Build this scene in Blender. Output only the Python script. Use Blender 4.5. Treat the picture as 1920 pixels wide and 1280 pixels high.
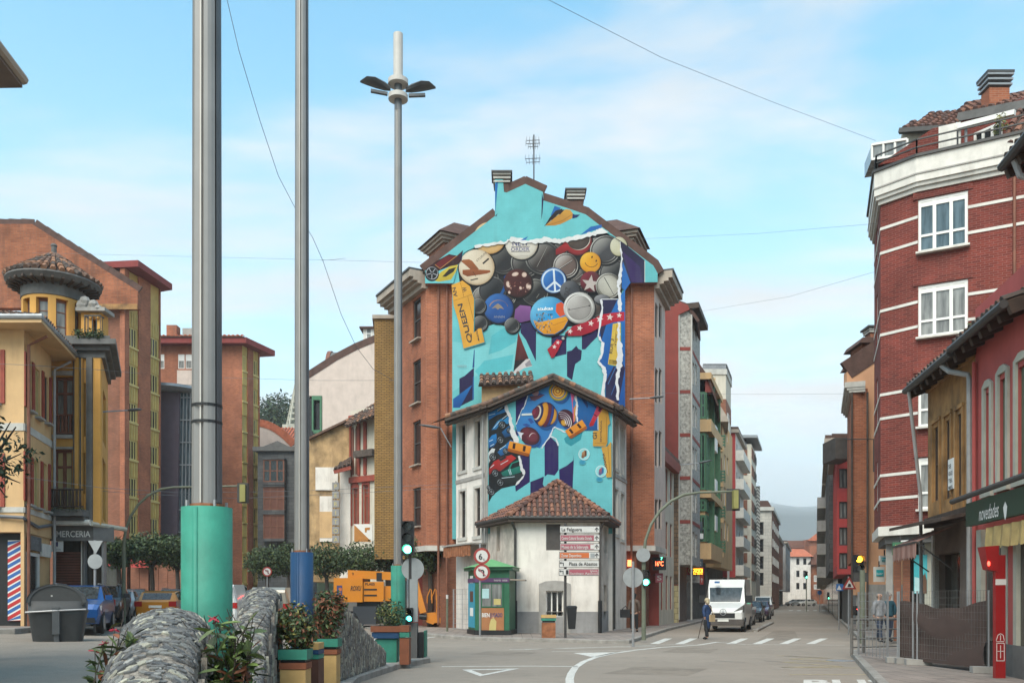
import bpy, math, random
from mathutils import Vector as V, Matrix
from mathutils.geometry import tessellate_polygon
random.seed(7)
R=math.radians
for o in list(bpy.data.objects): bpy.data.objects.remove(o)
SC=bpy.context.scene
COL=SC.collection
# ------------------------------------------------------------------ c
F, CX, CY, H=1650., 960., 1121., 1.65
cam_d=bpy.data.cameras.new('camera'); cam=bpy.data.objects.new('camera', cam_d); COL.objects.link(cam)
cam.location=(0, 0, H); cam.rotation_euler=(R(90), 0, 0)
cam_d.sensor_width=36; cam_d.lens=36*F/1920; cam_d.shift_y=(CY-640)/1920
cam_d.clip_start=.1; cam_d.clip_end=6000
SC.camera=cam
# ------------------------------------------------------------------ w
SUN_EL, SUN_AZ=50, 203
W=bpy.data.worlds.new('World'); SC.world=W; W.use_nodes=True
nt=W.node_tree; N=nt.nodes; L=nt.links; N.clear()
out=N.new('ShaderNodeOutputWorld'); bg=N.new('ShaderNodeBackground')
sky=N.new('ShaderNodeTexSky'); sky.sky_type='NISHITA'; sky.sun_disc=False
sky.sun_elevation=R(SUN_EL); sky.sun_rotation=R(SUN_AZ); sky.air_density=1.0; sky.dust_density=.6; sky.ozone_density=1.2
bg.inputs['Strength'].default_value=.056
def mixc(fac, a, b, bt='MIX', clamp=False):
 m=N.new('ShaderNodeMix'); m.data_type='RGBA'; m.blend_type=bt
 for s, v in((0, fac), (6, a), (7, b)):
  if hasattr(v, 'node'): L.new(v, m.inputs[s])
  else: m.inputs[s].default_value=v if s==0 else(*v, 1)
 return m.outputs[2]
tc=N.new('ShaderNodeTexCoord'); sep=N.new('ShaderNodeSeparateXYZ'); L.new(tc.outputs['Generated'], sep.inputs[0])
def mth(op, a, b=None, c=None):
 m=N.new('ShaderNodeMath'); m.operation=op
 for i, v in enumerate((a, b, c)):
  if v is None: continue
  if hasattr(v, 'node'): L.new(v, m.inputs[i])
  else: m.inputs[i].default_value=v
 return m.outputs[0]
zup=mth('MAXIMUM', sep.outputs['Z'], 0.02)
den=mth('ADD', zup, .16)
cmb=N.new('ShaderNodeCombineXYZ')
L.new(mth('DIVIDE', sep.outputs['X'], den), cmb.inputs[0]); L.new(mth('DIVIDE', sep.outputs['Y'], den), cmb.inputs[1])
mp=N.new('ShaderNodeMapping'); mp.inputs['Scale'].default_value=(1.0, 1.9, 1); mp.inputs['Rotation'].default_value=(0, 0, R(20)); mp.inputs['Location'].default_value=(3.3, 1.2, 0)
L.new(cmb.outputs[0], mp.inputs[0])
nz=N.new('ShaderNodeTexNoise'); nz.inputs['Scale'].default_value=1.25; nz.inputs['Detail'].default_value=9; nz.inputs['Roughness'].default_value=.56; nz.inputs['Distortion'].default_value=.35
L.new(mp.outputs[0], nz.inputs['Vector'])
def ramp(v, a, b):
 r=N.new('ShaderNodeMapRange'); r.interpolation_type='SMOOTHSTEP'; L.new(v, r.inputs[0]); r.inputs[1].default_value=a; r.inputs[2].default_value=b
 return r.outputs[0]
low=ramp(zup, .60, .10)
skyc=mixc(1.0, sky.outputs[0], (1.3, 2.2, 1.95), "MULTIPLY")
nz2=N.new('ShaderNodeTexNoise'); nz2.inputs['Scale'].default_value=1.6; nz2.inputs['Detail'].default_value=5; L.new(mp.outputs[0], nz2.inputs['Vector'])
ccol=mixc(ramp(nz2.outputs[0], .35, .68), (5.75, 5.75, 5.75), (5.0, 5.05, 5.1))
skyc=mixc(mth('MULTIPLY', low, .60), skyc, (5.1, 5.5, 5.65))
cl=mth('ADD', nz.outputs[0], mth('MULTIPLY', low, .20))
cmask=mth('MULTIPLY', ramp(cl, .48, .78), .95)
L.new(mixc(cmask, skyc, ccol), bg.inputs['Color']); L.new(bg.outputs[0], out.inputs[0])
sun_d=bpy.data.lights.new('sun', 'SUN'); sun=bpy.data.objects.new('sun', sun_d); COL.objects.link(sun)
sun_d.energy=1.5; sun_d.angle=R(48); sun_d.color=(1, .87, .74)
sd=V((math.sin(R(SUN_AZ))*math.cos(R(SUN_EL)), math.cos(R(SUN_AZ))*math.cos(R(SUN_EL)), math.sin(R(SUN_EL))))
sun.rotation_euler=sd.to_track_quat('Z', 'Y').to_euler(); sun.location=(-30, -30, 60)
SC.view_settings.view_transform='Standard'; SC.view_settings.look='None'; SC.view_settings.exposure=1.62
SC.view_settings.gamma=1; SC.view_settings.use_curve_mapping=False
SC.render.engine='CYCLES'
SC.cycles.max_bounces=6; SC.cycles.volume_bounces=4; SC.cycles.diffuse_bounces=3; SC.cycles.glossy_bounces=3; SC.cycles.transmission_bounces=4; SC.cycles.transparent_max_bounces=8
SC.cycles.caustics_reflective=False; SC.cycles.caustics_refractive=False
SC.cycles.use_denoising=True
# ------------------------------------------------------------------ m
def P(px, py, Y): return V(((px-CX)*Y/F, Y, H+(CY-py)*Y/F))
def X(px, Y): return(px-CX)*Y/F
def ZZ(py, Y): return H+(CY-py)*Y/F
def G(px, py, z=0):
 Y=(H-z)*F/(py-CY)
 return V(((px-CX)*Y/F, Y, z))
def lin(c): return tuple((x/12.92 if x<=.04045 else((x+.055)/1.055)**2.4)for x in c)
def C(h, k=1.0):
 h=h.lstrip('#'); return tuple(k*x for x in lin(tuple(int(h[i:i+2], 16)/255 for i in(0, 2, 4))))
# ------------------------------------------------------------------ m
M={}
def bsdf(name):
 m=bpy.data.materials.new(name); m.use_nodes=True; M[name]=m
 return m, m.node_tree.nodes, m.node_tree.links, m.node_tree.nodes['Principled BSDF']
def _mix(n, l, fac, a, b, bt='MIX'):
 m=n.new('ShaderNodeMix'); m.data_type='RGBA'; m.blend_type=bt
 for s, v in((0, fac), (6, a), (7, b)):
  if hasattr(v, 'node'): l.new(v, m.inputs[s])
  else: m.inputs[s].default_value=v if s==0 else(*v[:3], 1)
 return m.outputs[2]
def _noise(n, l, vec, scale, detail=4, rough=.55, stretch=None):
 if stretch:
  mp=n.new('ShaderNodeMapping'); mp.inputs['Scale'].default_value=stretch; l.new(vec, mp.inputs[0]); vec=mp.outputs[0]
 t=n.new('ShaderNodeTexNoise'); t.inputs['Scale'].default_value=scale; t.inputs['Detail'].default_value=detail; t.inputs['Roughness'].default_value=rough
 l.new(vec, t.inputs['Vector']); return t.outputs[0]
def _range(n, l, v, a, b, c=0., d=1.):
 r=n.new('ShaderNodeMapRange'); l.new(v, r.inputs[0]); r.inputs[1].default_value=a; r.inputs[2].default_value=b; r.inputs[3].default_value=c; r.inputs[4].default_value=d
 return r.outputs[0]
def _bump(n, l, b, v, strength, dist=.02):
 bn=n.new('ShaderNodeBump'); bn.inputs['Strength'].default_value=strength; bn.inputs['Distance'].default_value=dist
 l.new(v, bn.inputs['Height']); l.new(bn.outputs[0], b.inputs['Normal'])
def mat(name, rgb, rough=.8, var=.12, scale=3., bump=0., metal=0., stain=0., stain_col=(.10, .085, .07), spec=.4, grain=0.):
 """painted / plastered / plain surface with blotchy variation, drips and fine grain"""
 m, n, l, b=bsdf(name)
 t=n.new('ShaderNodeTexCoord').outputs['Object']
 a=_range(n, l, _noise(n, l, t, scale, 5, .6), .3, .7)
 col=_mix(n, l, a, tuple(x*(1-var)for x in rgb), tuple(min(1, x*(1+var))for x in rgb))
 if grain:
  g=_range(n, l, _noise(n, l, t, max(scale*22, 70), 2), .3, .7, 1-grain, 1+grain)
  cb=n.new('ShaderNodeVectorMath'); cb.operation='SCALE'; l.new(col, cb.inputs[0]); l.new(g, cb.inputs['Scale']); col=cb.outputs[0]
 if stain:
  s1=_noise(n, l, t, 2.3, 6, .65, (1, 1, .16)); s2=_noise(n, l, t, .9, 5, .6)
  mm=n.new('ShaderNodeMath'); mm.operation='MULTIPLY'; l.new(_range(n, l, s1, .46, .72), mm.inputs[0]); l.new(_range(n, l, s2, .35, .65), mm.inputs[1])
  m2=n.new('ShaderNodeMath'); m2.operation='MULTIPLY'; l.new(mm.outputs[0], m2.inputs[0]); m2.inputs[1].default_value=stain
  col=_mix(n, l, m2.outputs[0], col, stain_col)
 l.new(col, b.inputs['Base Color'])
 b.inputs['Roughness'].default_value=rough; b.inputs['Metallic'].default_value=metal; b.inputs['Specular IOR Level'].default_value=spec
 if bump: _bump(n, l, b, _noise(n, l, t, scale*9, 4), bump)
 return m
def brick(name, c1, c2, mortar, bw=.26, rh=.078, ms=.010, var=.25, stain=.3, offset=.5, bump=.5):
 m, n, l, b=bsdf(name)
 uv=n.new('ShaderNodeUVMap').outputs[0]; ob=n.new('ShaderNodeTexCoord').outputs['Object']
 t=n.new('ShaderNodeTexBrick'); t.offset=offset; l.new(uv, t.inputs['Vector'])
 for k, v in(('Scale', 1), ('Brick Width', bw), ('Row Height', rh), ('Mortar Size', ms), ('Mortar Smooth', .2), ('Bias', 0)): t.inputs[k].default_value=v
 t.inputs['Color1'].default_value=(*c1, 1); t.inputs['Color2'].default_value=(*c2, 1); t.inputs['Mortar'].default_value=(*mortar, 1)
 big=_range(n, l, _noise(n, l, ob, .55, 6, .6), .3, .7, 1-var, 1+var)
 cb=n.new('ShaderNodeVectorMath'); cb.operation='SCALE'; l.new(t.outputs['Color'], cb.inputs[0]); l.new(big, cb.inputs['Scale'])
 col=cb.outputs[0]
 if stain:
  s=_range(n, l, _noise(n, l, ob, 1.6, 6, .65, (1, 1, .2)), .5, .75, 0, stain)
  col=_mix(n, l, s, col, (.055, .04, .033))
 l.new(col, b.inputs['Base Color']); b.inputs['Roughness'].default_value=.85; b.inputs['Specular IOR Level'].default_value=.25
 if bump:
  inv=n.new('ShaderNodeMath'); inv.operation='SUBTRACT'; inv.inputs[0].default_value=1; l.new(t.outputs['Fac'], inv.inputs[1])
  _bump(n, l, b, inv.outputs[0], bump, .012)
 return m
def glass(name, rgb, rough=.08, streak=True):
 """window glass with a dim room or a curtain behind it: dark, glossy, slightly uneven"""
 m, n, l, b=bsdf(name)
 t=n.new('ShaderNodeTexCoord').outputs['Object']
 a=_range(n, l, _noise(n, l, t, 1.7, 3, .5, (4, 4, .6)), .35, .65)
 l.new(_mix(n, l, a, tuple(x*.6 for x in rgb), tuple(x*1.35 for x in rgb)), b.inputs['Base Color'])
 b.inputs['Roughness'].default_value=rough; b.inputs['Specular IOR Level'].default_value=.6
 return m
def emit(name, rgb, s):
 m, n, l, b=bsdf(name); b.inputs['Base Color'].default_value=(*rgb, 1)
 b.inputs['Emission Color'].default_value=(*rgb, 1); b.inputs['Emission Strength'].default_value=s; return m
def metal(name, rgb, rough=.45, met=.7, var=.12):
 return mat(name, rgb, rough, var, 6, 0, met, spec=.5)
# ------------------------------------------------------------------ m
WL={}
class MB:
 def __init__(s): s.v=[]; s.f=[]; s.m=[]; s.c=[]
 def add(s, vs, fs, m=0, c=None):
  o=len(s.v); s.v+=[V(p)for p in vs]; s.c+=(c if isinstance(c, list)else[c]*len(vs))
  for f in fs: s.f.append(tuple(i+o for i in f)); s.m.append(m)
  return s
 def face(s, pts, m=0, c=None): return s.add(pts, [tuple(range(len(pts)))], m, c)
 def obox(s, o, a, b, c, m=0):
  o, a, b, c=V(o), V(a), V(b), V(c)
  if a.cross(b).dot(c)<0: a, b=b, a
  return s.add([o, o+a, o+a+b, o+b, o+c, o+a+c, o+a+b+c, o+b+c],[(3, 2, 1, 0), (4, 5, 6, 7), (0, 1, 5, 4), (1, 2, 6, 5), (2, 3, 7, 6), (3, 0, 4, 7)], m)
 def box(s, x0, y0, z0, x1, y1, z1, m=0): return s.obox((x0, y0, z0), (x1-x0, 0, 0), (0, y1-y0, 0), (0, 0, z1-z0), m)
 def cbox(s, c, sx, sy, sz, rz=0, m=0):
  ca, sa=math.cos(rz), math.sin(rz); a=V((ca*sx, sa*sx, 0)); b=V((-sa*sy, ca*sy, 0)); d=V((0, 0, sz))
  return s.obox(V(c)-a/2-b/2-d/2, a, b, d, m)
 def bar(s, p, q, w, h=None, m=0, up=(0, 0, 1)):
  """rectangular bar from p to q"""
  h=h or w; p, q=V(p), V(q); d=q-p; u=V(up)
  if abs(d.normalized().dot(u))>.98: u=V((0, 1, 0))
  a=d.cross(u).normalized()*w; b=a.cross(d).normalized()*h
  return s.obox(p-a/2-b/2, a, b, d, m)
 def prism(s, poly, ext, m=0, mcap=None):
  poly=[V(p)for p in poly]; e=V(ext); n=len(poly); o=len(s.v)
  nrm=V((0, 0, 0))
  for i in range(n): nrm+=poly[i].cross(poly[(i+1)%n])
  if nrm.dot(e)>0: poly=poly[::-1]
  s.v+=poly+[p+e for p in poly]; s.c+=[None]*(2*n)
  s.f.append(tuple(range(o, o+n))); s.f.append(tuple(range(o+2*n-1, o+n-1, -1))); s.m+=[m if mcap is None else mcap]*2
  for i in range(n):
   j=(i+1)%n; s.f.append((o+j, o+i, o+n+i, o+n+j)); s.m.append(m)
  return s
 def loft(s, rings, m=0, closed=True, cap=True):
  n=len(rings[0]); o=len(s.v)
  for r in rings: s.v+=[V(p)for p in r]; s.c+=[None]*n
  for k in range(len(rings)-1):
   for i in range(n if closed else n-1):
    j=(i+1)%n
    s.f.append((o+k*n+i, o+k*n+j, o+(k+1)*n+j, o+(k+1)*n+i)); s.m.append(m)
  if cap and closed:
   s.f.append(tuple(range(o+n-1, o-1, -1))); s.f.append(tuple(range(o+(len(rings)-1)*n, o+len(rings)*n))); s.m+=[m, m]
  return s
 def tube(s, pts, r, n=8, m=0, cap=True):
  pts=[V(p)for p in pts]; rings=[]
  rr=r if isinstance(r, (list, tuple))else[r]*len(pts)
  u=None
  for i, p in enumerate(pts):
   d=(pts[min(i+1, len(pts)-1)]-pts[max(i-1, 0)]).normalized()
   if u is None:
    u=d.cross(V((0, 0, 1)))
    if u.length<.05: u=d.cross(V((0, 1, 0)))
   u=(u-d*u.dot(d)).normalized(); w=d.cross(u)
   rings.append([p+(u*math.cos(2*math.pi*k/n)+w*math.sin(2*math.pi*k/n))*rr[i]for k in range(n)])
  return s.loft(rings, m, True, cap)
 def lathe(s, prof, c=(0, 0, 0), n=16, m=0, a0=0, a1=360, cap=True):
  c=V(c); full=a1-a0>=359.9; k=n if full else n+1
  rings=[[c+V((r*math.cos(R(a0+(a1-a0)*i/n)), r*math.sin(R(a0+(a1-a0)*i/n)), z))for i in range(k)]for r, z in prof]
  return s.loft(rings, m, full, cap and full)
 def disc(s, c, r, nrm, th=.02, n=20, m=0):
  nrm=V(nrm).normalized(); return s.tube([V(c)-nrm*th/2, V(c)+nrm*th/2], r, n, m)
 def ball(s, c, rx, ry=None, rz=None, n=10, m=0):
  ry=ry or rx; rz=rz or rx; c=V(c)
  rings=[]
  for k in range(n//2+1):
   t=math.pi*k/(n//2); q=max(math.sin(t), .02)
   rings.append([c+V((rx*q*math.cos(2*math.pi*i/n), ry*q*math.sin(2*math.pi*i/n), -rz*math.cos(t)))for i in range(n)])
  return s.loft(rings, m)
 def build(s, name, mats, parent=None, smooth=False, vcol=False, off=None):
  me=s.mesh(name, mats, off if off is not None else(WL.get(parent)if parent else None), smooth, vcol)
  o=bpy.data.objects.new(name, me); COL.objects.link(o)
  if parent: o.parent=parent; WL[o]=WL.get(parent, V((0, 0, 0)))
  else: WL[o]=V((0, 0, 0))
  return o
 def mesh(s, name, mats, off=None, smooth=False, vcol=False):
  me=bpy.data.meshes.new(name); off=off or V((0, 0, 0))
  me.from_pydata([tuple(p-off)for p in s.v], [], s.f)
  if not isinstance(mats, (list, tuple)): mats=[mats]
  for m in mats: me.materials.append(M[m]if isinstance(m, str)else m)
  me.polygons.foreach_set('material_index', s.m)
  if smooth: me.polygons.foreach_set('use_smooth', [True]*len(s.f))
  uv=me.uv_layers.new(name='UVMap'); dat=[]
  for f in s.f:
   a, b, c=s.v[f[0]], s.v[f[1]], s.v[f[2]]
   nr=(b-a).cross(c-a)
   if nr.length<1e-9 and len(f)>3: nr=(c-a).cross(s.v[f[3]]-a)
   h=math.hypot(nr.x, nr.y)
   if h>.35*max(nr.length, 1e-12):
    tx, ty=-nr.y/h, nr.x/h; st=max(h/nr.length, .3)
    for i in f: q=s.v[i]; dat+=[q.x*tx+q.y*ty, q.z/st]
   else:
    for i in f: q=s.v[i]; dat+=[q.x, q.y]
  uv.data.foreach_set('uv', dat)
  if vcol:
   at=me.color_attributes.new('Col', 'FLOAT_COLOR', 'POINT')
   at.data.foreach_set('color', [x for c in s.c for x in((*c[:3], 1)if c else(1, 1, 1, 1))])
  me.update(); return me
def tag(o, label, cat, group=None, kind=None):
 if label: o['label']=label
 if cat: o['category']=cat
 if group: o['group']=group
 if kind: o['kind']=kind
 return o
def thing(name, label, cat, loc=(0, 0, 0), group=None):
 o=bpy.data.objects.new(name, None); COL.objects.link(o); o.empty_display_size=.2
 o.location=loc; WL[o]=V(loc); return tag(o, label, cat, group)
def struct(mb, name, mats, smooth=False):
 o=mb.build(name, mats, None, smooth); o['kind']='structure'; return o
def inst(name, me, parent, loc, rz=0, rot=None, sc=None):
 o=bpy.data.objects.new(name, me); COL.objects.link(o); o.parent=parent
 o.location=V(loc)-WL.get(parent, V((0, 0, 0)))if rot is not False else V(loc)
 o.rotation_euler=rot or(0, 0, rz)
 if sc: o.scale=sc
 WL[o]=V((0, 0, 0)); return o
def copy_tree(o, parent=None):
 c=o.copy(); COL.objects.link(c)
 if parent: c.parent=parent
 for ch in o.children: copy_tree(ch, c)
 return c
def text(s, o, U, Vv, h, mat_, parent, w=None, name='lettering', align='L', shear=0, bold=0, nrm_off=.006):
 """flat lettering: o = left end of the base line, U reading direction, Vv up, h cap height, w total width"""
 cu=bpy.data.curves.new('lettering', 'FONT'); cu.body=s; cu.shear=shear; cu.resolution_u=3
 if bold: cu.offset=bold
 ob=bpy.data.objects.new('tmp', cu); COL.objects.link(ob)
 me=bpy.data.meshes.new_from_object(ob.evaluated_get(bpy.context.evaluated_depsgraph_get()))
 bpy.data.objects.remove(ob); bpy.data.curves.remove(cu)
 if not me.vertices: return None
 xs=[v.co.x for v in me.vertices]; x0, x1=min(xs), max(xs)
 sy=h/.72; sx=(w/(x1-x0))if w else sy
 U=V(U).normalized(); Vv=V(Vv).normalized(); Nn=U.cross(Vv)
 sh={'L': 0, 'C': -.5, 'R': -1}[align]*(x1-x0)*sx
 off=WL.get(parent, V((0, 0, 0)))
 for v in me.vertices: v.co=V(o)+U*((v.co.x-x0)*sx+sh)+Vv*(v.co.y*sy)+Nn*nrm_off-off
 me.materials.clear(); me.materials.append(M[mat_]if isinstance(mat_, str)else mat_)
 ob=bpy.data.objects.new(name, me); COL.objects.link(ob)
 if parent: ob.parent=parent
 WL[ob]=off; return ob
# ------------------------------------------------------------------ f
class Fac:
 """vertical plane from A to B, left to right as seen from outside"""
 def __init__(s, A, B):
  s.A=V((A[0], A[1], 0)); d=V((B[0], B[1], 0))-s.A; s.len=d.length; s.U=d/s.len
  s.I=V((-s.U.y, s.U.x, 0)); s.rz=math.atan2(s.U.y, s.U.x)
 def st(s, px, py):
  d=V(((px-CX)/F, 1, (CY-py)/F)); c=V((0, 0, H))
  t=(s.A-c).dot(s.I)/d.dot(s.I); p=c+d*t
  return(p-s.A).dot(s.U), p.z
 def s_(s, px): return s.st(px, 1000)[0]
 def z_(s, px, py): return s.st(px, py)[1]
 def pt(s, a, z, d=0): return s.A+s.U*a+s.I*d+V((0, 0, z))
 def quadpx(s, x0, x1, yt, yb):
  """opening from its pixel columns and its top and bottom rows at the left column"""
  a, z1=s.st(x0, yt); _, z0=s.st(x0, yb); b, _=s.st(x1, yt)
  return(min(a, b), z0, max(a, b), z1)
 def box(s, mb, a0, a1, z0, z1, d0, d1, m=0): return mb.obox(s.pt(a0, z0, d0), s.U*(a1-a0), s.I*(d1-d0), (0, 0, z1-z0), m)
def wallface(mb, f, a0, a1, z0, z1, ops=(), m=0, rev=.18, mr=None, d=0):
 mr=m if mr is None else mr
 ops=[(max(o[0], a0+.01), max(o[1], z0+.001), min(o[2], a1-.01), min(o[3], z1-.01))for o in ops if o[2]>a0+.05 and o[0]<a1-.05 and o[3]>z0+.03 and o[1]<z1-.03]
 xs=sorted({a0, a1, *[round(o[0], 4)for o in ops], *[round(o[2], 4)for o in ops]}); zs=sorted({z0, z1, *[round(o[1], 4)for o in ops], *[round(o[3], 4)for o in ops]})
 for i in range(len(xs)-1):
  for j in range(len(zs)-1):
   cx, cz=(xs[i]+xs[i+1])/2, (zs[j]+zs[j+1])/2
   if any(o[0]<cx<o[2]and o[1]<cz<o[3]for o in ops): continue
   mb.face([f.pt(xs[i], zs[j], d), f.pt(xs[i+1], zs[j], d), f.pt(xs[i+1], zs[j+1], d), f.pt(xs[i], zs[j+1], d)], m)
 for a, b, c, e in ops:
  for p, q in(((a, b), (c, b)), ((c, b), (c, e)), ((c, e), (a, e)), ((a, e), (a, b))):
   mb.face([f.pt(*q, d), f.pt(*p, d), f.pt(*p, d+rev), f.pt(*q, d+rev)], mr)
WM={}
def window(root, f, op, mat_='white_frame', pane='glass', nx=2, bars=(), fw=.07, rev=.18, sill=None, blind=0, name='window', d=0, arch=False, border=None):
 """casement: frame with stiles and rails (part), glass (sub-part), sill and roller blind box when asked"""
 a, b, c, e=op; w, h=round(c-a, 2), round(e-b, 2)
 key=(w, h, mat_, pane, nx, tuple(bars), fw, blind, sill)
 if key not in WM:
  mb=MB(); t=.06
  fwx=min(fw, w/5)
  for x0, x1, z0, z1 in[(0, fwx, 0, h), (w-fwx, w, 0, h), (fwx, w-fwx, 0, fw), (fwx, w-fwx, h-fw, h)]: mb.box(x0, -t, z0, x1, .02, z1)
  for i in range(1, nx): x=w*i/nx; mb.box(x-fwx*.55, -t+.004, fw, x+fwx*.55, .018, h-fw)
  for q in bars: mb.box(fwx, -t+.008, h*q-fw*.4, w-fwx, .016, h*q+fw*.4)
  if blind: mb.box(fwx, -t+.012, h*(1-blind), w-fwx, .014, h-fw)
  pb=MB(); pb.box(fwx*.5, -.008, fw*.5, w-fwx*.5, .008, h-fw*.5)
  sb=None
  if sill: sb=MB(); sb.box(-.06, -.26, -.07, w+.06, .0, .0)
  WM[key]=(mb.mesh('window', mat_), pb.mesh('pane', pane), sb.mesh('sill', sill)if sb else None)
 fm, pm, sm=WM[key]
 o=inst(name, fm, root, f.pt(a, b, d+rev-.02), f.rz)
 p=bpy.data.objects.new('pane', pm); COL.objects.link(p); p.parent=o
 if sm: q=bpy.data.objects.new('sill', sm); COL.objects.link(q); q.parent=o; q.location=(0, -rev+.08-.0, 0)
 return o
def plan_z(mb, plan, z, m=0, up=True):
 pts=[V((p[0], p[1], z))for p in plan]; mb.face(pts if up else pts[::-1], m)
def offset_plan(plan, d):
 n=len(plan); res=[]
 for i in range(n):
  p0, p1, p2=V(plan[i-1][:2]), V(plan[i][:2]), V(plan[(i+1)%n][:2])
  a, b=(p1-p0).normalized(), (p2-p1).normalized(); na, nb=V((a.y, -a.x)), V((b.y, -b.x))
  k=(na+nb); k=k/max(.3, k.length_squared)*2; res.append((p1+k*d))
 return[(p.x, p.y)for p in res]
def slab(mb, plan, z0, z1, m=0, grow=0):
 q=offset_plan(plan, grow)if grow else plan
 mb.prism([(p[0], p[1], z0)for p in q], (0, 0, z1-z0), m)
def building(root, plan, z0, z1, faces, wmat, extra=(), cap=True, rev=.18, name='wall'):
 """closed block over a counter-clockwise plan; faces: edge index -> list of openings (a0,z0,a1,z1)"""
 mb=MB(); n=len(plan); fs=[]
 for i in range(n):
  f=Fac(plan[i], plan[(i+1)%n]); fs.append(f)
  wallface(mb, f, 0, f.len, z0, z1, faces.get(i, ()), 0, rev)
 plan_z(mb, plan, z1); plan_z(mb, plan, z0, 0, False)
 mb.build(name, [wmat, *extra], root); return fs
def grid(f, a0, a1, n, w, rows):
 """n equal openings of width w between a0 and a1 on each (z0,z1) row"""
 st=(a1-a0)/n
 return[(a0+st*(i+.5)-w/2, z0, a0+st*(i+.5)+w/2, z1)for z0, z1 in rows for i in range(n)]
def railing(root, f, a0, a1, z, h, d, mat_='dark_metal', step=.12, name='railing', solid=None):
 """balcony railing standing d in front of the facade, returned to it at both ends"""
 mb=MB()
 for zz in(z+.06, z+h): f.box(mb, a0, a1, zz-.025, zz+.025, -d, -d+.04);
 for a in(a0, a1-.04):
  for zz in(z+.06, z+h): f.box(mb, a+.002, a+.038, zz-.02, zz+.02, -d+.04, -.0)
 k=int((a1-a0)/step)
 for i in range(k+1):
  a=a0+(a1-a0-.02)*i/k; f.box(mb, a, a+.02, z+.085, z+h-.025, -d+.01, -d+.03)
 k=max(1, int(d/step))
 for i in range(k):
  for a in(a0+.01, a1-.03): f.box(mb, a, a+.02, z+.08, z+h-.02, -d+.04+(d-.05)*i/k, -d+.06+(d-.05)*i/k)
 return mb.build(name, mat_, root)
def tiles(root, a, b, c, d, mat_, pitch=.24, row=.40, r=.085, name='roof_tiles', bed=True):
 """barrel tiles in straight columns up the slope from the eave a-b, clipped to a-b-c-d; joined, too small to pick out singly"""
 a, b, c, d=V(a), V(b), V(c), V(d); mb=MB()
 side=(b-a).normalized(); nr=side.cross(d-a)
 if nr.length<1e-6: nr=side.cross(c-a)
 nr.normalize()
 if nr.z<0: nr=-nr
 up=nr.cross(side)
 if up.z<0: up=-up
 pl=[((p-a).dot(side), (p-a).dot(up))for p in(a, b, c, d)]
 lo_s, hi_s=min(p[0]for p in pl), max(p[0]for p in pl); n=max(1, int((hi_s-lo_s)/pitch))
 for i in range(n):
  s_=lo_s+(hi_s-lo_s)*(i+.5)/n; ts=[]
  for k in range(4):
   (x0, y0), (x1, y1)=pl[k], pl[(k+1)%4]
   if(x0-s_)*(x1-s_)<=0 and abs(x1-x0)>1e-6: ts.append(y0+(y1-y0)*(s_-x0)/(x1-x0))
  if len(ts)<2: continue
  t0, t1=min(ts), max(ts)
  if t1-t0<row*.3: continue
  k=max(1, round((t1-t0)/row))
  for j in range(k):
   q0=a+side*s_+up*(t0+(t1-t0)*j/k-.03); q1=a+side*s_+up*(t0+(t1-t0)*(j+1)/k)
   r0=r*random.uniform(.94, 1.1); up0, up1=nr*random.uniform(.03, .055), nr*.008
   jit=side*random.uniform(-.012, .012); rings=[]
   for q, u, rr in((q0, up0, r0), (q1, up1, r0*.86)):
    rings.append([q+u+jit+side*(rr*math.cos(math.pi*e/4))+nr*(rr*math.sin(math.pi*e/4))for e in range(5)])
   mb.loft(rings, random.choice((0, 0, 1, 2)), False, False)
   mb.face(rings[0], 2)
 if bed:
  base=MB(); base.prism([a, b, c, d]if(c-d).length>.02 else[a, b, c], -nr*.08)
  base.build('roof', 'tile_bed', root)
 o=mb.build(name, mat_, root); o['kind']='stuff'; return o
def leaf_cloud(mb, blobs, n, size, mats=3, flat=.0, shell=.55):
 """n small bent leaf faces through the volume of overlapping ellipsoids (cx,cy,cz,rx,ry,rz)"""
 tot=sum(b[3]*b[4]*b[5]for b in blobs)
 for b in blobs:
  k=int(n*b[3]*b[4]*b[5]/tot)
  for _ in range(k):
   d=V((random.gauss(0, 1), random.gauss(0, 1), random.gauss(0, 1))).normalized()
   q=random.uniform(shell, 1.0)**.7*random.choice((1, 1, 1, 1.07))
   p=V((b[0]+d.x*b[3]*q, b[1]+d.y*b[4]*q, b[2]+d.z*b[5]*q))
   nn=(d+V((random.gauss(0, .7), random.gauss(0, .7), random.gauss(.25, .7)))).normalized()
   u=nn.cross(V((random.gauss(0, 1), random.gauss(0, 1), random.gauss(0, 1)))).normalized(); w=nn.cross(u)
   l=size*random.uniform(.6, 1.3); g=l*.45
   mb.add([p-u*l*.5, p+w*g*.5+nn*l*.06, p+u*l*.5, p-w*g*.5+nn*l*.06], [(0, 1, 2, 3)], random.randrange(mats))
 return mb
# ------------------------------------------------------------------ p
mat('asphalt', (.25, .210, .172), .88, .13, .22, .0, grain=.3, stain=.30, stain_col=(.06, .055, .05))
mat('road_paint', (.52, .50, .46), .8, .22, 5, grain=.25)
mat('road_paint_yellow', (.38, .30, .17), .8, .25, 5, grain=.3)
brick('pavement', (.27, .225, .195), (.22, .185, .165), (.12, .105, .095), .40, .40, .012, .2, .25, 0, .3)
mat('kerb_stone', (.27, .25, .225), .85, .25, 3, .3, stain=.5)
mat('plaster_white', (.70, .645, .585), .85, .10, 1.2, .12, stain=.65, stain_col=(.22, .17, .13))
mat('plaster_cream', (.55, .50, .41), .85, .10, 1.2, .1, stain=.6, stain_col=(.20, .16, .12))
mat('plaster_grey', (.27, .26, .255), .85, .18, 1.5, .1, stain=.4)
mat('plaster_peel', (.50, .44, .38), .88, .3, 1.8, .2, stain=.9, stain_col=(.20, .13, .10))
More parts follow.
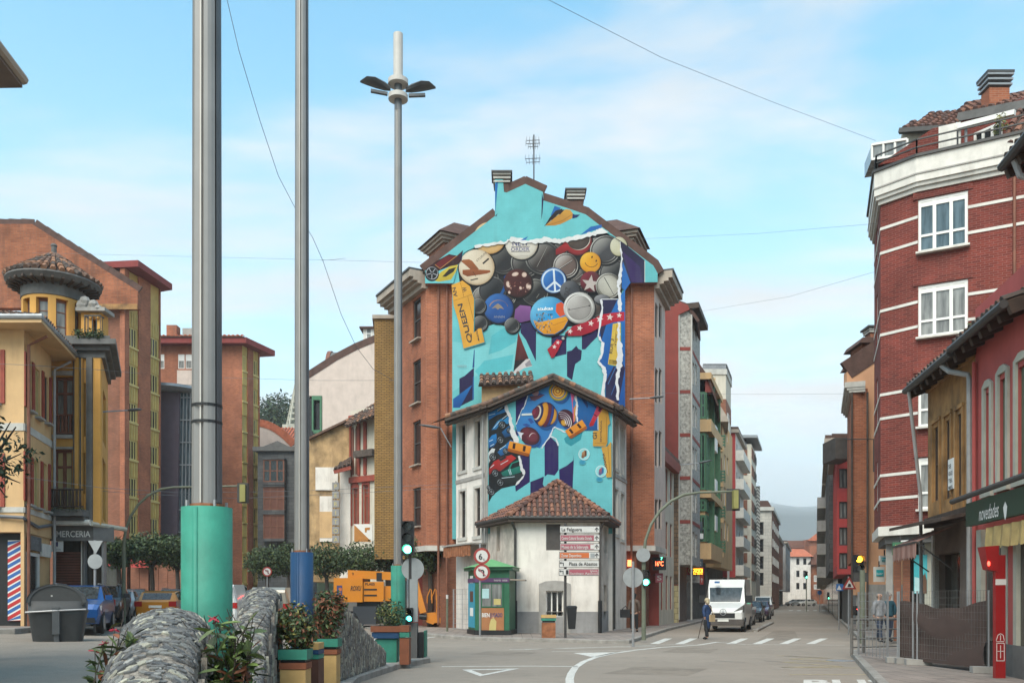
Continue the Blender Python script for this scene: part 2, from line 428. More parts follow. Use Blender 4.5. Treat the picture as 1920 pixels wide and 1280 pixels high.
mat('concrete', (.33, .31, .285), .85, .2, 1.6, .25, stain=.6, stain_col=(.11, .10, .09))
mat('concrete_light', (.47, .45, .41), .85, .15, 1.5, .15, stain=.5, stain_col=(.2, .18, .15))
mat('concrete_dark', (.13, .125, .12), .85, .25, 1.6, .2, stain=.5, stain_col=(.05, .05, .045))
mat('cornice', (.36, .30, .245), .8, .14, 2, .1, stain=.5)
mat('soffit', (.16, .12, .10), .85, .2, 2)
mat('timber_dark', (.060, .040, .030), .75, .3, 3, .1)
mat('timber_red', (.26, .050, .030), .65, .2, 3)
mat('timber_brown', (.19, .075, .045), .65, .25, 3)
mat('roof_dark', (.085, .045, .035), .85, .3, 2, .2)
mat('tile_a', (.17, .075, .052), .85, .35, 4); mat('tile_b', (.22, .10, .062), .85, .35, 4); mat('tile_c', (.115, .062, .05), .88, .4, 4)
mat('tile_old_a', (.14, .083, .06), .9, .45, 5); mat('tile_old_b', (.26, .13, .075), .9, .4, 5); mat('tile_old_c', (.085, .065, .055), .9, .4, 5)
mat('tile_bed', (.07, .045, .037), .9, .2, 3)
mat('tile_orange', (.42, .12, .06), .85, .25, 1.5)
brick('brick_orange', (.37, .118, .056), (.25, .076, .038), (.34, .18, .12), var=.25, stain=.35)
brick('brick_brown', (.27, .105, .06), (.20, .075, .045), (.18, .10, .07), var=.2)
brick('brick_red', (.185, .034, .024), (.115, .023, .018), (.21, .085, .068), var=.28, stain=.25)
brick('brick_tan', (.34, .20, .065), (.27, .155, .05), (.10, .06, .03), .30, .10, .018, var=.12)
brick('brick_old', (.35, .115, .052), (.25, .078, .036), (.22, .12, .08), .5, .13, .016, var=.35, stain=.7)
brick('brick_pink', (.40, .17, .13), (.33, .13, .10), (.30, .16, .13), .05, .5, .006, var=.12)
brick('ashlar', (.52, .48, .42), (.46, .42, .37), (.30, .28, .25), .9, .45, .015, var=.1)
brick('slate_blocks', (.085, .085, .088), (.12, .12, .122), (.05, .05, .05), .7, .35, .015, var=.25)
brick('rubble', (.25, .16, .095), (.14, .09, .06), (.10, .07, .05), .38, .26, .03, var=.5, stain=.5)
brick('yellow_stone', (.52, .44, .24), (.45, .37, .20), (.25, .2, .12), .35, .35, .02, var=.2)
mat('wall_ochre', (.56, .36, .18), .85, .10, 1.2, .1, stain=.45, stain_col=(.25, .16, .09))
mat('wall_yellow', (.60, .31, .075), .82, .10, 1.2, .08, stain=.35, stain_col=(.20, .12, .05))
mat('wall_rust', (.31, .165, .062), .88, .55, 1.1, .3, stain=1, stain_col=(.06, .042, .03))
mat('wall_pink', (.40, .085, .075), .85, .12, 1.4, .08, stain=.35, stain_col=(.16, .05, .045))
mat('wall_peach', (.56, .30, .17), .85, .08, 1.2, .05, stain=.35, stain_col=(.25, .13, .08))
mat('wall_red', (.235, .048, .037), .85, .14, 1.1, .08, stain=.25)
mat('wall_bright_red', (.40, .05, .045), .8, .1, 2); mat('roof_edge_red', (.20, .034, .03), .8, .15, 2)
mat('wall_pale_pink', (.58, .475, .415), .85, .08, 1.5, stain=.25)
mat('wall_purple', (.12, .085, .105), .8, .1, 2)
mat('ruin_plaster', (.40, .26, .13), .9, .6, .9, .6, stain=.8, stain_col=(.16, .09, .05))
mat('yellow_panel', (.44, .30, .085), .7, .12, 2); mat('yellow_rail', (.52, .42, .16), .6, .1, 2)
mat('stone_trim', (.40, .385, .32), .85, .12, 2, .1, stain=.5)
mat('granite', (.33, .315, .285), .85, .55, 7, .2, grain=.3)
mat('white_frame', (.72, .70, .66), .5, .05, 3); mat('white_paint', (.62, .585, .53), .6, .1, 3, stain=.6, stain_col=(.25, .22, .19)); mat('rail_grey', (.13, .12, .11), .5, .2, 5)
mat('dark_metal', (.045, .042, .040), .5, .2, 5); mat('black', (.012, .012, .013), .5, .2, 4); mat('rubber', (.02, .02, .021), .8, .2, 6)
mat('grey_metal', (.30, .30, .305), .45, .12, 4, 0, .5); mat('pipe_grey', (.30, .29, .28), .6, .15, 4)
mat('zinc', (.26, .27, .28), .5, .15, 3, 0, .4)
mat('rust', (.26, .10, .045), .85, .4, 5, .2)
mat('green_paint', (.055, .16, .085), .6, .15, 3); mat('green_balcony', (.06, .15, .08), .6, .2, 3); mat('green_roof', (.12, .30, .13), .6, .12, 3)
mat('pole_green', (.125, .135, .095), .6, .2, 4)
glass('glass', (.040, .045, .048)); glass('glass_curtain', (.20, .20, .19), .15); glass('glass_dark', (.015, .016, .018)); glass('glass_blue', (.07, .095, .11))
glass('shop_glass', (.035, .032, .028), .1)
mat('shutter_brown', (.16, .06, .04), .7, .15, 3); mat('shutter_dark', (.07, .06, .055), .7, .2, 3); mat('shutter_green', (.10, .115, .075), .75, .15, 3); mat('shutter_beige', (.42, .33, .15), .7, .1, 3)
mat('leaf_dark', (.020, .036, .014), .6, .3, 9); mat('leaf_mid', (.040, .066, .022), .6, .3, 9); mat('leaf_light', (.068, .094, .030), .55, .3, 9)
mat('leaf_red', (.20, .075, .038), .55, .3, 9); mat('leaf_yellow', (.22, .20, .055), .55, .3, 9)
mat('bark', (.055, .042, .034), .9, .3, 8, .3)
mat('soil', (.04, .03, .022), .95, .3, 8)
# ------------------------------------------------------------------ g
def sstep(t): t=max(0, min(1, t)); return t*t*(3-2*t)
def gz(x, y):
 """the left street lies a little higher than the junction; the right street climbs very gently far away"""
 q=sstep((y-12)/14)
 return(.40*sstep((-x-6)/7)+.17*sstep((-x-13)/4))*q
def GZ(px, py):
 """ground point on the sloping ground seen at a pixel"""
 z=0
 for _ in range(12): p=G(px, py, z); z=gz(p.x, p.y)
 return V((p.x, p.y, z))
mb=MB()
xs=[-700, -300, -120, -60, -40]+[-30+i*.75 for i in range(55)]+[14, 20, 30, 45, 70, 120, 300, 700]
ys=[-40, -10, 4]+[8+i for i in range(50)]+[60, 65, 70, 80, 90, 110, 140, 180, 240, 400, 800, 1600, 2100]
nx_=len(xs)
mb.add([(x, y, gz(x, y))for y in ys for x in xs], [(j*nx_+i, j*nx_+i+1, (j+1)*nx_+i+1, (j+1)*nx_+i)for j in range(len(ys)-1)for i in range(nx_-1)])
struct(mb, 'road', 'asphalt', True)
def kerbed(poly, h=.13, kw=.16, name='pavement', base=0, m='pavement'):
 """pavement slab with a kerb stone strip round its edge; poly counter-clockwise ground points"""
 inner=offset_plan(poly, -kw); mbp=MB()
 mbp.prism([(p[0], p[1], base-.3)for p in inner], (0, 0, .3+h))
 struct(mbp, name, m)
 k=MB(); n=len(poly)
 for i in range(n):
  a, b=V((*poly[i][:2], 0)), V((*poly[(i+1)%n][:2], 0)); c, d=V((*inner[i], 0)), V((*inner[(i+1)%n], 0))
  for z0, z1 in((base-.3, base+h+.006),):
   lo, hi=V((0, 0, z0)), V((0, 0, z1))
   bev=(c-a).normalized()*.02+(d-b).normalized()*0
   k.face([a+lo, b+lo, b+hi-V((0, 0, .02)), a+hi-V((0, 0, .02))])
   a2, b2=a.lerp(c, .14), b.lerp(d, .14)
   k.face([a+hi-V((0, 0, .02)), b+hi-V((0, 0, .02)), b2+hi, a2+hi]); k.face([a2+hi, b2+hi, d+hi, c+hi]); k.face([d+hi, d+lo, c+lo, c+hi])
 struct(k, 'kerb', 'kerb_stone')
SL=.345
def sx(y, c): return SL*y+c
isl=[G(803, 1193), G(836, 1196.5), G(880, 1199), G(960, 1202), G(1060, 1204), G(1130, 1206), G(1180, 1206), G(1197, 1201), G(1212, 1195.5)]
isl=[(p.x, p.y)for p in isl]+[(sx(45, -7.5), 45), (sx(60, -7.8), 60), (sx(120, -7.8), 120), (sx(300, -7.8), 300), (sx(300, -40), 300), (-14, 62), (-8.6, 48.5), (-6.6, 43.6), (-4.6, 40)]
kerbed(isl)
kerbed([(sx(9, 1.25), 9), (40, 9), (40, 27), (11.6, 27), (10.3, 26.3), (sx(25.4, 1.0), 25.4)], name='pavement')
kerbed([(sx(34.5, 1.9)+.6, 34.2), (40, 34.2), (140, 300), (sx(300, 1.9), 300), (sx(36, 1.7), 36)], name='pavement')
kerbed([(-60, 26.9), (-16.6, 26.9), (-15.6, 27.6), (-16.4, 34), (-17.5, 40), (-18, 55), (-20, 80), (-60, 80)], base=.57)
kerbed([(-4.6, 4), (-2.2, 4), (-2.15, 10), (-2.75, 14), (-3.0, 17.2), (-2.65, 20.5), (-2.1, 22.6), (-2.35, 23.6), (-3.3, 23.8), (-4.3, 20), (-4.7, 15), (-4.75, 9)], m='concrete')
kerbed([(sx(43.5, -2.85), 43.5), (sx(58, -2.75), 58), (sx(58, -3.0), 58), (sx(43.8, -3.15), 43.8)], h=.1, kw=.1, m='concrete')
# ---- painted markings
mk=MB(); mz=.004
def gquad(pts, m=0, z=mz):
 mk.face([(p[0], p[1], z+gz(p[0], p[1]))for p in pts], m)
def stripe(pxs, w, m=0):
 """painted line of width w metres through ground pixels"""
 ps=[G(*q)for q in pxs]
 for a, b in zip(ps, ps[1:]):
  n=V((-(b-a).y, (b-a).x, 0)).normalized()*w/2
  gquad([a+n, a-n, b-n, b+n], m)
def mb_out(name, m):
 global mk
 o=struct(mk, name, m); mk=MB(); return o
for i in range(6):
 x0=5.0+i*1.03+(3.05 if i>9 else 0)
for px in(1228, 1275, 1371, 1420, 1470, 1520):
 a=G(px-14, 1206.5); b=G(px+12, 1206.5); d=G(px+(-3 if px<1600 else 0), 1196.5)
 wv=b-a; c=G(px, 1196.3)-wv/2+V((.55, 0, 0)); gquad([a+wv*.18, b-wv*.18, c+wv*.82, c+wv*.18])
for i in range(8):
 a=G(790, 1201-i*0); y=31.5+i*.95
 gquad([(-6.9+i*.25, y), (-4.7+i*.25, y-.2), (-4.7+i*.25, y+.28), (-6.9+i*.25, y+.48)])
for i in range(5):
 y=117+0; gquad([(sx(y, -3.6+i*1.1), y), (sx(y, -3.1+i*1.1), y), (sx(y+5, -3.1+i*1.1), y+5), (sx(y+5, -3.6+i*1.1), y+5)])
mb_out('zebra_crossing', 'road_paint')
stripe([(828, 1249), (900, 1248.5), (1000, 1248), (1084, 1249)], .14)
def outline(pts, w):
 ps=[G(*p)for p in pts]; c=sum(ps, V((0, 0, 0)))/3
 inn=[c+(p-c)*.62 for p in ps]
 for i in range(3): gquad([ps[i], ps[(i+1)%3], inn[(i+1)%3], inn[i]])
outline([(866, 1254.5), (974, 1252.5), (900, 1267)], .3)
cur=[(1069, 1284), (1068, 1272), (1071, 1262), (1079, 1250), (1094, 1240), (1118, 1231), (1150, 1224), (1185, 1219)]
stripe(cur, .17)
stripe([(1185, 1218.6), (1240, 1213), (1310, 1208.5), (1345, 1203)], .16)
gquad([G(1075, 1223.5), G(1160, 1222), G(1118, 1230.5), G(1108, 1230.5)])
for a, b in(((955, 1217.2), (1230, 1211)), ((1035, 1220.5), (1175, 1219)), ((985, 1217), (1300, 1206.5))): stripe([a, b], .10)
stripe([(1345, 1203.5), (1400, 1207.5), (1500, 1208.3), (1585, 1208.8)], .10)
stripe([(1415, 1184), (1447, 1167.5)], .12)
mb_out('lane_marking', 'road_paint')
zig=[(1456, 1228.3), (1552, 1233), (1480, 1234.5), (1562, 1239.5), (1468, 1240.5), (1580, 1249), (1465, 1250), (1610, 1251.5)]
stripe(zig, .09); stripe([(1470, 1229), (1560, 1233.5)], .07); stripe([(1480, 1264), (1690, 1264)], .09)
mb_out('bus_stop_marking', 'road_paint_yellow')
bus=text('BUS', G(1506, 1283.5), (1, 0.02, 0), (.34, 1, 0), 1.15, 'road_paint', None, w=1.75, name='bus_lettering', bold=.03)
bus['kind']='structure'
for v in bus.data.vertices: v.co.z=mz
rep=MB()
for pts in([(1340, 1238), (1396, 1241)], [(1432, 1238), (1478, 1241)], [(1205, 1232), (1214, 1232.4)]):
 a, b=G(*pts[0]), G(*pts[1]); rep.face([a+V((0, -.05, .003)), b+V((0, -.05, .003)), b+V((0, .05, .003)), a+V((0, .05, .003))])
struct(rep, 'road_repair', 'concrete_dark')
mat('patch', (.20, .167, .135), .9, .25, 1.5, .3, grain=.3); rep=MB()
for pts in([(1130, 1262), (1290, 1266), (1330, 1252), (1190, 1249)], [(1240, 1222), (1330, 1224), (1350, 1215), (1270, 1214)], [(880, 1226), (980, 1229), (1010, 1222), (915, 1220)], [(1420, 1200), (1500, 1201), (1490, 1182), (1452, 1181)]): rep.face([G(*p)+V((0, 0, .0018))for p in pts])
struct(rep, 'asphalt_patch', 'patch')
mh=MB()
mh.disc(V((10.6, 21.8, .003))-V((1.9, -1.5, 0)), .36, (0, 0, 1), .008, 24)
struct(mh, 'manhole_cover', 'grey_metal')
# ------------------------------------------------------------------ m
def mural_material():
 m, n, l, b=bsdf('mural_paint')
 at=n.new('ShaderNodeAttribute'); at.attribute_name='Col'
 t=n.new('ShaderNodeTexCoord').outputs['Object']; uv=n.new('ShaderNodeUVMap').outputs[0]
 v=_range(n, l, _noise(n, l, t, 1.1, 6, .6), .3, .7, .88, 1.10)
 s=_range(n, l, _noise(n, l, t, 1.2, 6, .65, (1.5, 1, .25)), .55, .8, 0, .22)
 sc=n.new('ShaderNodeVectorMath'); sc.operation='SCALE'; l.new(at.outputs[0], sc.inputs[0]); l.new(v, sc.inputs['Scale'])
 bt=n.new('ShaderNodeTexBrick'); l.new(uv, bt.inputs['Vector'])
 for k, x in(('Scale', 1), ('Brick Width', .26), ('Row Height', .08), ('Mortar Size', .008), ('Mortar Smooth', .3)): bt.inputs[k].default_value=x
 jm=n.new('ShaderNodeMath'); jm.operation='MULTIPLY'; l.new(bt.outputs['Fac'], jm.inputs[0]); jm.inputs[1].default_value=.13
 col=_mix(n, l, jm.outputs[0], _mix(n, l, s, sc.outputs[0], (.10, .12, .12)), (.05, .07, .07))
 l.new(col, b.inputs['Base Color']); b.inputs['Roughness'].default_value=.75; b.inputs['Specular IOR Level'].default_value=.25
mural_material()
mat('print_black', (.02, .018, .02), .7); mat('print_white', (.72, .71, .68), .6, .04); mat('print_navy', (.05, .05, .14), .7); mat('print_grey', (.2, .2, .21), .7)
KP=.64
class Art:
 def __init__(s, parent, Y): s.Y=Y; s.n=0; s.parent=parent; s.mb=None; s.rng=random.Random(5)
 def at(s, px, py): return P(px, py, s.Y-.006-.00015*s.n)
 def begin(s): s.mb=MB()
 def end(s, name, parent=None):
  o=s.mb.build(name, 'mural_paint', parent or s.parent, vcol=True); s.mb=None
  if name in('painted_patches', 'painted_wheels', 'painted_glint'): o['kind']='stuff'
  return o
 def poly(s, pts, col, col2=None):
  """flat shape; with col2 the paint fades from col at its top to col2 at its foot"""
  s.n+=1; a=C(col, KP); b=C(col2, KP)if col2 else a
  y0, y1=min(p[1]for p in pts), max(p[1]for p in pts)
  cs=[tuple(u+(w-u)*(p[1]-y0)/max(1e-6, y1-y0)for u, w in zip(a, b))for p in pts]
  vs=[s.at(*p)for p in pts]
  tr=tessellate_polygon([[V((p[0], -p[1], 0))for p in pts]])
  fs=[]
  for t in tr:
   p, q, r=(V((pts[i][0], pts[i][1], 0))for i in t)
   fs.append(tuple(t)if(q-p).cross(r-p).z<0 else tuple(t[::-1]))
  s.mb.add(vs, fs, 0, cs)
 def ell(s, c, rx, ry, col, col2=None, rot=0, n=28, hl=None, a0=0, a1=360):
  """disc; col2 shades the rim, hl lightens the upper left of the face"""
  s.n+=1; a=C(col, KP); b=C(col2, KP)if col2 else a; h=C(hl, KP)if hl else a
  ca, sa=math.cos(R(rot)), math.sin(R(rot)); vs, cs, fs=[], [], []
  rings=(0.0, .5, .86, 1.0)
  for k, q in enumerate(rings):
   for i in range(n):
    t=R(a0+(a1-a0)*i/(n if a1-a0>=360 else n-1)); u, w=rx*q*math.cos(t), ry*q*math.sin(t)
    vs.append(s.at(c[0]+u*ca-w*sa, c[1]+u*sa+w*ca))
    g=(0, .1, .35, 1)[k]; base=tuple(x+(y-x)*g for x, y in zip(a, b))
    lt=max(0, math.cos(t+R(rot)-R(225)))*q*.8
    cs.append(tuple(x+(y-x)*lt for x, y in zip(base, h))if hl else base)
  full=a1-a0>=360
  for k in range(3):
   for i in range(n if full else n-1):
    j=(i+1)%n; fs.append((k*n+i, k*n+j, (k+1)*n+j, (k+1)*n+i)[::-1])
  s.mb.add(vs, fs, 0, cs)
 def ring(s, c, rx, ry, wd, col, col2=None, rot=0, n=30, a0=0, a1=360):
  s.n+=1; a=C(col, KP); b=C(col2, KP)if col2 else a; ca, sa=math.cos(R(rot)), math.sin(R(rot)); vs, cs, fs=[], [], []
  for i in range(n+1):
   t=R(a0+(a1-a0)*i/n); g=.5+.5*math.cos(2*(t-R(225)))
   for q in(1, (rx-wd)/rx):
    u, w=rx*q*math.cos(t), ry*q*math.sin(t); vs.append(s.at(c[0]+u*ca-w*sa, c[1]+u*sa+w*ca)); cs.append(tuple(x+(y-x)*(1-g)for x, y in zip(a, b)))
  for i in range(n): fs.append((2*i, 2*i+1, 2*i+3, 2*i+2))
  s.mb.add(vs, fs, 0, cs)
 def line(s, pts, wd, col, jag=0, sub=1):
  """painted stroke; jag makes a torn edge of uneven width"""
  s.n+=1; a=C(col, KP); P_=[]
  for p, q in zip(pts, pts[1:]):
   for k in range(sub): P_.append((p[0]+(q[0]-p[0])*k/sub, p[1]+(q[1]-p[1])*k/sub))
  P_.append(pts[-1]); vs=[]
  ws=wd if isinstance(wd, list)else None
  for i, p in enumerate(P_):
   a0, a1=P_[max(0, i-1)], P_[min(len(P_)-1, i+1)]; d=math.hypot(a1[0]-a0[0], a1[1]-a0[1])or 1
   nx, ny=-(a1[1]-a0[1])/d, (a1[0]-a0[0])/d; w=(wd if not ws else wd[min(len(wd)-1, i//sub)])/2
   for sg in(1, -1):
    j=w+s.rng.uniform(-jag, jag)if jag else w
    vs.append(s.at(p[0]+sg*nx*max(.3, j), p[1]+sg*ny*max(.3, j)))
  s.mb.add(vs, [(2*i, 2*i+1, 2*i+3, 2*i+2)for i in range(len(P_)-1)], 0, a)
 def star(s, c, r, col, rot=0, k=.42):
  s.poly([(c[0]+r*(1 if i%2==0 else k)*math.sin(R(rot+36*i)), c[1]-r*(1 if i%2==0 else k)*math.cos(R(rot+36*i)))for i in range(10)], col)
 def text(s, t, p, h, ang, mat_, parent, w=None, align='L', bold=.0):
  s.n+=1; u=V((math.cos(R(ang)), 0, math.sin(R(ang)))); v=V((-math.sin(R(ang)), 0, math.cos(R(ang)))); k=s.Y/F
  return text(t, s.at(*p), u, v, h*k, mat_, parent, w=w*k if w else None, align=align, bold=bold, nrm_off=.001)
def T3(k, ox, oy): return lambda*pts: [(ox+x/k, oy+y/k)for x, y in pts]
# ================================================================== t
YM=45.0
mh_=thing('mural_house', 'tall orange brick apartment house whose whole gable is painted with badges on turquoise', 'apartment house', (1.2, YM, 0))
gab=[(848, 1010), (848, 532), (797, 531), (797, 507), (862, 456), (928, 405), (928, 336), (943, 336), (945, 360), (950, 361), (985, 345), (1018, 360), (1019, 376), (1066, 391), (1098, 402), (1140, 434), (1170, 456), (1225, 498), (1233, 512), (1233, 529), (1180, 531), (1172, 531), (1172, 1010)]
w=MB(); w.prism([P(x, y, YM)for x, y in gab], (0, .38, 0)); w.build('gable_wall', 'brick_pink', mh_)
YB=45.4
fl, fr=V((X(799, YB), YB)), V((X(1227, YB), YB)); dl, dr=V((-.485, .875)), V((.326, .945))
bl, br=fl+dl*3.5, fr+dr*3.4
bl2, br2=fl+dl*6.2, fr+dr*3.4
plan=[tuple(fl), tuple(fr), tuple(br), tuple(bl)]
z_lo, z_ea=ZZ(1022, YB), ZZ(531, YB)
fR, fL=Fac(plan[1], plan[2]), Fac(plan[3], plan[0])
opsR, opsL=[], []
for yt, yb in((566, 630), (688, 752), (806, 872), (934, 990)):
 for x0, x1 in((1228.5, 1233.8), (1235.6, 1240.6)):
  opsR.append(fR.quadpx(x0, x1, yt, yb))
for yt, yb in((566, 642), (680, 760), (792, 874), (916, 988)):
 opsL.append(fL.quadpx(774, 789, yt, yb))
wm=MB()
for i in range(4):
 f=Fac(plan[i], plan[(i+1)%4]); ops={1: opsR, 3: opsL}.get(i, [])
 wallface(wm, f, 0, f.len, z_lo, z_ea, ops, 1 if i==1 else 0, .16)
plan_z(wm, plan, z_lo, 0, False); wm.build('wall', ['brick_orange', 'wall_pale_pink'], mh_)
for o in opsR: window(mh_, fR, o, 'dark_metal', 'glass_dark', 1, (), .06, .16)
for o in opsL: window(mh_, fL, o, 'shutter_dark', 'glass_dark', 1, (.5,), .07, .16, 'cornice')
gp=[(fl.x+1.1, YB+.2), (fr.x-.9, YB+.2), (br.x-.9, br.y), (bl.x+1.2, bl.y)]
g2=MB(); slab(g2, gp, 0, z_lo, 0); g2.build('ground_floor', 'brick_brown', mh_)
s2=MB(); slab(s2, plan, z_lo-.28, z_lo-.002, 0, .06); s2.build('floor_edge', 'concrete_light', mh_)
for px in(822, 838, 1184):
 p=MB(); a=P(px, 535, 45.3); p.tube([a, V((a.x, a.y, .3))], .06, 8); p.build('drain_pipe', 'timber_brown', mh_)
def cornice(root, f, a0, a1, z, mats=('cornice', 'cornice', 'dark_metal'), k=1.0, name='cornice'):
 c=MB()
 for(o0, h0, h1, mm)in((.25, 0, .22, 0), (.48, .22, .34, 1), (.72, .34, .50, 0), (.92, .50, .85, 1), (.98, .85, .95, 2)):
  f.box(c, a0, a1, z+h0*k, z+(h1-.001)*k, -o0*k, .3, mm)
 return c.build(name, list(mats), root)
cornice(mh_, fL, -1.3, fL.len+.04, z_ea-.28)
cornice(mh_, fR, .0, fR.len+.3, z_ea-.28)
prof=[(795, 505), (862, 453), (928, 403), (1000, 352), (1098, 400), (1140, 431), (1227, 497), (1235, 510)]
def back(px, t):
 q=P(px, 0, YM); k=(px-797)/(1235-797)
 return q.x+(1-k)*dl.x*t+k*dr.x*t, YM+t*((1-k)*dl.y+k*dr.y)
rf=MB(); ra=[P(x, y, YM+.1)-V((0, 0, .12))for x, y in prof]; rb=[]
for(x, y)in prof: bx, by=back(x, 5.2); rb.append(V((bx, by, ZZ(y, YM)-.12)))
for i in range(len(prof)-1): rf.face([ra[i], ra[i+1], rb[i+1], rb[i]])
rf.face(rb); rf.face([ra[0], rb[0], rb[-1], ra[-1]]); rf.build('roof', 'roof_dark', mh_)
vg=MB()
edge=[(797, 507), (862, 456), (928, 405)], [(1019, 376), (1066, 391), (1098, 402), (1140, 434), (1170, 456), (1225, 498), (1233, 512)], [(945, 360), (950, 361), (985, 345), (1018, 360)]
for e in edge:
 for i, (a, b)in enumerate(zip(e, e[1:])):
  p, q=P(*a, YM+.15+.003*i)+V((0, 0, .05)), P(*b, YM+.15+.003*i)+V((0, 0, .05)); d=(q-p).normalized()*.10; vg.bar(p-d, q+d, .15, .62)
vg.build('verge', 'roof_dark', mh_)
att=MB(); att.prism([P(x, y, YM+.39)for x, y in((946, 420), (946, 362), (985, 347), (1017, 361), (1017, 420))], (0, 3.2, 0)); att.build('attic', 'roof_dark', mh_)
st_=MB()
st_.prism([P(x, y, YM+.8)for x, y in((1019, 420), (1019, 362), (1030, 375), (1044, 375), (1044, 420))], (0, 1.5, 0)); st_.build('attic_step', 'roof_dark', mh_)
def chimney(root, px0, px1, y0, y1, Y, dpt, wm_, louvre=('concrete_light', 'dark_metal'), name='chimney', capw=.18):
 c=MB(); zt, zb=ZZ(y0, Y), ZZ(y1, Y); x0, x1=X(px0, Y), X(px1, Y); h=zt-zb; sh=min(.75, h*.45)
 c.box(x0, Y, zb, x1, Y+dpt, zt-sh); o=c.build(name, wm_, root)
 cp=MB(); cp.box(x0-capw, Y-capw, zt-.09, x1+capw, Y+dpt+capw, zt)
 cp.box(x0+.12, Y+.12, zt-sh+.002, x1-.12, Y+dpt-.12, zt-.092)
 cp.build('chimney_cap', louvre[1], o)
 lv=MB()
 for k in range(3):
  z=zt-sh+sh*(k+.35)/3.3; lv.box(x0-.07-.02*k, Y-.07-.02*k, z, x1+.07+.02*k, Y+dpt+.07+.02*k, z+.07)
 lv.build('louvre', louvre[0], o); return o
chimney(mh_, 928, 954, 322, 372, YM+.02, .9, 'roof_dark'); chimney(mh_, 1066, 1093, 355, 402, YM+.6, .8, 'roof_dark')
def dormer2(root, f, a0, a1, z0, z1, dep, zr):
 """dormer on the street side of the roof: brick body, stepped cornice, low hipped roof, one window"""
 f=Fac(f.pt(0, 0, 1.25), f.pt(f.len, 0, 1.25)); b=MB(); w_=(a0+(a1-a0)*.30, z0+.35, a0+(a1-a0)*.72, z1-.3)
 wallface(b, f, a0, a1, z0, z1, [w_], 0, .12)
 for a in(a0, a1):
  pts=[f.pt(a, z0), f.pt(a, z0, dep), f.pt(a, z1, dep), f.pt(a, z1)]; b.face(pts if a==a0 else pts[::-1])
 o=b.build('dormer', 'brick_brown', root); window(root, f, w_, 'timber_brown', 'glass_dark', 1, (), .07, .12)
 c=MB()
 for g, h0, h1 in((.10, 0, .12), (.24, .12, .26), (.36, .26, .40)): f.box(c, a0-g, a1+g, z1+h0+.001, z1+h1, -g, dep+g)
 c.build('dormer_cornice', 'cornice', o)
 r=MB(); e=.5; zz=z1+.401; q=[f.pt(a0-e, zz, -e), f.pt(a1+e, zz, -e), f.pt(a1+e, zz, dep+e), f.pt(a0-e, zz, dep+e)]
 m1, m2=f.pt((a0+a1)/2, zr, dep*.35), f.pt((a0+a1)/2, zr, dep+.4)
 r.face([q[0], q[1], m1]); r.face([q[1], q[2], m2, m1]); r.face([q[2], q[3], m2]); r.face([q[3], q[0], m1, m2]); r.face(q[::-1]); r.build('dormer_roof', 'roof_dark', o)
zd0, zd1=ZZ(516, YM), ZZ(455, 45.6)
dormer2(mh_, fL, fL.len-2.5, fL.len-.5, zd0-.6, zd1+.35, 3.0, zd1+2.0)
dormer2(mh_, fR, .5, 2.5, zd0-.6, zd1+.4, 3.0, zd1+2.05)
an=MB(); b0=P(1001, 345, YM+1.2); tp=P(1001, 253, YM+1.2); an.tube([b0, tp], .035, 6)
for py, ln, pr in((262, .38, 1), (268, .42, 1), (274, .3, 1), (296, .45, 0), (303, .40, 0)):
 c_=P(1001, py, YM+1.2); an.bar(c_-V((ln, 0, .05)), c_+V((ln*.8, .1, .03)), .025)
 for k in range(5): q=c_+V((-ln+k*ln*.42, 0, 0)); an.bar(q-V((0, 0, .16)), q+V((0, 0, .16)), .016)
tag(an.build('tv_antenna', 'dark_metal'), 'thin television antenna mast on the ridge of the tall painted house', 'antenna')
# ---- the upper painting
mu=MB(); A=Art(mh_, YM); A.begin(); A.poly([p for p in gab], '#74cdd1'); root_m=A.end('mural')
A.parent=root_m
c1, c2, c3, c4=T3(5.333, 780, 320), T3(5.333, 980, 320), T3(5.12, 830, 520), T3(5.118, 980, 520)
A.begin()
A.poly([(848, 640), (905, 648), (960, 625), (975, 640), (960, 700), (900, 700), (870, 720), (848, 735)], '#86d6da')
A.poly(c3((470, 560), (590, 480), (740, 450), (700, 620), (560, 700), (440, 740)), '#5fc4cd'); A.poly(c3((400, 800), (680, 740), (660, 880), (360, 960), (310, 900)), '#62c8d0')
A.poly(c3((160, 970), (210, 945), (300, 865), (300, 1170), (160, 1240)), '#2a1f52', '#1d1640')
A.poly(c3((300, 700), (308, 690), (304, 860), (285, 870)), '#274a86'); A.poly(c3((100, 1165), (285, 1030), (165, 1250), (100, 1250)), '#1c74bd', '#13509a'); A.poly(c3((290, 960), (300, 940), (300, 1170), (285, 1180)), '#2a63a5')
A.poly(c3((748, 430), (862, 415), (898, 500), (895, 805), (800, 600), (748, 530)), '#2a1f52')
A.poly(c3((725, 525), (830, 790), (680, 900)), '#7c2426', '#2a1214'); A.poly(c3((700, 800), (830, 780), (720, 850), (678, 905)), '#1c1418')
A.poly(c3((670, 920), (700, 880), (800, 785), (835, 780), (860, 850), (780, 870), (700, 925)), '#ddd4d2'); A.poly(c3((790, 830), (835, 790), (860, 845), (800, 858)), '#9a9499')
A.poly(c4((275, 545), (420, 560), (420, 735), (275, 770)), '#2a1f52'); A.poly(c4((568, 540), (735, 470), (715, 570), (660, 625), (600, 690), (568, 690)), '#2a1f52')
A.poly(c4((425, 710), (470, 700), (515, 655), (535, 685), (568, 700), (560, 790), (505, 830), (490, 900), (475, 985), (425, 950)), '#241a4a')
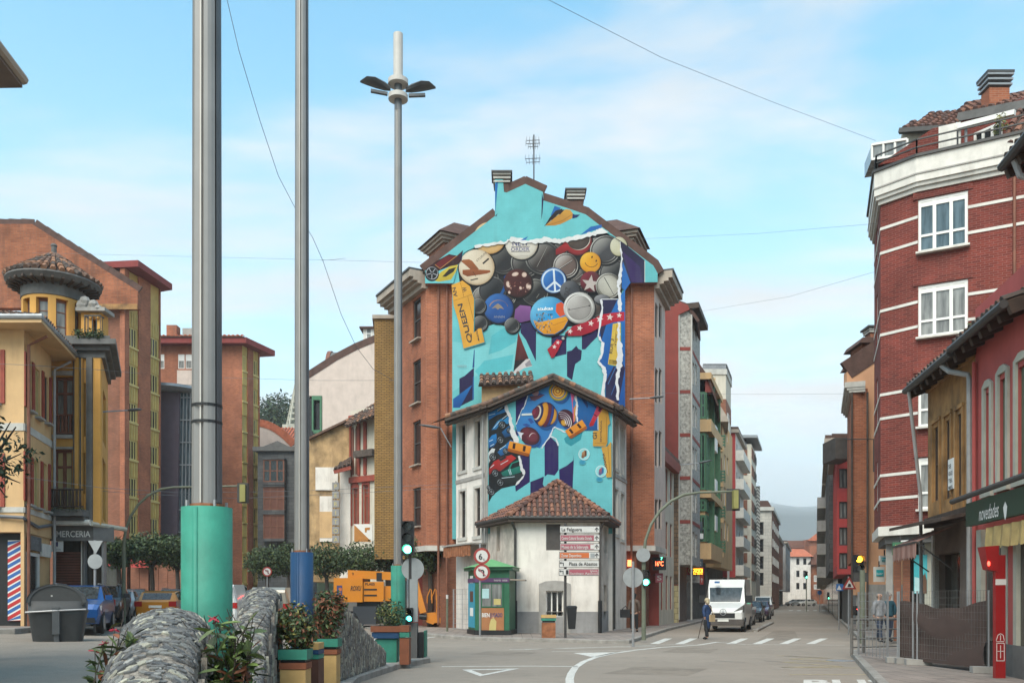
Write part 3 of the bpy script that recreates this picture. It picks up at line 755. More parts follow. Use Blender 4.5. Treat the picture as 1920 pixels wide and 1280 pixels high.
A.poly([(928, 345), (934, 340), (931, 372), (929, 400)], '#1b6cb5'); A.poly([(1016, 361), (1019, 375), (1017, 400), (1015, 412)], '#241a4a'); A.poly([(928, 405), (933, 400), (926, 418), (921, 430), (919, 418)], '#2c2156'); A.poly([(1019, 376), (1050, 388), (1040, 400), (1030, 408), (1020, 425), (1017, 400)], '#6ac6cd')
A.poly([(1040, 386), (1052, 390), (1043, 398), (1032, 405)], '#1f6cb8')
A.end('painted_patches')
A.begin()
A.poly(c2((215, 560), (270, 470), (330, 400), (395, 380), (400, 400), (300, 480)), '#23151a'); A.poly(c2((225, 550), (330, 460), (430, 385), (475, 392), (503, 430), (492, 478), (420, 515), (350, 548)), '#d8a145', '#c98a35')
A.poly(c2((300, 470), (335, 440), (340, 455), (285, 500)), '#2a1b1c'); A.poly(c2((345, 432), (395, 392), (420, 390), (375, 438)), '#2a1b1c'); A.line(c2((250, 545), (400, 500), (490, 440)), 1.0, '#9a6a24')
A.poly(c2((500, 430), (520, 440), (575, 440), (540, 470), (495, 480)), '#1d2f63'); A.end('painted_car')
A.begin()
A.poly([(893, 463), (1135, 436), (1150, 444), (1163, 456), (1165, 520), (1160, 560), (1127, 561), (1124, 590), (1080, 612), (1020, 612), (1000, 604), (975, 606), (950, 613), (930, 606), (905, 615), (890, 628), (886, 560), (878, 545), (862, 530), (858, 500), (870, 478)], '#211d21', '#15161c'); A.end('collage_ground')
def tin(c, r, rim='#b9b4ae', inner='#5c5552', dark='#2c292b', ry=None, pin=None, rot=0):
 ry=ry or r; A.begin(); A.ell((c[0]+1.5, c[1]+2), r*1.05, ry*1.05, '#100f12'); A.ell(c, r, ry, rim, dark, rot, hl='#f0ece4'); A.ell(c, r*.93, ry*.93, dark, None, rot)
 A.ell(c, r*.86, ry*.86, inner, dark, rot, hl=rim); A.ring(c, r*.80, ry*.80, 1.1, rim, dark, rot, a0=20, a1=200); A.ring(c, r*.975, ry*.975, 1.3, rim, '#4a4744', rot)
 if pin: A.line([(c[0]+pin[0], c[1]+pin[1]), (c[0]+pin[2], c[1]+pin[3])], 1.3, '#2b2625'); A.line([(c[0]+pin[0]+.6, c[1]+pin[1]-1.6), (c[0]+pin[2], c[1]+pin[3]-1.2)], .7, rim)
 return A.end('badge')
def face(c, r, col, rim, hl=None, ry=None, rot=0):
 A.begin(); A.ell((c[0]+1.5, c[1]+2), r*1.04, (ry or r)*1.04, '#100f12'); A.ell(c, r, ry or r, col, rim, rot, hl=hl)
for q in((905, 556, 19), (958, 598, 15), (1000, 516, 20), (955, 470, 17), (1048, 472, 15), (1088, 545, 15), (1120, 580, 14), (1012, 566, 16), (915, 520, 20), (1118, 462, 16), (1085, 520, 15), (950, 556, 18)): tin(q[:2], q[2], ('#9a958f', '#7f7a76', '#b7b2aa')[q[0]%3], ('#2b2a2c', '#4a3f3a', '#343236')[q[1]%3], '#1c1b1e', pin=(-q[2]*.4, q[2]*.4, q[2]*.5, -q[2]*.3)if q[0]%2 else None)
tin((944, 488), 26, '#6d6a66', '#2a292b'); tin((986, 492), 28, '#8f8b86', '#33302f'); tin((1018, 484), 33, '#a7a19a', '#3a302d', ry=31, pin=(-12, 18, 8, -20))
face((918, 446), 30, '#e6bd80', '#b98a50', '#f3d7a6'); A.end('badge')
face((978, 456), 30.5, '#e8e0d2', '#b4a897', '#f6f1e6'); A.line([(959, 463), (994, 462)], 1, '#2b2b33'); A.line([(958, 472), (994, 471.5)], 1, '#2b2b33'); A.line([(962, 481), (990, 480)], .6, '#8b8578'); b=A.end('badge')
A.text('NEW', (961, 461), 10.5, 1, 'print_navy', b, w=30, bold=.02); A.text('ORDER', (958, 470.8), 7, 1, 'print_navy', b, w=35, bold=.01)
face((1083, 452), 27, '#a52a2e', '#4a1014', '#d85a55'); A.ell((1084, 447), 22, 21, '#54473f', '#2a2222', hl='#8a7a6a'); A.ring((1084, 447), 23, 22, 1.4, '#e0d8c8', '#5a4a40'); A.end('badge')
A.begin(); A.poly([(1042, 468), (1062, 453), (1070, 466), (1052, 476), (1042, 478)], '#b3272b', '#7a161b'); A.end('badge')
tin((1150, 513), 27, '#8d8a86', '#222326'); tin((1135, 469), 29, '#b4b1aa', '#4b4a4e', ry=27, rot=-20); face((1160, 462), 16, '#d8d2b4', '#a29a78', '#ece7cf', ry=18); A.end('badge')
face((1107, 492), 19.5, '#f0a820', '#c47d10', '#f8c64a'); A.ring((1109, 489), 13, 12, 1.1, '#2a1a08', a0=25, a1=165); A.ell((1110, 482), 1.4, 2.2, '#2a1a08', rot=25); A.ell((1118, 489), 1.4, 2.2, '#2a1a08', rot=25); A.end('badge')
tin((1061, 498), 23.5, '#d6d0c8', '#77625a', '#3c2f2c', pin=(-14, 8, 12, -9))
tin((1003, 548), 25, '#9b9890', '#232225', pin=(2, 12, 8, 4)); tin((923, 545), 26, '#55565a', '#1c1d20')
A.begin(); A.ring((912, 536), 34, 46, 5, '#1d78c4', '#0d3f7c', rot=38, a0=-60, a1=45); A.end('badge')
face((893.7, 501), 33.5, '#ecd9bd', '#b59a78', '#f7ebd6'); A.poly(c1((450, 905), (470, 890), (530, 885), (560, 900), (630, 985), (560, 1000)), '#a9653a', '#8f4f2a')
A.poly(c1((465, 992), (560, 985), (740, 995), (745, 1015), (700, 1030), (570, 1050), (515, 1058), (465, 1035)), '#a35b33', '#82421f'); A.line(c1((570, 1010), (600, 1060)), .8, '#3a2218'); A.line(c1((668, 930), (728, 878)), 3.2, '#2a2426')
A.line(c1((545, 1095), (620, 1078)), 2.2, '#3c3634'); b=A.end('badge'); A.text('STUKAS', (895, 491), 4, 42, 'print_black', b, w=24)
face((935, 578), 28, '#23569f', '#0f2a58', '#3f7cc4'); A.ring((935, 577), 18, 15, 1.6, '#b78a5a', '#5a5a7a', a0=190, a1=350); A.poly(c3((470, 300), (500, 270), (530, 250), (560, 270), (590, 305), (550, 295), (530, 310), (505, 290)), '#9d8a78'); b=A.end('badge')
A.text('ANNIN', (926, 596), 4.5, 0, 'print_grey', b, w=20)
face((971, 531), 27, '#4a1c1c', '#210d0e', '#5c2a26')
for p, q, r_ in(((953, 533), 4.2, 6.5), ((991, 537), 5, 6.5), ((976, 540), 2.6, 3.4), ((983, 515), 5, 5), ((966, 514), 7, 4), ((955, 548), 2.6, 3)): A.ell(p, q, r_, '#ead0c0', '#8a5a4a', rot=-15, n=12)
A.ell((956, 531), 1.8, 4.5, '#5a2e26', n=8); A.ell((992, 533), 3.4, 1.2, '#4a211c', n=8); A.ell((991, 541), 2.2, .9, '#5c2e28', n=8)
for k in range(26):
 x, y=971+random.uniform(-19, 19), 532+random.uniform(-6, 20)
 if(x-971)**2+(y-531)**2<560: A.poly([(x, y), (x+random.uniform(1, 4), y+random.uniform(-2, 2)), (x+random.uniform(-1, 2), y+random.uniform(2, 4))], random.choice(('#8a5048', '#240c0d', '#c09080', '#5e2b28')))
A.end('badge')
A.begin(); A.poly([(966, 580), (975, 572), (995, 574), (996, 600), (970, 606), (964, 600)], '#8f5a98', '#6b3f78'); A.end('badge')
for c_, r_ in(((897, 574), 14), ((900, 606), 14), ((960, 610), 14)): tin(c_, r_, '#8b8a88', '#2e2e31')
face((1038, 526), 24, '#2467b4', '#123a74', '#4a90d8'); A.ring((1038, 526), 22.5, 22.5, 3, '#dfe9f2', '#aecbe6')
for q in((1038, 504, 1041, 547), (1040, 528, 1024, 542), (1040, 528, 1054, 540)): A.line([q[:2], q[2:]], 3.4, '#e4edf4')
A.end('badge')
face((1069, 545), 19, '#46474d', '#1e1f22', '#7c7d82'); b=A.end('badge'); A.text('ZAZ', (1066, 556), 9, 78, 'print_black', b, w=17, bold=.03)
face((1108, 528), 20, '#611624', '#2e0a12', '#8f3040'); A.star((1107, 532), 17, '#c6b9b2', 8); A.end('badge')
tin((1141, 536), 24, '#cfcbc0', '#c9c4b6', '#6c675c', pin=(-8, -16, 10, 16)); face((1129, 561), 15, '#77767a', '#39383c', '#a9a8aa', ry=9); A.end('badge')
face((1030, 592), 36, '#2f9fdd', '#12659e', '#7fd0f0')
A.poly([(1000, 600), (1010, 604), (1030, 600), (1064, 592), (1065, 600), (1056, 616), (1040, 626), (1020, 626), (1006, 615)], '#f2a826', '#e0921a'); A.poly([(1043, 570), (1052, 566), (1060, 572), (1064, 588), (1050, 594), (1042, 584)], '#e0562e'); A.line([(1036, 610), (1064, 600)], 1, '#b9741a')
for k in range(60):
 x, y=random.uniform(1003, 1034), random.uniform(586, 622); y+=(x-1003)*-.05
 A.poly([(x, y), (x+random.uniform(1.5, 4), y+random.uniform(-1, 2)), (x+random.uniform(0, 2), y+random.uniform(2, 5))], random.choice(('#6d6a66', '#b4b0a8', '#3b393a', '#8d8a84', '#54524f')))
b=A.end('badge'); A.text('stukas', (1008, 582), 6, 3, 'print_white', b, w=29, bold=.02)
A.begin(); A.ell((1088, 580), 30, 30, '#17131a'); A.ell((1086, 577), 29.5, 29.5, '#e4e0da', '#8c8782', hl='#f6f3ee'); A.ring((1086, 577), 26, 26, 2, '#8f8a84', '#f2efe8'); A.ell((1086, 577), 23, 23, '#aaa49f', '#8a847e', hl='#d6d1cb'); A.line([(1067, 581), (1106, 573)], 1, '#5f5a58'); A.ell((1067, 580), 1.6, 1.6, '#5a5553', n=8); A.ell((1105, 573), 1.6, 1.6, '#2a2626', n=8); A.end('badge')
A.begin(); A.poly([(797, 531), (797, 507), (862, 456), (928, 405), (1008, 420), (1022, 428), (1078, 413), (1105, 412), (1141, 434), (1142, 436), (1128, 437), (1115, 439), (1090, 446), (1063, 452), (1045, 454), (1020, 450), (1000, 454), (985, 453), (958, 449), (945, 456), (915, 458), (892, 463), (876, 470), (868, 476), (858, 500), (850, 531)], '#74cdd1'); A.end('painted_patches')
A.begin()
A.poly(c1((95, 985), (200, 905), (330, 835), (410, 850), (470, 795), (450, 900), (420, 940), (330, 960), (230, 1000), (110, 1070)), '#431519', '#2a0f14'); A.poly(c1((190, 940), (300, 850), (405, 860), (240, 980)), '#6b1c20'); A.line(c1((190, 938), (240, 980), (410, 850)), 1.1, '#c98a4a')
A.poly(c1((180, 1100), (250, 1010), (340, 955), (420, 940), (400, 1010), (350, 1090), (230, 1110)), '#dcc24a', '#c9ae3a'); A.poly(c1((262, 1060), (330, 985), (400, 965), (375, 1010), (300, 1060)), '#2a2418'); A.ell((810, 514), 13, 13.5, '#16161a'); A.ring((810, 512), 11.5, 12, 1.2, '#c4c4c8', '#77777c')
for k in range(5): A.line([(810, 512), (810+10*math.cos(R(72*k+20)), 512+10.5*math.sin(R(72*k+20)))], 1.3, '#b4b4ba')
A.ell((810, 512), 2, 2, '#3a3a3e', n=8); A.poly(c1((430, 860), (470, 795), (455, 900)), '#1e1740'); A.end('painted_car')
def ticket(pts, col, lines=(), words=()):
 A.begin(); A.poly([(x+1.6, y+2)for x, y in pts], '#3d8f98'); A.poly(pts, col); [A.line(l_, .7, '#8f651c')for l_ in lines]; o=A.end('ticket')
 for t, p, h, ang, w_ in words: A.text(t, p, h, ang, 'print_black', o, w=w_, bold=.02)
ticket(c3((85, 72), (165, 42), (190, 30), (262, 85), (302, 210), (298, 530), (345, 490), (372, 488), (402, 620), (200, 682), (150, 420), (105, 270)), '#ecac3e',[c3((170, 50), (205, 190)), c3((105, 225), (280, 165)), c3((240, 180), (298, 420)), c3((330, 500), (352, 620))],[('QUEEN', (886, 641), 9.5, 105, 75), ('W', (876, 546), 8, 105, 9), ('AN', (858, 556), 7, 102, 18), ('MARTES', (899, 638), 3, 102, 20), ('PLAZA', (880, 618), 3, 103, 36)])
A.begin()
A.poly([(1127, 561), (1160, 561), (1172, 540), (1172, 765), (1135, 765), (1135, 705), (1132, 690), (1121, 678), (1128, 665), (1130, 643), (1122, 630), (1129, 580)], '#1f74c2', '#0f4f9c')
A.poly([(1127, 561), (1158, 561), (1140, 598), (1127, 640), (1124, 610)], '#22204a'); A.poly([(1136, 765), (1136, 715), (1160, 668), (1172, 690), (1158, 765)], '#221c48'); A.line([(1140, 720), (1158, 680)], 1.4, '#4a78b4'); A.line([(1146, 740), (1160, 705)], 1.2, '#3f68a6')
A.poly([(1140, 437), (1170, 456), (1209, 488), (1209, 530), (1180, 530), (1172, 540), (1166, 520), (1163, 453)], '#221c33', '#2a1f52'); A.poly([(1168, 490), (1182, 530), (1172, 545), (1166, 540), (1166, 500)], '#1f6cbc'); A.poly([(1166, 470), (1200, 500), (1205, 530), (1185, 530)], '#38235c'); A.poly([(1209, 490), (1225, 500), (1233, 514), (1233, 529), (1209, 529)], '#6fc8cc'); A.line([(1209, 489), (1209, 529)], 1.1, '#e6e6e0'); A.end('painted_patches')
ticket(c4((865, 445), (940, 432), (940, 600), (912, 850), (818, 832), (845, 640)), '#e6c04e', [c4((830, 790), (918, 805)), c4((905, 450), (880, 640))], [('RUE 3', (1148, 663), 6, 84, 28), ('18 NOV', (1155, 650), 3, 84, 24)])
A.begin()
for k in range(11): A.line([(1143+k*1.3, 674+k*.12), (1142.6+k*1.3, 682+k*.12)], random.choice((.4, .8, .6)), '#2a2418')
A.end('painted_barcode')
A.begin(); A.poly(c4((405, 535), (480, 468), (600, 430), (690, 392), (760, 355), (870, 338), (976, 330), (976, 415), (870, 430), (760, 468), (660, 525), (560, 560), (440, 562)), '#c8203a', '#a0142c')
A.poly(c4((235, 690), (290, 640), (330, 592), (380, 608), (345, 690), (300, 765), (275, 772)), '#c8203a', '#a5182e'); A.ell((1056, 634), 3.5, 3, '#c9c4bc', '#3a3432', n=12); A.poly(c4((405, 545), (440, 520), (430, 560), (395, 590)), '#2a1c2a')
for c_, r_, rt in(((1069, 621), 5.5, 20), ((1087, 615), 6, 15), ((1108, 606), 6, 12), ((1124.6, 598.5), 7, 10), ((1143.6, 594.5), 7, 6), ((1161, 591), 5.5, 4), ((1046, 642), 4, 15), ((1039.5, 650), 4.6, 10)): A.star(c_, r_, '#f0dcd6', rt)
A.end('star_strap')
A.begin(); A.line([(890, 463), (915, 458), (945, 455), (958, 449), (985, 453), (1000, 453), (1020, 449), (1045, 453), (1063, 450), (1090, 444), (1115, 437), (1128, 432)], [4, 6, 4, 8, 6, 9, 9, 7, 8, 8, 8, 8, 9], '#f0efec', 1.7, 5); A.poly([(1112, 440), (1128, 427), (1141, 436), (1132, 438)], '#efeeeb')
A.poly(c2((580, 640), (680, 560), (790, 540), (790, 570), (700, 600)), '#1f6cb8'); A.poly([(975, 451), (990, 443), (985, 450)], '#1f6cb8'); A.end('torn_paper')
A.begin(); A.line([(1127, 561), (1129, 580), (1122, 630), (1130, 643), (1128, 665), (1121, 678), (1132, 690), (1135, 705), (1130, 738), (1134, 760)], [3, 3, 3, 5, 4, 4, 6, 5, 6, 5], '#eeedf0', 1.3, 5); A.line([(1127, 561), (1158, 560.5)], 1.4, '#eeedf0')
A.line([(1163, 453), (1164, 470), (1166, 489), (1163, 517), (1160, 536), (1162, 560), (1163, 584)], [3, 3, 4, 6, 5, 6, 4], '#eeedf0', 1.5, 5); A.line([(1161, 604), (1159, 622), (1162, 645), (1163, 665), (1160, 690), (1157, 710), (1158, 750)], [4, 5, 10, 11, 6, 5, 4], '#eeedf0', 1.8, 5); A.end('torn_paper')
A.text('MARZO', (858, 688), 4, 0, 'print_grey', root_m, w=17)
# ================================================================== t
YH=41.5
oh=thing('painted_old_house', 'old two storey white house with a tiled gable, toys and cars painted on its end', 'house', (1.4, YH, 0))
hl_, hr_=V((X(915, YH), YH)), V((X(1148, YH), YH)); el, er=V((-.485, .875)), V((.33, .944))
pl=[tuple(hl_), tuple(hr_), tuple(hr_+er*3.2), tuple(hl_+el*3.5)]
fl_, fr_=Fac(pl[3], pl[0]), Fac(pl[1], pl[2])
ze=ZZ(760, YH)
oL=[fl_.quadpx(862, 873, 798, 884), fl_.quadpx(891, 901, 790, 876), fl_.quadpx(862, 873, 922, 1008), fl_.quadpx(890, 901, 916, 1005)]
oR=[fr_.quadpx(1152, 1158, 786, 876), fr_.quadpx(1164, 1170, 800, 888), fr_.quadpx(1152, 1159, 915, 1000), fr_.quadpx(1164, 1170, 924, 1010)]
wm=MB()
for i in range(4):
 f=Fac(pl[i], pl[(i+1)%4]); wallface(wm, f, 0, f.len, .1, ze, {1: oR, 3: oL}.get(i, []), 0, .22)
apx=P(1037, 710, YH); wm.prism([P(915, 760, YH), P(1148, 760, YH), apx], (0, .35, 0)); wm.build('wall', 'plaster_white', oh)
for f, ops in((fl_, oL), (fr_, oR)):
 for o in ops:
  window(oh, f, o, 'shutter_dark', 'glass_dark', 1, (.62,), .07, .22)
  sb=MB(); f.box(sb, o[0]-.12, o[0]-.002, o[1]-.1, o[3]+.12, -.025, .1); f.box(sb, o[2]+.002, o[2]+.12, o[1]-.1, o[3]+.12, -.025, .1); f.box(sb, o[0], o[2], o[3]+.002, o[3]+.12, -.025, .1); f.box(sb, o[0]-.2, o[2]+.2, o[1]-.16, o[1]-.002, -.06, .1); sb.build('window_surround', 'concrete_light', oh)
for f in(fl_, fr_):
 q=MB(); z=f.z_(f.st(890 if f is fl_ else 1160, 890)[0]and(890 if f is fl_ else 1160), 893); f.box(q, 0, f.len, z-.14, z+.04, -.04, .02); f.box(q, f.len-.28 if f is fl_ else 0, f.len if f is fl_ else .28, .1, ze, -.03, .02); q.build('string_course', 'concrete', oh)
ap=P(1037, 704, YH-.35); e1, e2=P(838, 779, YH), P(1190, 781, YH)
eL0, eR0=P(834, 782, YH+1.6), P(1192, 783, YH+1.2)
bkL, bkR, bkA=eL0+V((el.x, el.y, 0))*2.0, eR0+V((er.x, er.y, 0))*2.2, ap+V((.1, 3.4, 0))
gl, gr=P(914, 756, YH-.35), P(1150, 757, YH-.35)
rfm=MB()
rfm.face([gl, ap, bkA, bkL]); rfm.face([ap, gr, bkR, bkA]); rfm.face([gl, bkL, eL0]); rfm.face([gr, eR0, bkR]); rfm.face([eL0, gl, P(915, 768, YH), eL0+V((.3, 0, -.25))])
rfm.build('roof', 'tile_old_a', oh)
vt=MB(); vb=MB()
def verge(a, b, n, w_=.5):
 for i in range(n):
  p, q=a.lerp(b, i/n), a.lerp(b, (i+1.1)/n); vt.tube([p+V((0, random.uniform(-.02, .02), random.uniform(0, .03))), q+V((0, 0, .02))], [.125, .105], 8, random.choice((0, 0, 1, 2)))
  vt.tube([p+V((0, .3, .03)), q+V((0, .3, .05))], [.12, .10], 6, random.choice((0, 1, 2)))
 vb.bar(a+V((0, .15, -.17)), b+V((0, .15, -.16)), w_, .11); vb.bar(a+V((0, .22, -.33)), b+V((0, .22, -.27)), .3, .10)
verge(P(836, 781, YH), gl, 8); verge(gl, ap, 12); verge(gr, ap, 11); verge(P(1192, 784, YH+.3), gr, 5)
vt.build('verge_tiles', ['tile_old_a', 'tile_old_b', 'tile_old_c'], oh)['kind']='stuff'; vb.build('verge_board', 'timber_dark', oh)
ev=MB()
for f in(fl_, fr_): f.box(ev, -.2, f.len+.2, ze-.25, ze-.05, -.55, .02);
ev.build('eaves', 'timber_dark', oh)
for px, Y in((905, 41.7), (1152, 41.6)):
 p=MB(); a=P(px, 775, Y); p.tube([a, V((a.x, a.y-.05, .2))], .05, 8); p.build('drain_pipe', 'pipe_grey' if px<1000 else 'dark_metal', oh)
dm=MB(); a, b=P(903, 722, 43.4), P(985, 722, 43.4); dm.box(a.x, 43.4, ZZ(770, 43.4), b.x, 44.8, ZZ(720, 43.4)); dm.build('attic_box', 'ruin_plaster', oh)
tiles(oh, P(897, 722, 43.0), P(1000, 716, 43.0), P(1000, 703, 44.4), P(903, 702, 44.4), ['tile_old_a', 'tile_old_b', 'tile_old_c'], pitch=.3, r=.11)
aw=MB(); fl_.box(aw, .2, fl_.len-.1, ZZ(1020, YH), ZZ(1017, YH), -.9, -.0); aw.build('canopy', 'concrete', oh)
av=MB()
for i in range(12): a0=.3+i*(fl_.len-.5)/12; fl_.box(av, a0, a0+.21, ZZ(1040, YH)-random.uniform(0, .06), ZZ(1021, YH), -.85, -.80)
av.build('canopy_valance', 'rust', oh)
# ---- the lower painting
A=Art(oh, YH-.0); d5, d6=T3(4.925, 900, 700), T3(4.923, 1030, 700)
A.begin(); A.poly([(915, 1000), (915, 762), (945, 747), (1037, 711), (1148, 757), (1148, 1000)], '#74cdd3'); root_m=A.end('mural'); A.parent=root_m
A.begin()
A.poly(d5((395, 160), (470, 125), (660, 45), (820, 120), (890, 160), (920, 420), (850, 470), (790, 520), (700, 495), (645, 580), (590, 650), (550, 690), (460, 650), (350, 570), (330, 470), (400, 310), (440, 210)), '#3f8ed0', '#2f74b8')
for q in((430, 250, 520, 240), (440, 420, 500, 450), (390, 470, 470, 480), (560, 95, 640, 110), (520, 190, 600, 200)): A.poly(d5(q[:2], ((q[0]+q[2])/2, q[1]-10), q[2:], ((q[0]+q[2])/2, q[3]+14)), '#2b4f96')
A.poly(d5((480, 160), (500, 120), (530, 130), (545, 180), (520, 215), (485, 195)), '#b58f94'); A.poly(d5((455, 210), (600, 195), (550, 230), (500, 255), (470, 240)), '#6b4250')
A.poly(d5((330, 170), (390, 150), (435, 210), (425, 290), (385, 330), (330, 470)), '#2a1a5c'); A.poly(d5((325, 480), (350, 560), (345, 640), (460, 750), (460, 1000), (330, 1090), (325, 1040), (410, 940), (375, 780), (330, 620)), '#291a56')
A.poly(d5((595, 650), (620, 600), (650, 585), (700, 630), (725, 670), (725, 890), (690, 940), (625, 930), (597, 950)), '#2a1a5c'); A.poly(d5((465, 1000), (590, 950), (580, 1020), (600, 1060), (465, 1115)), '#291a56'); A.poly(d6((90, 885), (160, 850), (222, 800), (224, 745), (226, 800), (215, 1060), (95, 1015)), '#2a1a5c')
A.poly(d5((345, 120), (395, 150), (440, 210), (420, 150), (460, 130)), '#8fdcdf'); A.poly(d6((135, 600), (180, 560), (310, 530), (290, 610), (200, 670), (150, 640)), '#2d9aa8')
A.end('painted_patches')
A.begin(); A.poly(d5((75, 290), (140, 245), (220, 240), (255, 330), (285, 430), (290, 560), (350, 640), (370, 760), (410, 930), (330, 1030), (200, 1060), (120, 1120), (80, 1190)), '#14171d'); A.end('collage_ground')
def pcar(body, col, col2, dark=(), glint=()):
 A.begin(); A.poly(d5(*body), col, col2)
 for q in dark: A.poly(d5(*q), '#101319')
 for q in glint: A.line(d5(*q), 1.0, '#d6ecf6')
 A.end('painted_car')
pcar([(78, 350), (130, 310), (215, 285), (255, 330), (250, 350), (150, 385), (80, 430)], '#2c8ed0', '#115a98', [[(150, 345), (215, 300), (230, 320), (170, 352)]], [[(160, 345), (210, 310)], [(80, 385), (140, 370)]])
pcar([(105, 520), (160, 440), (270, 375), (285, 430), (260, 465), (190, 460), (150, 515)], '#2f97d2', '#14689f', [[(200, 425), (250, 385), (262, 392), (215, 430)]], [[(125, 505), (180, 440)], [(205, 420), (250, 385)]])
pcar([(78, 610), (110, 570), (150, 555), (160, 620), (130, 670), (80, 690)], '#1f80c4', '#0e4a80', [], [[(85, 625), (120, 610)], [(95, 670), (130, 650)]])
pcar([(200, 540), (270, 480), (285, 520), (285, 575), (230, 590)], '#1f6ea8', '#0d3b68'); pcar([(160, 725), (220, 670), (285, 610), (330, 640), (280, 720), (190, 760)], '#2382c0', '#10508a', [], [[(180, 700), (240, 660)]])
pcar([(78, 730), (110, 690), (140, 695), (120, 760), (80, 830)], '#dfe1e0', '#a8aaac'); pcar([(80, 880), (130, 810), (200, 775), (290, 750), (335, 780), (300, 810), (190, 900), (140, 895), (82, 935)], '#c62a28', '#7c1214', [[(170, 790), (230, 765), (250, 775), (190, 810)]], [[(190, 840), (260, 800)], [(95, 870), (130, 840)]])
pcar([(195, 915), (260, 880), (290, 825), (370, 795), (385, 830), (395, 905), (260, 950), (210, 945)], '#1f9a86', '#0e5e54', [[(280, 870), (300, 830), (360, 810), (372, 850), (290, 880)]], [[(262, 885), (280, 935)], [(275, 880), (290, 930)]]); pcar([(150, 990), (200, 955), (390, 920), (400, 940), (320, 1020), (210, 1050)], '#2b3436', '#151a1c', [], [[(200, 965), (320, 950)]])
A.begin()
for x, y, r_ in((205, 475, 36), (188, 612, 36), (120, 770, 36), (140, 920, 36), (187, 1005, 38), (105, 1090, 36), (235, 715, 26), (270, 525, 26), (80, 1050, 20)):
 c_=d5((x, y))[0]; r_/=4.925; A.ell(c_, r_, r_*1.08, '#0c0d10'); A.ring(c_, r_*.72, r_*.78, 1.0, '#9aa0a6', '#3c4046'); A.ell(c_, r_*.25, r_*.25, '#83888c', n=10)
 for k in range(5): A.line([c_, (c_[0]+r_*.6*math.cos(k*1.257), c_[1]+r_*.64*math.sin(k*1.257))], .7, '#7e848a')
A.end('painted_wheels')
A.begin(); A.line(d5((220, 240), (245, 320), (275, 400), (290, 470), (300, 550), (345, 640)), [6, 6, 6, 7, 9, 6], '#ecebea', 1.3, 4); A.line(d5((360, 760), (375, 830), (390, 880), (408, 935), (330, 1030)), [5, 5, 6, 3, 2], '#ecebea', 1.0, 4); A.poly(d5((95, 275), (150, 245), (215, 240), (215, 262), (120, 285)), '#d8d6d2')
A.line(d5((440, 205), (405, 310), (385, 335), (335, 470)), 1.6, '#e6e8ee', .7, 4); A.line(d5((790, 545), (700, 495), (675, 500), (650, 575), (590, 655), (570, 690)), 2.2, '#dfe8f0', .8, 4); A.line(d6((85, 665), (60, 600), (15, 580), (5, 560)), 2.4, '#dfe8f0', .8, 3); A.end('torn_paper')
def top(c, parts, rot=0):
 A.begin(); A.ell((c[0]+4, c[1]+5), parts[0][2]*.95, parts[0][3], '#1f4f8c', rot=rot)
 for dx, dy, rx, ry, col, col2 in parts:
  t=R(rot); A.ell((c[0]+dx*math.cos(t)-dy*math.sin(t), c[1]+dx*math.sin(t)+dy*math.cos(t)), rx, ry, col, col2, rot, hl=None)
 A.end('spinning_top')
top((1047, 733), [(0, 0, 18.5, 18.5, '#8fa03c', '#6f8a3c'), (0, 0, 16.5, 16.5, '#e8a82c', '#c88a1e'), (0, 0, 14, 14, '#2c86b4', '#226a94'), (0, 0, 12, 12, '#f0b840', '#e0a02c'), (-1, 0, 9, 9, '#a5402a', '#8a3020'), (-1, 0, 7.5, 7.5, '#f0b840', '#e0a02c'), (-1, 0, 4.6, 4.6, '#a5402a', '#8a3020'), (-1, 0, 3, 3, '#f4c858', '#c88a1e')])
A.begin(); A.line([(978, 777), (1000, 776)], 3.6, '#e0e6e4'); A.end('painted_tip')
top((1022, 777), [(0, 0, 22, 24, '#26306e', '#161a40'), (14, 0, 8, 15, '#d69a34', '#8a5a1c'), (9, 0, 7, 20, '#2a3a86', '#1a2050'), (4, 0, 7, 23, '#6a1f34', '#3c0f1e'), (-4, 0, 9, 23, '#e8a02c', '#9a5a14'), (-12, 0, 8, 18, '#1f2c62', '#141a3c'), (-15, 0, 7, 14, '#f0e6da', '#b4a494'), (-17, 0, 6, 12, '#6e2038', '#3c0f1e'), (-21, 0, 4, 7, '#8a2a44', '#4c1426')], 14)
top((993, 817), [(0, 0, 20, 16, '#5c1f30', '#2c0e18'), (4, -2, 12, 10, '#74303e', '#5c1f30'), (-10, -3, 8, 9, '#6d2836', '#451522')], 32)
A.begin(); A.poly(d5((345, 535), (405, 550), (385, 570), (385, 615)), '#dcdce4'); A.ring((1000, 820), 8, 9, 1.2, '#e6d6da', '#8a4a58', a0=190, a1=310); A.end('painted_glint')
top((1062, 784), [(0, 0, 15, 18, '#4c1a30', '#2a0e1c'), (-9, 4, 5, 6, '#d8a23a', '#8a6420')], -35)
A.begin()
for r_ in(17, 13.5, 10, 6.8): A.ring((1054, 790), r_, r_*1.15, 1.5, '#e6dcdf', '#9a8a94', rot=-35, a0=-75, a1=70)
A.end('painted_stripes')
A.begin(); A.poly(d6((188, 120), (245, 145), (215, 270), (232, 440), (222, 455), (212, 300)), '#e86a98', '#d85888'); A.poly(d6((225, 320), (250, 280), (240, 440), (226, 440)), '#d8924a')
A.poly(d6((255, 170), (450, 220), (448, 522), (330, 524), (262, 440), (250, 300)), '#1f72b8', '#105092'); A.poly(d6((270, 190), (320, 190), (360, 300), (350, 320), (300, 240)), '#122c66'); A.poly(d6((360, 210), (440, 300), (435, 330), (370, 230)), '#143a7c'); A.line(d6((250, 155), (242, 220), (258, 300), (248, 380), (262, 445)), 3.2, '#ecebee', 1, 5); A.line(d6((449, 225), (449, 520)), 1.3, '#ecebee'); A.end('torn_paper')
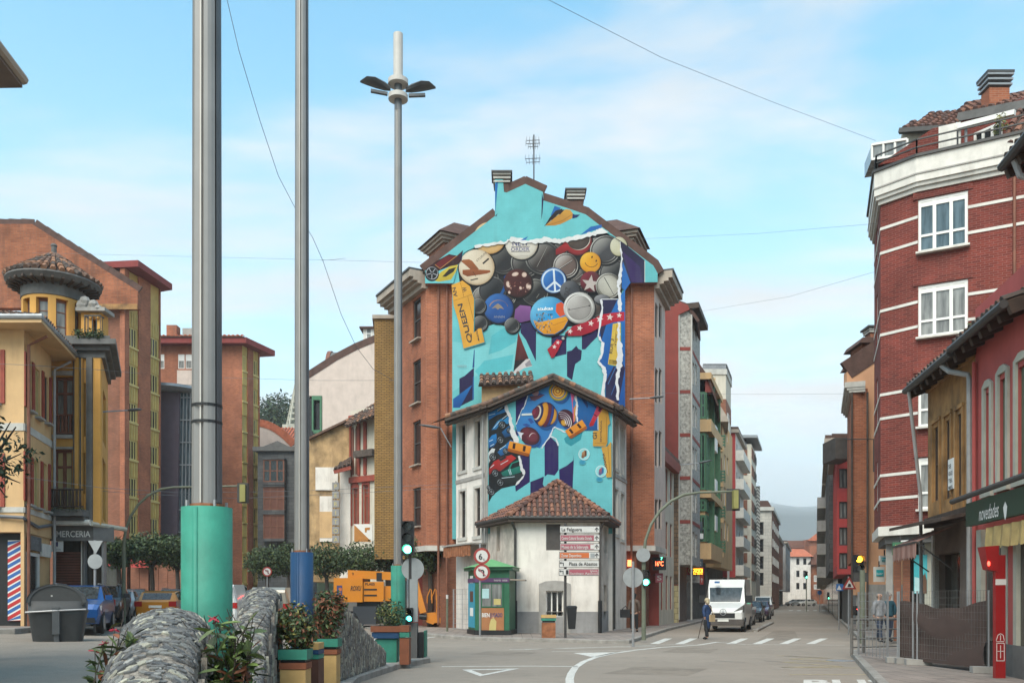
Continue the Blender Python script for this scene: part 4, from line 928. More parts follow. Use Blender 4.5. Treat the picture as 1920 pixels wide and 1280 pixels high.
ticket(d6((480, 250), (530, 270), (560, 460), (540, 480), (535, 640), (520, 672), (402, 670), (404, 530), (455, 528), (452, 390)), '#d29c3c', [d6((420, 640), (520, 645)), d6((530, 400), (525, 640))], [('GI', (1119, 823), 8, 90, 12), ('ENTRADA', (1128, 828), 3, 89, 40)])
ticket(d6((480, 680), (535, 672), (565, 630), (572, 640), (574, 955), (528, 958), (500, 760)), '#d8a444', [d6((540, 660), (560, 940))], [('GRANADA', (1140, 886), 4.5, 100, 38)])
A.begin(); A.poly(d6((465, 245), (518, 250), (510, 300), (440, 410), (405, 480), (372, 490), (368, 470), (400, 400)), '#d8486a', '#b8283c'); A.poly(d6((485, 255), (512, 262), (470, 355), (448, 345)), '#4a1a3a'); A.poly(d6((405, 405), (425, 420), (408, 480), (372, 490), (368, 470)), '#cc2a34', '#a01822'); A.line(d6((408, 375), (440, 395)), 1.6, '#3a1430'); A.end('crayon')
def toycar(c, rot, l, w_):
 t=R(rot); q=lambda x, y: (c[0]+x*math.cos(t)-y*math.sin(t), c[1]+x*math.sin(t)+y*math.cos(t)); A.begin()
 A.poly([q(-l, w_*.9), q(-l, -w_), q(l, -w_), q(l, w_), q(l*.9, w_*1.25), q(-l*.9, w_*1.2)], '#b86414', '#9a4e0e'); A.poly([q(-l, w_*.55), q(-l, -w_), q(l, -w_), q(l, w_*.6)], '#f2a030', '#e88a20')
 for x0, x1 in((-.66, -.42), (.28, .52)): A.poly([q(l*x0, -w_*.75), q(l*x1, -w_*.75), q(l*x1+1, w_*.4), q(l*x0+1, w_*.4)], '#3a1c14')
 A.end('toy_car')
toycar((974, 840), 14, 21, 9); toycar((1080, 804), -33, 19, 8.5)
for c_, a, b in(((1095, 851), '#d8a878', '#6a3a22'), ((1127, 883), '#c8503a', '#2a6aa4')):
 A.begin(); A.ell((c_[0]-3, c_[1]+15), 6.5, 5, '#2f93b8', '#6fcbd4'); A.ell(c_, 10.5, 11, '#8fdde2', '#c8f0f0'); A.ring(c_, 10.5, 11, .9, '#e2f6f6'); A.poly([(c_[0]-5, c_[1]+6), (c_[0]-4, c_[1]-3), (c_[0]+2, c_[1]-8), (c_[0]+4, c_[1]-5), (c_[0]+3, c_[1]+4), (c_[0]-2, c_[1]+8)], a, b); A.poly([(c_[0]+1, c_[1]-7), (c_[0]+5, c_[1]-6), (c_[0]+5, c_[1]+3), (c_[0]+2, c_[1]+5)], b); A.end('marble')
# ================================================================== t
YS=38.5
sh=thing('corner_house', 'small white corner house with a hipped tile roof and a grey base', 'house', (1.9, YS, 0))
s0, s1=V((X(966, YS), YS)), V((X(1124, YS), YS))
spl=[tuple(s0), tuple(s1), tuple(s1+V((.25, .96))*2.7), tuple(s0+V((-.40, .9))*2.9)]
sf, sr, sl_=Fac(spl[0], spl[1]), Fac(spl[1], spl[2]), Fac(spl[3], spl[0])
zb=ZZ(972, YS); zd=ZZ(1146, YS)
oF=[sf.quadpx(1024, 1056, 1107, 1156), sf.quadpx(1024, 1051, 982, 1031)]
oLs=[sl_.quadpx(931, 937, 987, 1033)]; oRs=[sr.quadpx(1133, 1138, 985, 1036), sr.quadpx(1132, 1137, 1096, 1160)]
wm=MB()
for i, ops in((0, oF), (1, oRs), (2, []), (3, oLs)):
 f=Fac(spl[i], spl[(i+1)%4]); wallface(wm, f, 0, f.len, zd, zb, ops, 1 if i in(1, 3)else 0, .25); wallface(wm, f, 0, f.len, .1, zd, ops, 2, .25, d=-.0)
wm.build('wall', ['plaster_white', 'plaster_peel', 'plaster_grey'], sh)
window(sh, sf, oF[0], 'white_frame', 'glass_dark', 3, (), .05, .25)
sh_=MB(); o=oF[1]; sf.box(sh_, o[0], o[2], o[1], o[3], .02, .10); sh_.build('shutter', 'shutter_dark', sh)
for f, ops in((sl_, oLs), (sr, oRs)):
 for o in ops: window(sh, f, o, 'shutter_dark', 'glass_dark', 1, (), .06, .25)
o=oF[0]; wsr=MB()
for a0, a1, z0, z1 in((o[0]-.32, o[0]-.002, o[1]-1.2, o[3]+.0), (o[2]+.002, o[2]+.32, o[1]-1.2, o[3])): sf.box(wsr, a0, a1, max(.1, z0), z1, -.05, .1)
mid=(o[0]+o[2])/2; ap_=[sf.pt(o[0]-.32, o[3]+.002, -.05), sf.pt(o[2]+.32, o[3]+.002, -.05), sf.pt(o[2]+.32, o[3]+.30, -.05), sf.pt(mid+.4, o[3]+.42, -.05), sf.pt(mid, o[3]+.45, -.05), sf.pt(mid-.4, o[3]+.42, -.05), sf.pt(o[0]-.32, o[3]+.30, -.05)]
wsr.prism(ap_, sf.I*.15); wsr.build('window_surround', 'concrete', sh)
pn=MB(); sf.box(pn, o[0], o[2], .12, o[1]-.002, -.02, .1); pn.build('window_panel', 'plaster_grey', sh)
ext=offset_plan(spl, .44)
apxS=P(1045, 904, YS+2.0)
E=[V((p[0], p[1], zb+.02))for p in ext]
for i in(0, 1, 3): tiles(sh, E[i], E[(i+1)%4], apxS, apxS, ['tile_a', 'tile_b', 'tile_c'], pitch=.245, row=.36, r=.09)
ut=MB(); ut.prism([(p[0], p[1], zb-.16)for p in ext], (0, 0, .12)); ut.build('eaves', 'timber_dark', sh)
gt=MB()
for i in(0, 1, 3):
 a, b=E[i], E[(i+1)%4]; gt.tube([a+V((0, 0, .0)), b+V((0, 0, .0))], .085, 8)
gt.build('gutter', 'dark_metal', sh)
rg=MB()
for i in(0, 1):
 n=11
 for k in range(n): p, q=E[i].lerp(apxS, k/n), E[i].lerp(apxS, (k+1.1)/n); rg.tube([p+V((0, 0, .10)), q+V((0, 0, .07))], [.13, .105], 7, random.choice((0, 1, 2)))
rg.build('ridge_tiles', ['tile_a', 'tile_b', 'tile_c'], sh)['kind']='stuff'
for px, y0 in((966, 974), (1125, 974)):
 p=MB(); a=P(px, y0, YS-.1); p.tube([a+V((-.25 if px<1000 else .2, -.35, .1)), a+V((0, 0, -.45)), V((a.x, a.y, .15))], .06, 8); p.build('drain_pipe', 'dark_metal' if px<1000 else 'shutter_dark', sh)
 p=MB(); p.tube([V((a.x, a.y-.02, 1.55)), V((a.x, a.y-.02, .14))], .09, 8); p.build('pipe_guard', 'black', sh)
# ================================================================== l
def block(px0, px1, Y, dep, dR, dL=None, Y1=None):
 """counter-clockwise plan: front edge px0..px1 at depth Y, sides running back along (dx,1) directions"""
 a, b=V((X(px0, Y), Y)), V((X(px1, Y1 or Y), Y1 or Y)); dl_=dL if dL is not None else dR
 return[tuple(a), tuple(b), (b.x+dR*dep, b.y+dep), (a.x+dl_*dep, a.y+dep)]
def rects(f, cols, rows): return[f.quadpx(c[0], c[1], r[0], r[1])for r in rows for c in cols]
def panel(root, f, a0, a1, z0, z1, d0, d1, mat_, name):
 m=MB(); f.box(m, a0, a1, z0, z1, d0, d1); return m.build(name, mat_, root)
# ---- A: cream corner house at the left edge
YA=30.0; gA=.7
hA=thing('corner_shop_house', 'cream rendered house with dark red shutters and a barber shop at its foot', 'house', (-17, YA, gA))
aL, aC=(-23.5, YA), (X(45, YA), YA); aB=(aC[0]-.248*3.45, YA+3.45)
plA=[aL, aC, aB, (-23.5, 36)]
fA0, fA1=Fac(plA[0], plA[1]), Fac(plA[1], plA[2])
zA0, zA1=ZZ(997, YA), ZZ(618, YA)
o1=[fA1.quadpx(52, 59, 672, 768), fA1.quadpx(66, 75, 688, 780), fA1.quadpx(84, 90.5, 704, 791), fA1.quadpx(48, 56, 852, 944), fA1.quadpx(63, 73, 860, 950), fA1.quadpx(82, 88, 868, 957)]
o0=[fA0.quadpx(-40, 0, 656, 756), fA0.quadpx(-40, 0, 850, 950)]
fs=building(hA, plA, zA0, zA1, {0: o0, 1: o1}, 'wall_ochre', rev=.14)
for o in o1: window(hA, fA1, o, 'shutter_beige' if random.random()<.7 else 'shutter_dark', 'shutter_beige' if o[0]>.4 else 'glass_dark', 1, (), .06, .14, 'concrete')
for o in o0: window(hA, fA0, o, 'timber_red', 'glass_dark', 2, (.5,), .07, .14, 'concrete')
for px, yt, yb in((47, 660, 762), (61.5, 680, 774), (79.5, 696, 785), (93.5, 708, 793), (45.6, 846, 938), (59, 858, 947), (77.5, 865, 953), (91.5, 870, 957)):
 a, z1=fA1.st(px, yt); _, z0=fA1.st(px, yb); panel(hA, fA1, a-.13, a+.13, z0, z1, -.05, -.004, 'timber_red', 'shutter')
for yt, yb in((656, 756), (850, 950)):
 a, z1=fA0.st(3, yt); panel(hA, fA0, a-.02, a+.12, ZZ(yb, YA), z1, -.05, -.004, 'timber_red', 'shutter')
for yt, yb, mt in((793, 807, 'concrete_light'), (950, 960, 'concrete_light')):
 for f in(fA0, fA1): panel(hA, f, 0, f.len, ZZ(yb, YA), ZZ(yt, YA), -.03, -.003, mt, 'string_course')
for px, f in((46.5, fA1), (95.5, fA1)):
 a=f.s_(px); p=MB(); p.tube([f.pt(a, zA1-.15, -.7), f.pt(a, zA1-.5, -.12), f.pt(a, gA, -.12)], .055, 8); p.build('drain_pipe', 'pipe_grey' if px>60 else 'timber_brown', hA)
exA=offset_plan(plA, .8); sl=MB(); sl.prism([(p[0], p[1], zA1)for p in exA], (0, 0, .14)); sl.build('soffit', 'wall_ochre', hA)
EA=[V((p[0], p[1], zA1+.2))for p in exA]; apA=V((-21.5, 34.2, zA1+2.0)); apA2=V((-26, 34.2, zA1+2.0))
g_=MB(); g_.tube([EA[0], EA[1], EA[2]], .10, 8); g_.build('gutter', 'zinc', hA)
for q in((EA[0], EA[1], apA, apA2), (EA[1], EA[2], apA, apA)): tiles(hA, *q, ['tile_old_a', 'tile_old_b', 'tile_old_c'], pitch=.26, r=.1)
rc=MB(); rc.box(-23.4, YA+.5, .55, aC[0]-.3, YA+1.0, zA0-.002); rc.build('shop_front', 'black', hA)
pil=MB(); pil.box(aC[0]-.10, YA+.0, .55, aC[0], YA+.1, zA0-.003); fA1.box(pil, .05, fA1.len, .55, zA0-.003, .06, .12); pil.build('ground_floor', 'wall_ochre', hA)
bp=thing('barber_board', 'tall red white and blue striped barber board on the dark shop front', 'barber sign', P(27, 1165, YA+.4))
x0, x1, z0, z1=X(14, YA+.4), X(41, YA+.4), ZZ(1163, YA+.4), ZZ(1012, YA+.4)
b=MB(); b.box(x0, YA+.42, z0, x1, YA+.49, z1); b.build('board', 'print_white', bp)
mat('barber_red', (.42, .028, .03), .5); mat('barber_blue', (.03, .115, .34), .5)
n=7; hgt=(z1-z0)/n; rise=.28
for i in range(-1, n+1):
 for k, (mt, f0, f1)in enumerate((('barber_red', .0, .36), ('barber_blue', .52, .86))):
  za, zb_=z0+(i+f0)*hgt, z0+(i+f1)*hgt
  pts=[(x0, za), (x1, za+rise), (x1, zb_+rise), (x0, zb_)]
  pts=[(x, min(max(z, z0), z1))for x, z in pts]
  if max(p[1]for p in pts)-min(p[1]for p in pts)<.02: continue
  s=MB(); s.face([(x, YA+.415, z)for x, z in pts]); s.build('stripe', mt, bp)
def signboard(root, f, px0, px1, yt, yb, d, th, mat_, name='sign_board'):
 a0, zt=f.st(px0, yt); a1, _=f.st(px1, yt); _, zb=f.st(px0, yb); m=MB(); f.box(m, min(a0, a1), max(a0, a1), zb, zt, d-th, d); return m.build(name, mat_, root), min(a0, a1), max(a0, a1), zb, zt
o, a0, a1, zb, zt=signboard(hA, fA1, 51, 71, 1003, 1030, -.02, .1, 'concrete_dark'); text('barber', fA1.pt(a0+.2, zb+.25, -.121), fA1.U, (0, 0, 1), .22, 'print_grey', o, w=(a1-a0)*.6)
signboard(hA, fA1, 74, 91, 1018, 1042, -.02, .08, 'white_paint')
dr=MB(); a0, zt=fA1.st(50, 1034)
for u, v in((fA1.s_(49), fA1.s_(52)), (fA1.s_(68), fA1.s_(71))): fA1.box(dr, u, v, .6, zt, -.06, .1)
fA1.box(dr, fA1.s_(52), fA1.s_(68), zt-.12, zt, -.05, .1); dr.build('door_frame', 'white_paint', hA); panel(hA, fA1, fA1.s_(52), fA1.s_(68), .6, zt-.12, -.01, .1, 'shop_glass', 'door')
# ---- B: yellow corner building with the round turret
YB2=34.0
hB=thing('turret_house', 'yellow corner house with a round tiled turret and brown balcony doors', 'house', (-16.5, YB2, .7))
bl_=(X(88, YB2), YB2); br_=(X(191, YB2), YB2); d_=.12
plB=[bl_, br_, (br_[0]-.40*4, YB2+4), (bl_[0]-1, YB2+4)]
f0, f1=Fac(plB[0], plB[1]), Fac(plB[1], plB[2])
zB0, zB1=ZZ(985, YB2), ZZ(672, YB2)
ob=[f0.quadpx(99, 138, 706, 815), f0.quadpx(99, 136, 842, 957), f0.quadpx(157.5, 160.5, 718, 818), f0.quadpx(157, 160, 848, 925)]
oc=[f1.quadpx(193, 198.5, 728, 826), f1.quadpx(192.5, 198, 856, 972)]
building(hB, plB, zB0, zB1, {0: ob, 1: oc}, 'wall_yellow', rev=.22)
for i, o in enumerate(ob[:2]): window(hB, f0, o, 'timber_brown', 'glass_curtain' if i==0 else 'shutter_beige', 2, (.72,), .11, .22)
for o in ob[2:]: window(hB, f0, o, 'timber_brown', 'glass_dark', 1, (), .04, .22)
for o in oc: window(hB, f1, o, 'timber_brown', 'glass_dark', 1, (.7,), .07, .22)
for px0, px1, mt, dd in((138.5, 143, 'concrete_dark', .06), (143.5, 150, 'wall_yellow', .16), (151, 154, 'concrete_dark', .08), (155, 157, 'wall_yellow', .12), (165, 171, 'concrete_dark', .16), (171.2, 177, 'concrete_dark', .22), (177.3, 191, 'wall_yellow', .12)):
 panel(hB, f0, f0.s_(px0), f0.s_(px1), zB0+.01, zB1-.01, -dd, -.003, mt, 'pilaster')
for yt, yb in((815, 822), (838, 842), (696, 704)): panel(hB, f0, .0, f0.s_(138), ZZ(yb, YB2), ZZ(yt, YB2), -.09, -.004, 'concrete', 'moulding')
rB=MB()
for o, zt in((ob[0], ZZ(776, YB2)), (ob[1], ZZ(920, YB2))):
 m=MB(); a0, a1=o[0]+.02, o[2]-.02
 if o is ob[1]: a1=f0.s_(172)
 dep=.0 if o is ob[0]else-.75
 for z in(o[1]+.12, zt): f0.box(m, a0, a1, z-.06, z, dep, dep+.09)
 k=int((a1-a0)/.13)
 for i in range(k): a=a0+(a1-a0)*i/k; f0.box(m, a, a+.07, o[1]+.125, zt-.065, dep+.01, dep+.07)
 m.build('balcony_rail', 'timber_dark' if o is ob[1]else 'timber_brown', hB)
bs=MB(); f0.box(bs, .1, f0.s_(173), ZZ(970, YB2), ZZ(958, YB2), -.85, -.26); f0.box(bs, .2, f0.s_(171), ZZ(978, YB2), ZZ(971, YB2), -.6, -.27); bs.build('balcony_floor', 'concrete_dark', hB)
ms=MB(); leaf_cloud(ms, [(f0.pt(a, 0, -.85).x, f0.pt(a, 0, -.85).y, ZZ(960, YB2), .25, .06, .1)for a in(.5, .8, 1.1, 1.4, 1.7)], 300, .06); ms.build('moss', ['leaf_dark', 'leaf_mid', 'leaf_light'], hB)['kind']='stuff'
cn=MB()
for g, z0_, z1_ in((.12, 0, .25), (.3, .25, .42), (.52, .42, .62), (.3, .62, .8)): slab(cn, plB, zB1+z0_+.001, zB1+z1_, 0, g)
cn.build('cornice', 'concrete_dark', hB)
pr=MB(); slab(pr, [plB[0], (X(150, YB2), YB2), (X(150, YB2)-.5, YB2+1.2), (plB[0][0]-.3, YB2+1.2)], zB1+.8, ZZ(628, YB2), 0, -.05); pr.build('parapet', 'wall_yellow', hB)
tcx, tcy=X(100, YB2+1.3), YB2+1.35; tr_=54.5*YB2/F*1.03; tz0, tz1=ZZ(631, YB2), ZZ(553, YB2)
nW=10; tw=MB(); wang=[]
for i in range(nW):
 a=360*i/nW+6
 tw.lathe([(tr_-.28, tz0), (tr_, tz0), (tr_, tz1), (tr_-.28, tz1)], (tcx, tcy, 0), 3, 0, a-7, a+7, False)
 for sgn in(a-7, a+7):
  c_, s_=math.cos(R(sgn)), math.sin(R(sgn)); q=[(tcx+r_*c_, tcy+r_*s_, z)for r_, z in((tr_-.28, tz0), (tr_, tz0), (tr_, tz1), (tr_-.28, tz1))]; tw.face(q if sgn<a else q[::-1])
 wang.append(a+18)
tw.lathe([(tr_+.0, tz1), (tr_+.0, tz1+.12), (tr_-.3, tz1+.12)], (tcx, tcy, 0), 36, 0); tw.lathe([(tr_+.02, tz0-.02), (tr_+.02, tz0), (tr_-.3, tz0)], (tcx, tcy, 0), 36, 0)
turret=tw.build('turret', 'wall_yellow', hB)
for a in wang:
 if math.sin(R(a))>.35: continue
 c_=V((tcx+(tr_-.22)*math.cos(R(a)), tcy+(tr_-.22)*math.sin(R(a)), 0)); w2=tr_*math.sin(R(10.3)); ff=Fac(c_+V((math.sin(R(a)), -math.cos(R(a)), 0))*w2, c_-V((math.sin(R(a)), -math.cos(R(a)), 0))*w2)
 ff=Fac(ff.A+ff.U*ff.len, ff.A)if(ff.I.x*math.cos(R(a))+ff.I.y*math.sin(R(a)))>0 else ff
 fm=MB(); h=tz1-tz0; z0=tz0+.02
 for u, v, p_, q_ in((0, .05, 0, h), (ff.len-.05, ff.len, 0, h), (.05, ff.len-.05, 0, .08), (.05, ff.len-.05, h-.12, h-.02), (.05, ff.len-.05, h*.33, h*.33+.05), (.05, ff.len-.05, h*.68, h*.68+.05)): ff.box(fm, u, v, z0+p_, z0+q_-.02, -.03, .03)
 w_=fm.build('window', 'timber_brown', turret, off=WL[hB]);
 pm_=MB(); ff.box(pm_, .05, ff.len-.05, z0+.05, z0+h-.1, -.005, .005); pm_.build('window_pane', 'glass_curtain', turret, off=WL[hB])
pn_=MB(); pn_.lathe([(tr_+.06, tz0-.34), (tr_+.12, tz0-.3), (tr_+.12, tz0-.12), (tr_+.02, tz0-.05)], (tcx, tcy, 0), 32, 0); pn_.build('turret_sill', 'concrete', hB)
fz=MB(); fz.lathe([(tr_-.02, tz1+.12), (tr_+.03, tz1+.14), (tr_+.03, tz1+.62), (tr_+.42, tz1+.66), (tr_+.60, tz1+.84), (tr_+.58, tz1+.90), (.2, tz1+.95)], (tcx, tcy, 0), 40, 0); fz.build('turret_frieze', 'concrete_dark', hB)
cb=MB()
for i in range(28): a=R(360*i/28); cb.bar((tcx+(tr_+.03)*math.cos(a), tcy+(tr_+.03)*math.sin(a), tz1+.58), (tcx+(tr_+.52)*math.cos(a), tcy+(tr_+.52)*math.sin(a), tz1+.70), .09, .12)
cb.build('corbels', 'timber_dark', hB)['kind']='stuff'
rt=MB(); rr, rz0, rz1=tr_+.60, tz1+.90, tz1+2.05
for i in range(34):
 a=R(360*i/34)
 for j in range(6):
  q0, q1=j/6, (j+1)/6; ra, rb=rr*(1-q0*.93), rr*(1-q1*.93)
  if j>3 and i%2: continue
  za, zb_=rz0+(rz1-rz0)*q0, rz0+(rz1-rz0)*q1; wv=min(.105, ra*.095*(2 if j>3 else 1))+.01
  rt.tube([(tcx+ra*math.cos(a), tcy+ra*math.sin(a), za+.04), (tcx+rb*math.cos(a), tcy+rb*math.sin(a), zb_+.03)], [wv*random.uniform(.95, 1.15), wv*.85], 6, random.choice((0, 0, 1, 2)))
rt.build('roof_tiles', ['tile_old_a', 'tile_old_b', 'tile_old_c'], hB)['kind']='stuff'
fn=MB(); fn.lathe([(rr*.98, rz0-.02), (.12, rz1-.02)], (tcx, tcy, 0), 32, 0); fn.build('turret_roof', 'tile_bed', hB)
fn=MB(); fn.lathe([(.17, rz1-.1), (.15, rz1+.06), (.10, rz1+.1), (.10, rz1+.34), (.13, rz1+.38), (.11, rz1+.44), (.03, rz1+.48)], (tcx, tcy, 0), 12, 0); fn.build('finial', 'concrete_dark', hB)
at_=MB(); fz0=zB1+.8; fq=Fac((X(152, YB2+.9), YB2+.9), (X(190, YB2+.9), YB2+.9))
oa=fq.quadpx(172, 182, 598, 672); wallface(at_, fq, 0, fq.len, fz0, ZZ(572, YB2), [oa], 0, .3); fqr=Fac(fq.pt(fq.len, 0), fq.pt(fq.len, 0, .6)); wallface(at_, fqr, 0, .6, fz0, ZZ(572, YB2)); at_.build('attic', 'wall_yellow', hB)
panel(hB, fq, oa[0], oa[2], oa[1], oa[3], .2, .3, 'glass_dark', 'window')
ar=MB()
for i in range(9):
 a, b=math.pi*i/9, math.pi*(i+1)/9; cx_=(oa[0]+oa[2])/2; rr_=(oa[2]-oa[0])/2+.05
 ar.bar(fq.pt(cx_+rr_*math.cos(a), oa[3]+rr_*.8*math.sin(a), -.05), fq.pt(cx_+rr_*math.cos(b), oa[3]+rr_*.8*math.sin(b), -.05), .1, .12)
ar.build('arch_moulding', 'wall_yellow', hB)
orn=MB(); fq.box(orn, -.1, fq.len+.25, ZZ(572, YB2)+.001, ZZ(565, YB2), -.25, .6); fq.box(orn, .0, fq.len*.6, ZZ(565, YB2)+.001, ZZ(552, YB2), -.15, .5)
for a, z, r_ in((.2, 552, .22), (.55, 558, .2), (.1, 560, .25), (.75, 566, .15)): orn.ball(fq.pt(a, ZZ(z, YB2), -.1), r_, .2, r_, 8)
orn.build('stone_ornament', 'concrete', hB)
railing(hB, f0, f0.s_(166), f0.s_(196), zB1+.8, .75, .35, step=.14)
fe=MB(); leaf_cloud(fe, [(f0.pt(a, 0, -.5).x, f0.pt(a, 0, -.5).y, zB1+.8, .3, .2, .22)for a in(1.5, 1.9, 2.2)], 420, .11, shell=.2); fe.build('ferns', ['leaf_dark', 'leaf_mid', 'leaf_light'], hB)['kind']='stuff'
gB=MB(); slab(gB, [(plB[0][0], YB2+.45), (plB[1][0]-.1, YB2+.45), (plB[2][0]-.1, plB[2][1]), plB[3]], .5, zB0-.002); gB.build('ground_floor', 'shop_glass', hB)
shu=MB();
for i in range(26): z=.75+i*.105; f0.box(shu, .15, f0.s_(146), z, z+.085, .40, .44)
shu.build('roller_shutter', 'shutter_brown', hB)['kind']='stuff'
for px in(147, 149.5, 186): panel(hB, f0, f0.s_(px), f0.s_(px)+.09, .6, zB0-.35, .2, .42, 'white_paint' if px==147 else 'grey_metal', 'shop_post')
sB, a0, a1, zb, zt=signboard(hB, f0, 97, 178, 986, 1014, -.1, .12, 'concrete_dark'); text('MERCERIA', f0.pt(a0+.30, zb+.15, -.222), f0.U, (0, 0, 1), .24, 'white_frame', sB, w=(a1-a0)*.78, bold=.012)
sd_=MB(); p_=f0.pt(a1+.002, zb, -.22); sd_.obox(p_, (.45, .75, 0), (.06, -.03, 0), (0, 0, zt-zb)); sd_.build('sign_return', 'concrete_dark', hB)
aw=MB(); aw.tube([f0.pt(.05, zB0+.08, -.45), f0.pt(f0.s_(180), zB0+.08, -.45)], .12, 10); f0.box(aw, .05, f0.s_(180), zB0+.14, zB0+.18, -.45, -.25); aw.build('awning_box', 'white_paint', hB)
aw=MB(); aw.tube([f0.pt(f0.s_(181), zB0+.04, -.4), f0.pt(f0.s_(181)+.6, zB0-.05, 1.2)], .09, 8); aw.build('awning_arm', 'stone_trim', hB)
pb_=thing('notice_board', 'small white notice with a crest hanging under the grey shop sign', 'sign', f0.pt(1, 2.9, -.12)); o, a0, a1, zb, zt=signboard(pb_, f0, 100, 122, 1013, 1034, -.13, .03, 'print_white', 'board');
q=MB(); f0.box(q, a0+.12, a0+.26, zb+.2, zt-.06, -.168, -.162); q.build('crest', 'print_navy', pb_); text('tienda', f0.pt(a0+.1, zb+.06, -.163), f0.U, (0, 0, 1), .06, 'print_grey', pb_, w=.28)
# ---- C: big brick gable block behind
YC=68.0
hC=thing('gable_block', 'large orange brick block with a plain gable end and yellow panel columns', 'apartment block', (-34, YC, 0))
gC=MB(); gC.prism([P(x, y, YC)for x, y in((-60, 577), (258, 577), (258, 545), (60, 420), (-60, 420))], (0, .7, 0)); gC.build('gable_wall', 'brick_old', hC)
bC=block(-60, 228, YC+1.5, 5.0, .206, 0); fC=building(hC, bC, .3, ZZ(577, YC)-.01, {}, 'brick_brown')
vC=MB()
pts=[(-60, 420), (60, 420), (258, 545)]
for a, b in zip(pts, pts[1:]):
 p, q=P(*a, YC-.1), P(*b, YC-.1); n=int((q-p).length/.9)
 for i in range(n): vC.bar(p.lerp(q, i/n)+V((0, .3, .08)), p.lerp(q, (i+1)/n)+V((0, .3, .02)), .14, .9)
vC.build('verge', 'roof_dark', hC)
for px in(196, 207, 217): panel(hC, fC[0], fC[0].s_(px), fC[0].s_(px)+.18, .4, ZZ(580, YC), -.06, -.003, 'timber_brown', 'wall_rib')
sC=MB(); sC.box(X(186, YC), YC-.05, ZZ(580, YC), X(258, YC), YC+.0-.003, ZZ(570, YC)); sC.build('beam', 'wall_rust', hC)
fCs=Fac((X(228, YC), YC+.3), (X(228, YC)+.206*5.0, YC+5.3))
def column_facade(root, f, cols, wall_cols, z_first, pitch, n, wh, zbot, ztop, bm='brick_orange'):
 m=MB()
 for a0, a1 in wall_cols: f.box(m, a0, a1, zbot, ztop, -.12, .3)
 m.build('brick_pier', bm, root)
 for a0, a1 in cols:
  q=MB(); ops=[(a0+.08, z_first-pitch*k-wh, a1-.08, z_first-pitch*k)for k in range(n)]
  wallface(q, f, a0, a1, zbot, ztop, ops, 0, .12); q.build('panel_column', 'yellow_panel', root)
  for o in ops:
   window(root, f, o, 'yellow_rail', 'glass_dark', 3, (), .10, .12)
  r=MB()
  for o in ops: f.box(r, a0, a1, o[1]-.14, o[1]-.002, -.10, .1)
  for k in range(n):
   for j in range(4): a=a0+.1+(a1-a0-.2)*j/3; f.box(r, a-.03, a+.03, z_first-pitch*k+.05, z_first-pitch*k+pitch-wh-.2, -.05, .1)
  r.build('panel_ribs', 'yellow_rail', root)['kind']='stuff'
s=fCs.s_; zt=fCs.z_(243, 612)
zroof=ZZ(500, YC)
column_facade(hC, fCs, [(s(240), s(258)), (s(280), s(297.5))], [(0, s(240)), (s(258), s(280)), (s(297.5), s(297.5)+.12)], zt, 2.95, 8, 1.55, .6, zroof)
eC=MB(); q=[(X(180, YC+.4), YC+.4), (X(259, YC), YC), (X(323, 73.2), 73.2), (X(240, 75), 75)]; eC.prism([(a, b, zroof+.02)for a, b in q], (0, 0, .5)); eC.build('roof_edge', 'roof_edge_red', hC)
bx=MB(); bx.prism([(*fCs.pt(.3, 0, .31)[:2], .4), (*fCs.pt(fCs.len, 0, .31)[:2], .4), (*fCs.pt(fCs.len, 0, 3)[:2], .4), (*fCs.pt(.3, 0, 3)[:2], .4)], (0, 0, zroof-.4)); bx.build('rear_block', 'brick_brown', hC)
arc=thing('shop_arcade', 'row of brown brick pillars in front of dark shops under a red sign', 'shops', (X(280, 62), 62, .6))
m=MB(); m.box(X(196, 64), 64, .4, X(345, 64), 66, ZZ(1040, 64)); m.build('shop_front', 'shop_glass', arc)
m=MB(); m.box(X(196, 63), 62.6, ZZ(1046, 63), X(345, 63), 66.1, ZZ(1030, 63)); m.build('lintel', 'concrete_dark', arc)
for px in(224, 247, 264, 283, 300, 317, 333):
 m=MB(); x=X(px, 63); m.box(x, 62.8, .3, x+.62, 63.4, ZZ(1047, 63)); m.build('pillar', 'brick_brown', arc)
m=MB(); m.box(X(243, 62), 62.2, ZZ(1063, 62), X(276, 62), 62.55, ZZ(1048, 62)); m.build('sign_board', 'wall_bright_red', arc)
m=MB(); m.box(X(200, 62), 62.2, ZZ(1060, 62), X(206, 62), 62.5, ZZ(1056, 62)); m.build('small_sign', 'wall_bright_red', arc)
# ---- D: orange block with columns
YD=84.0
hD=thing('orange_block', 'orange brick apartment block with a red roof edge and yellow window columns', 'apartment block', (X(390, YD), YD, 0))
zD1=ZZ(648, YD)
plD=block(286, 454, YD, 2.75, .327, 0); fD=[Fac(plD[i], plD[(i+1)%4])for i in range(4)]
oD=[fD[0].quadpx(c0, c1, t, t+27)for t in(664, 721, 778, 835, 892)for c0, c1 in((299, 308), (334, 346), (348, 360))]
m=MB(); wallface(m, fD[0], 0, fD[0].len, .3, zD1, oD, 0, .1)
for i in(2, 3): wallface(m, fD[i], 0, fD[i].len, .3, zD1)
m.build('wall', 'brick_orange', hD)
for o in oD: window(hD, fD[0], o, 'white_frame', 'glass_curtain', 1, (), .06, .1, blind=.45)
for k, t in enumerate((664, 721, 778, 835, 892)):
 panel(hD, fD[0], fD[0].s_(332), fD[0].s_(362), ZZ(t+57, YD), ZZ(t+30, YD), -.03, -.004, 'wall_pale_pink', 'wall_panel')
s=fD[1].s_
column_facade(hD, fD[1], [(0, s(463)), (s(473), s(484))], [(s(463), s(473)), (s(484), s(484)+.1)], fD[1].z_(458, 666), 2.9, 8, 1.5, .3, zD1)
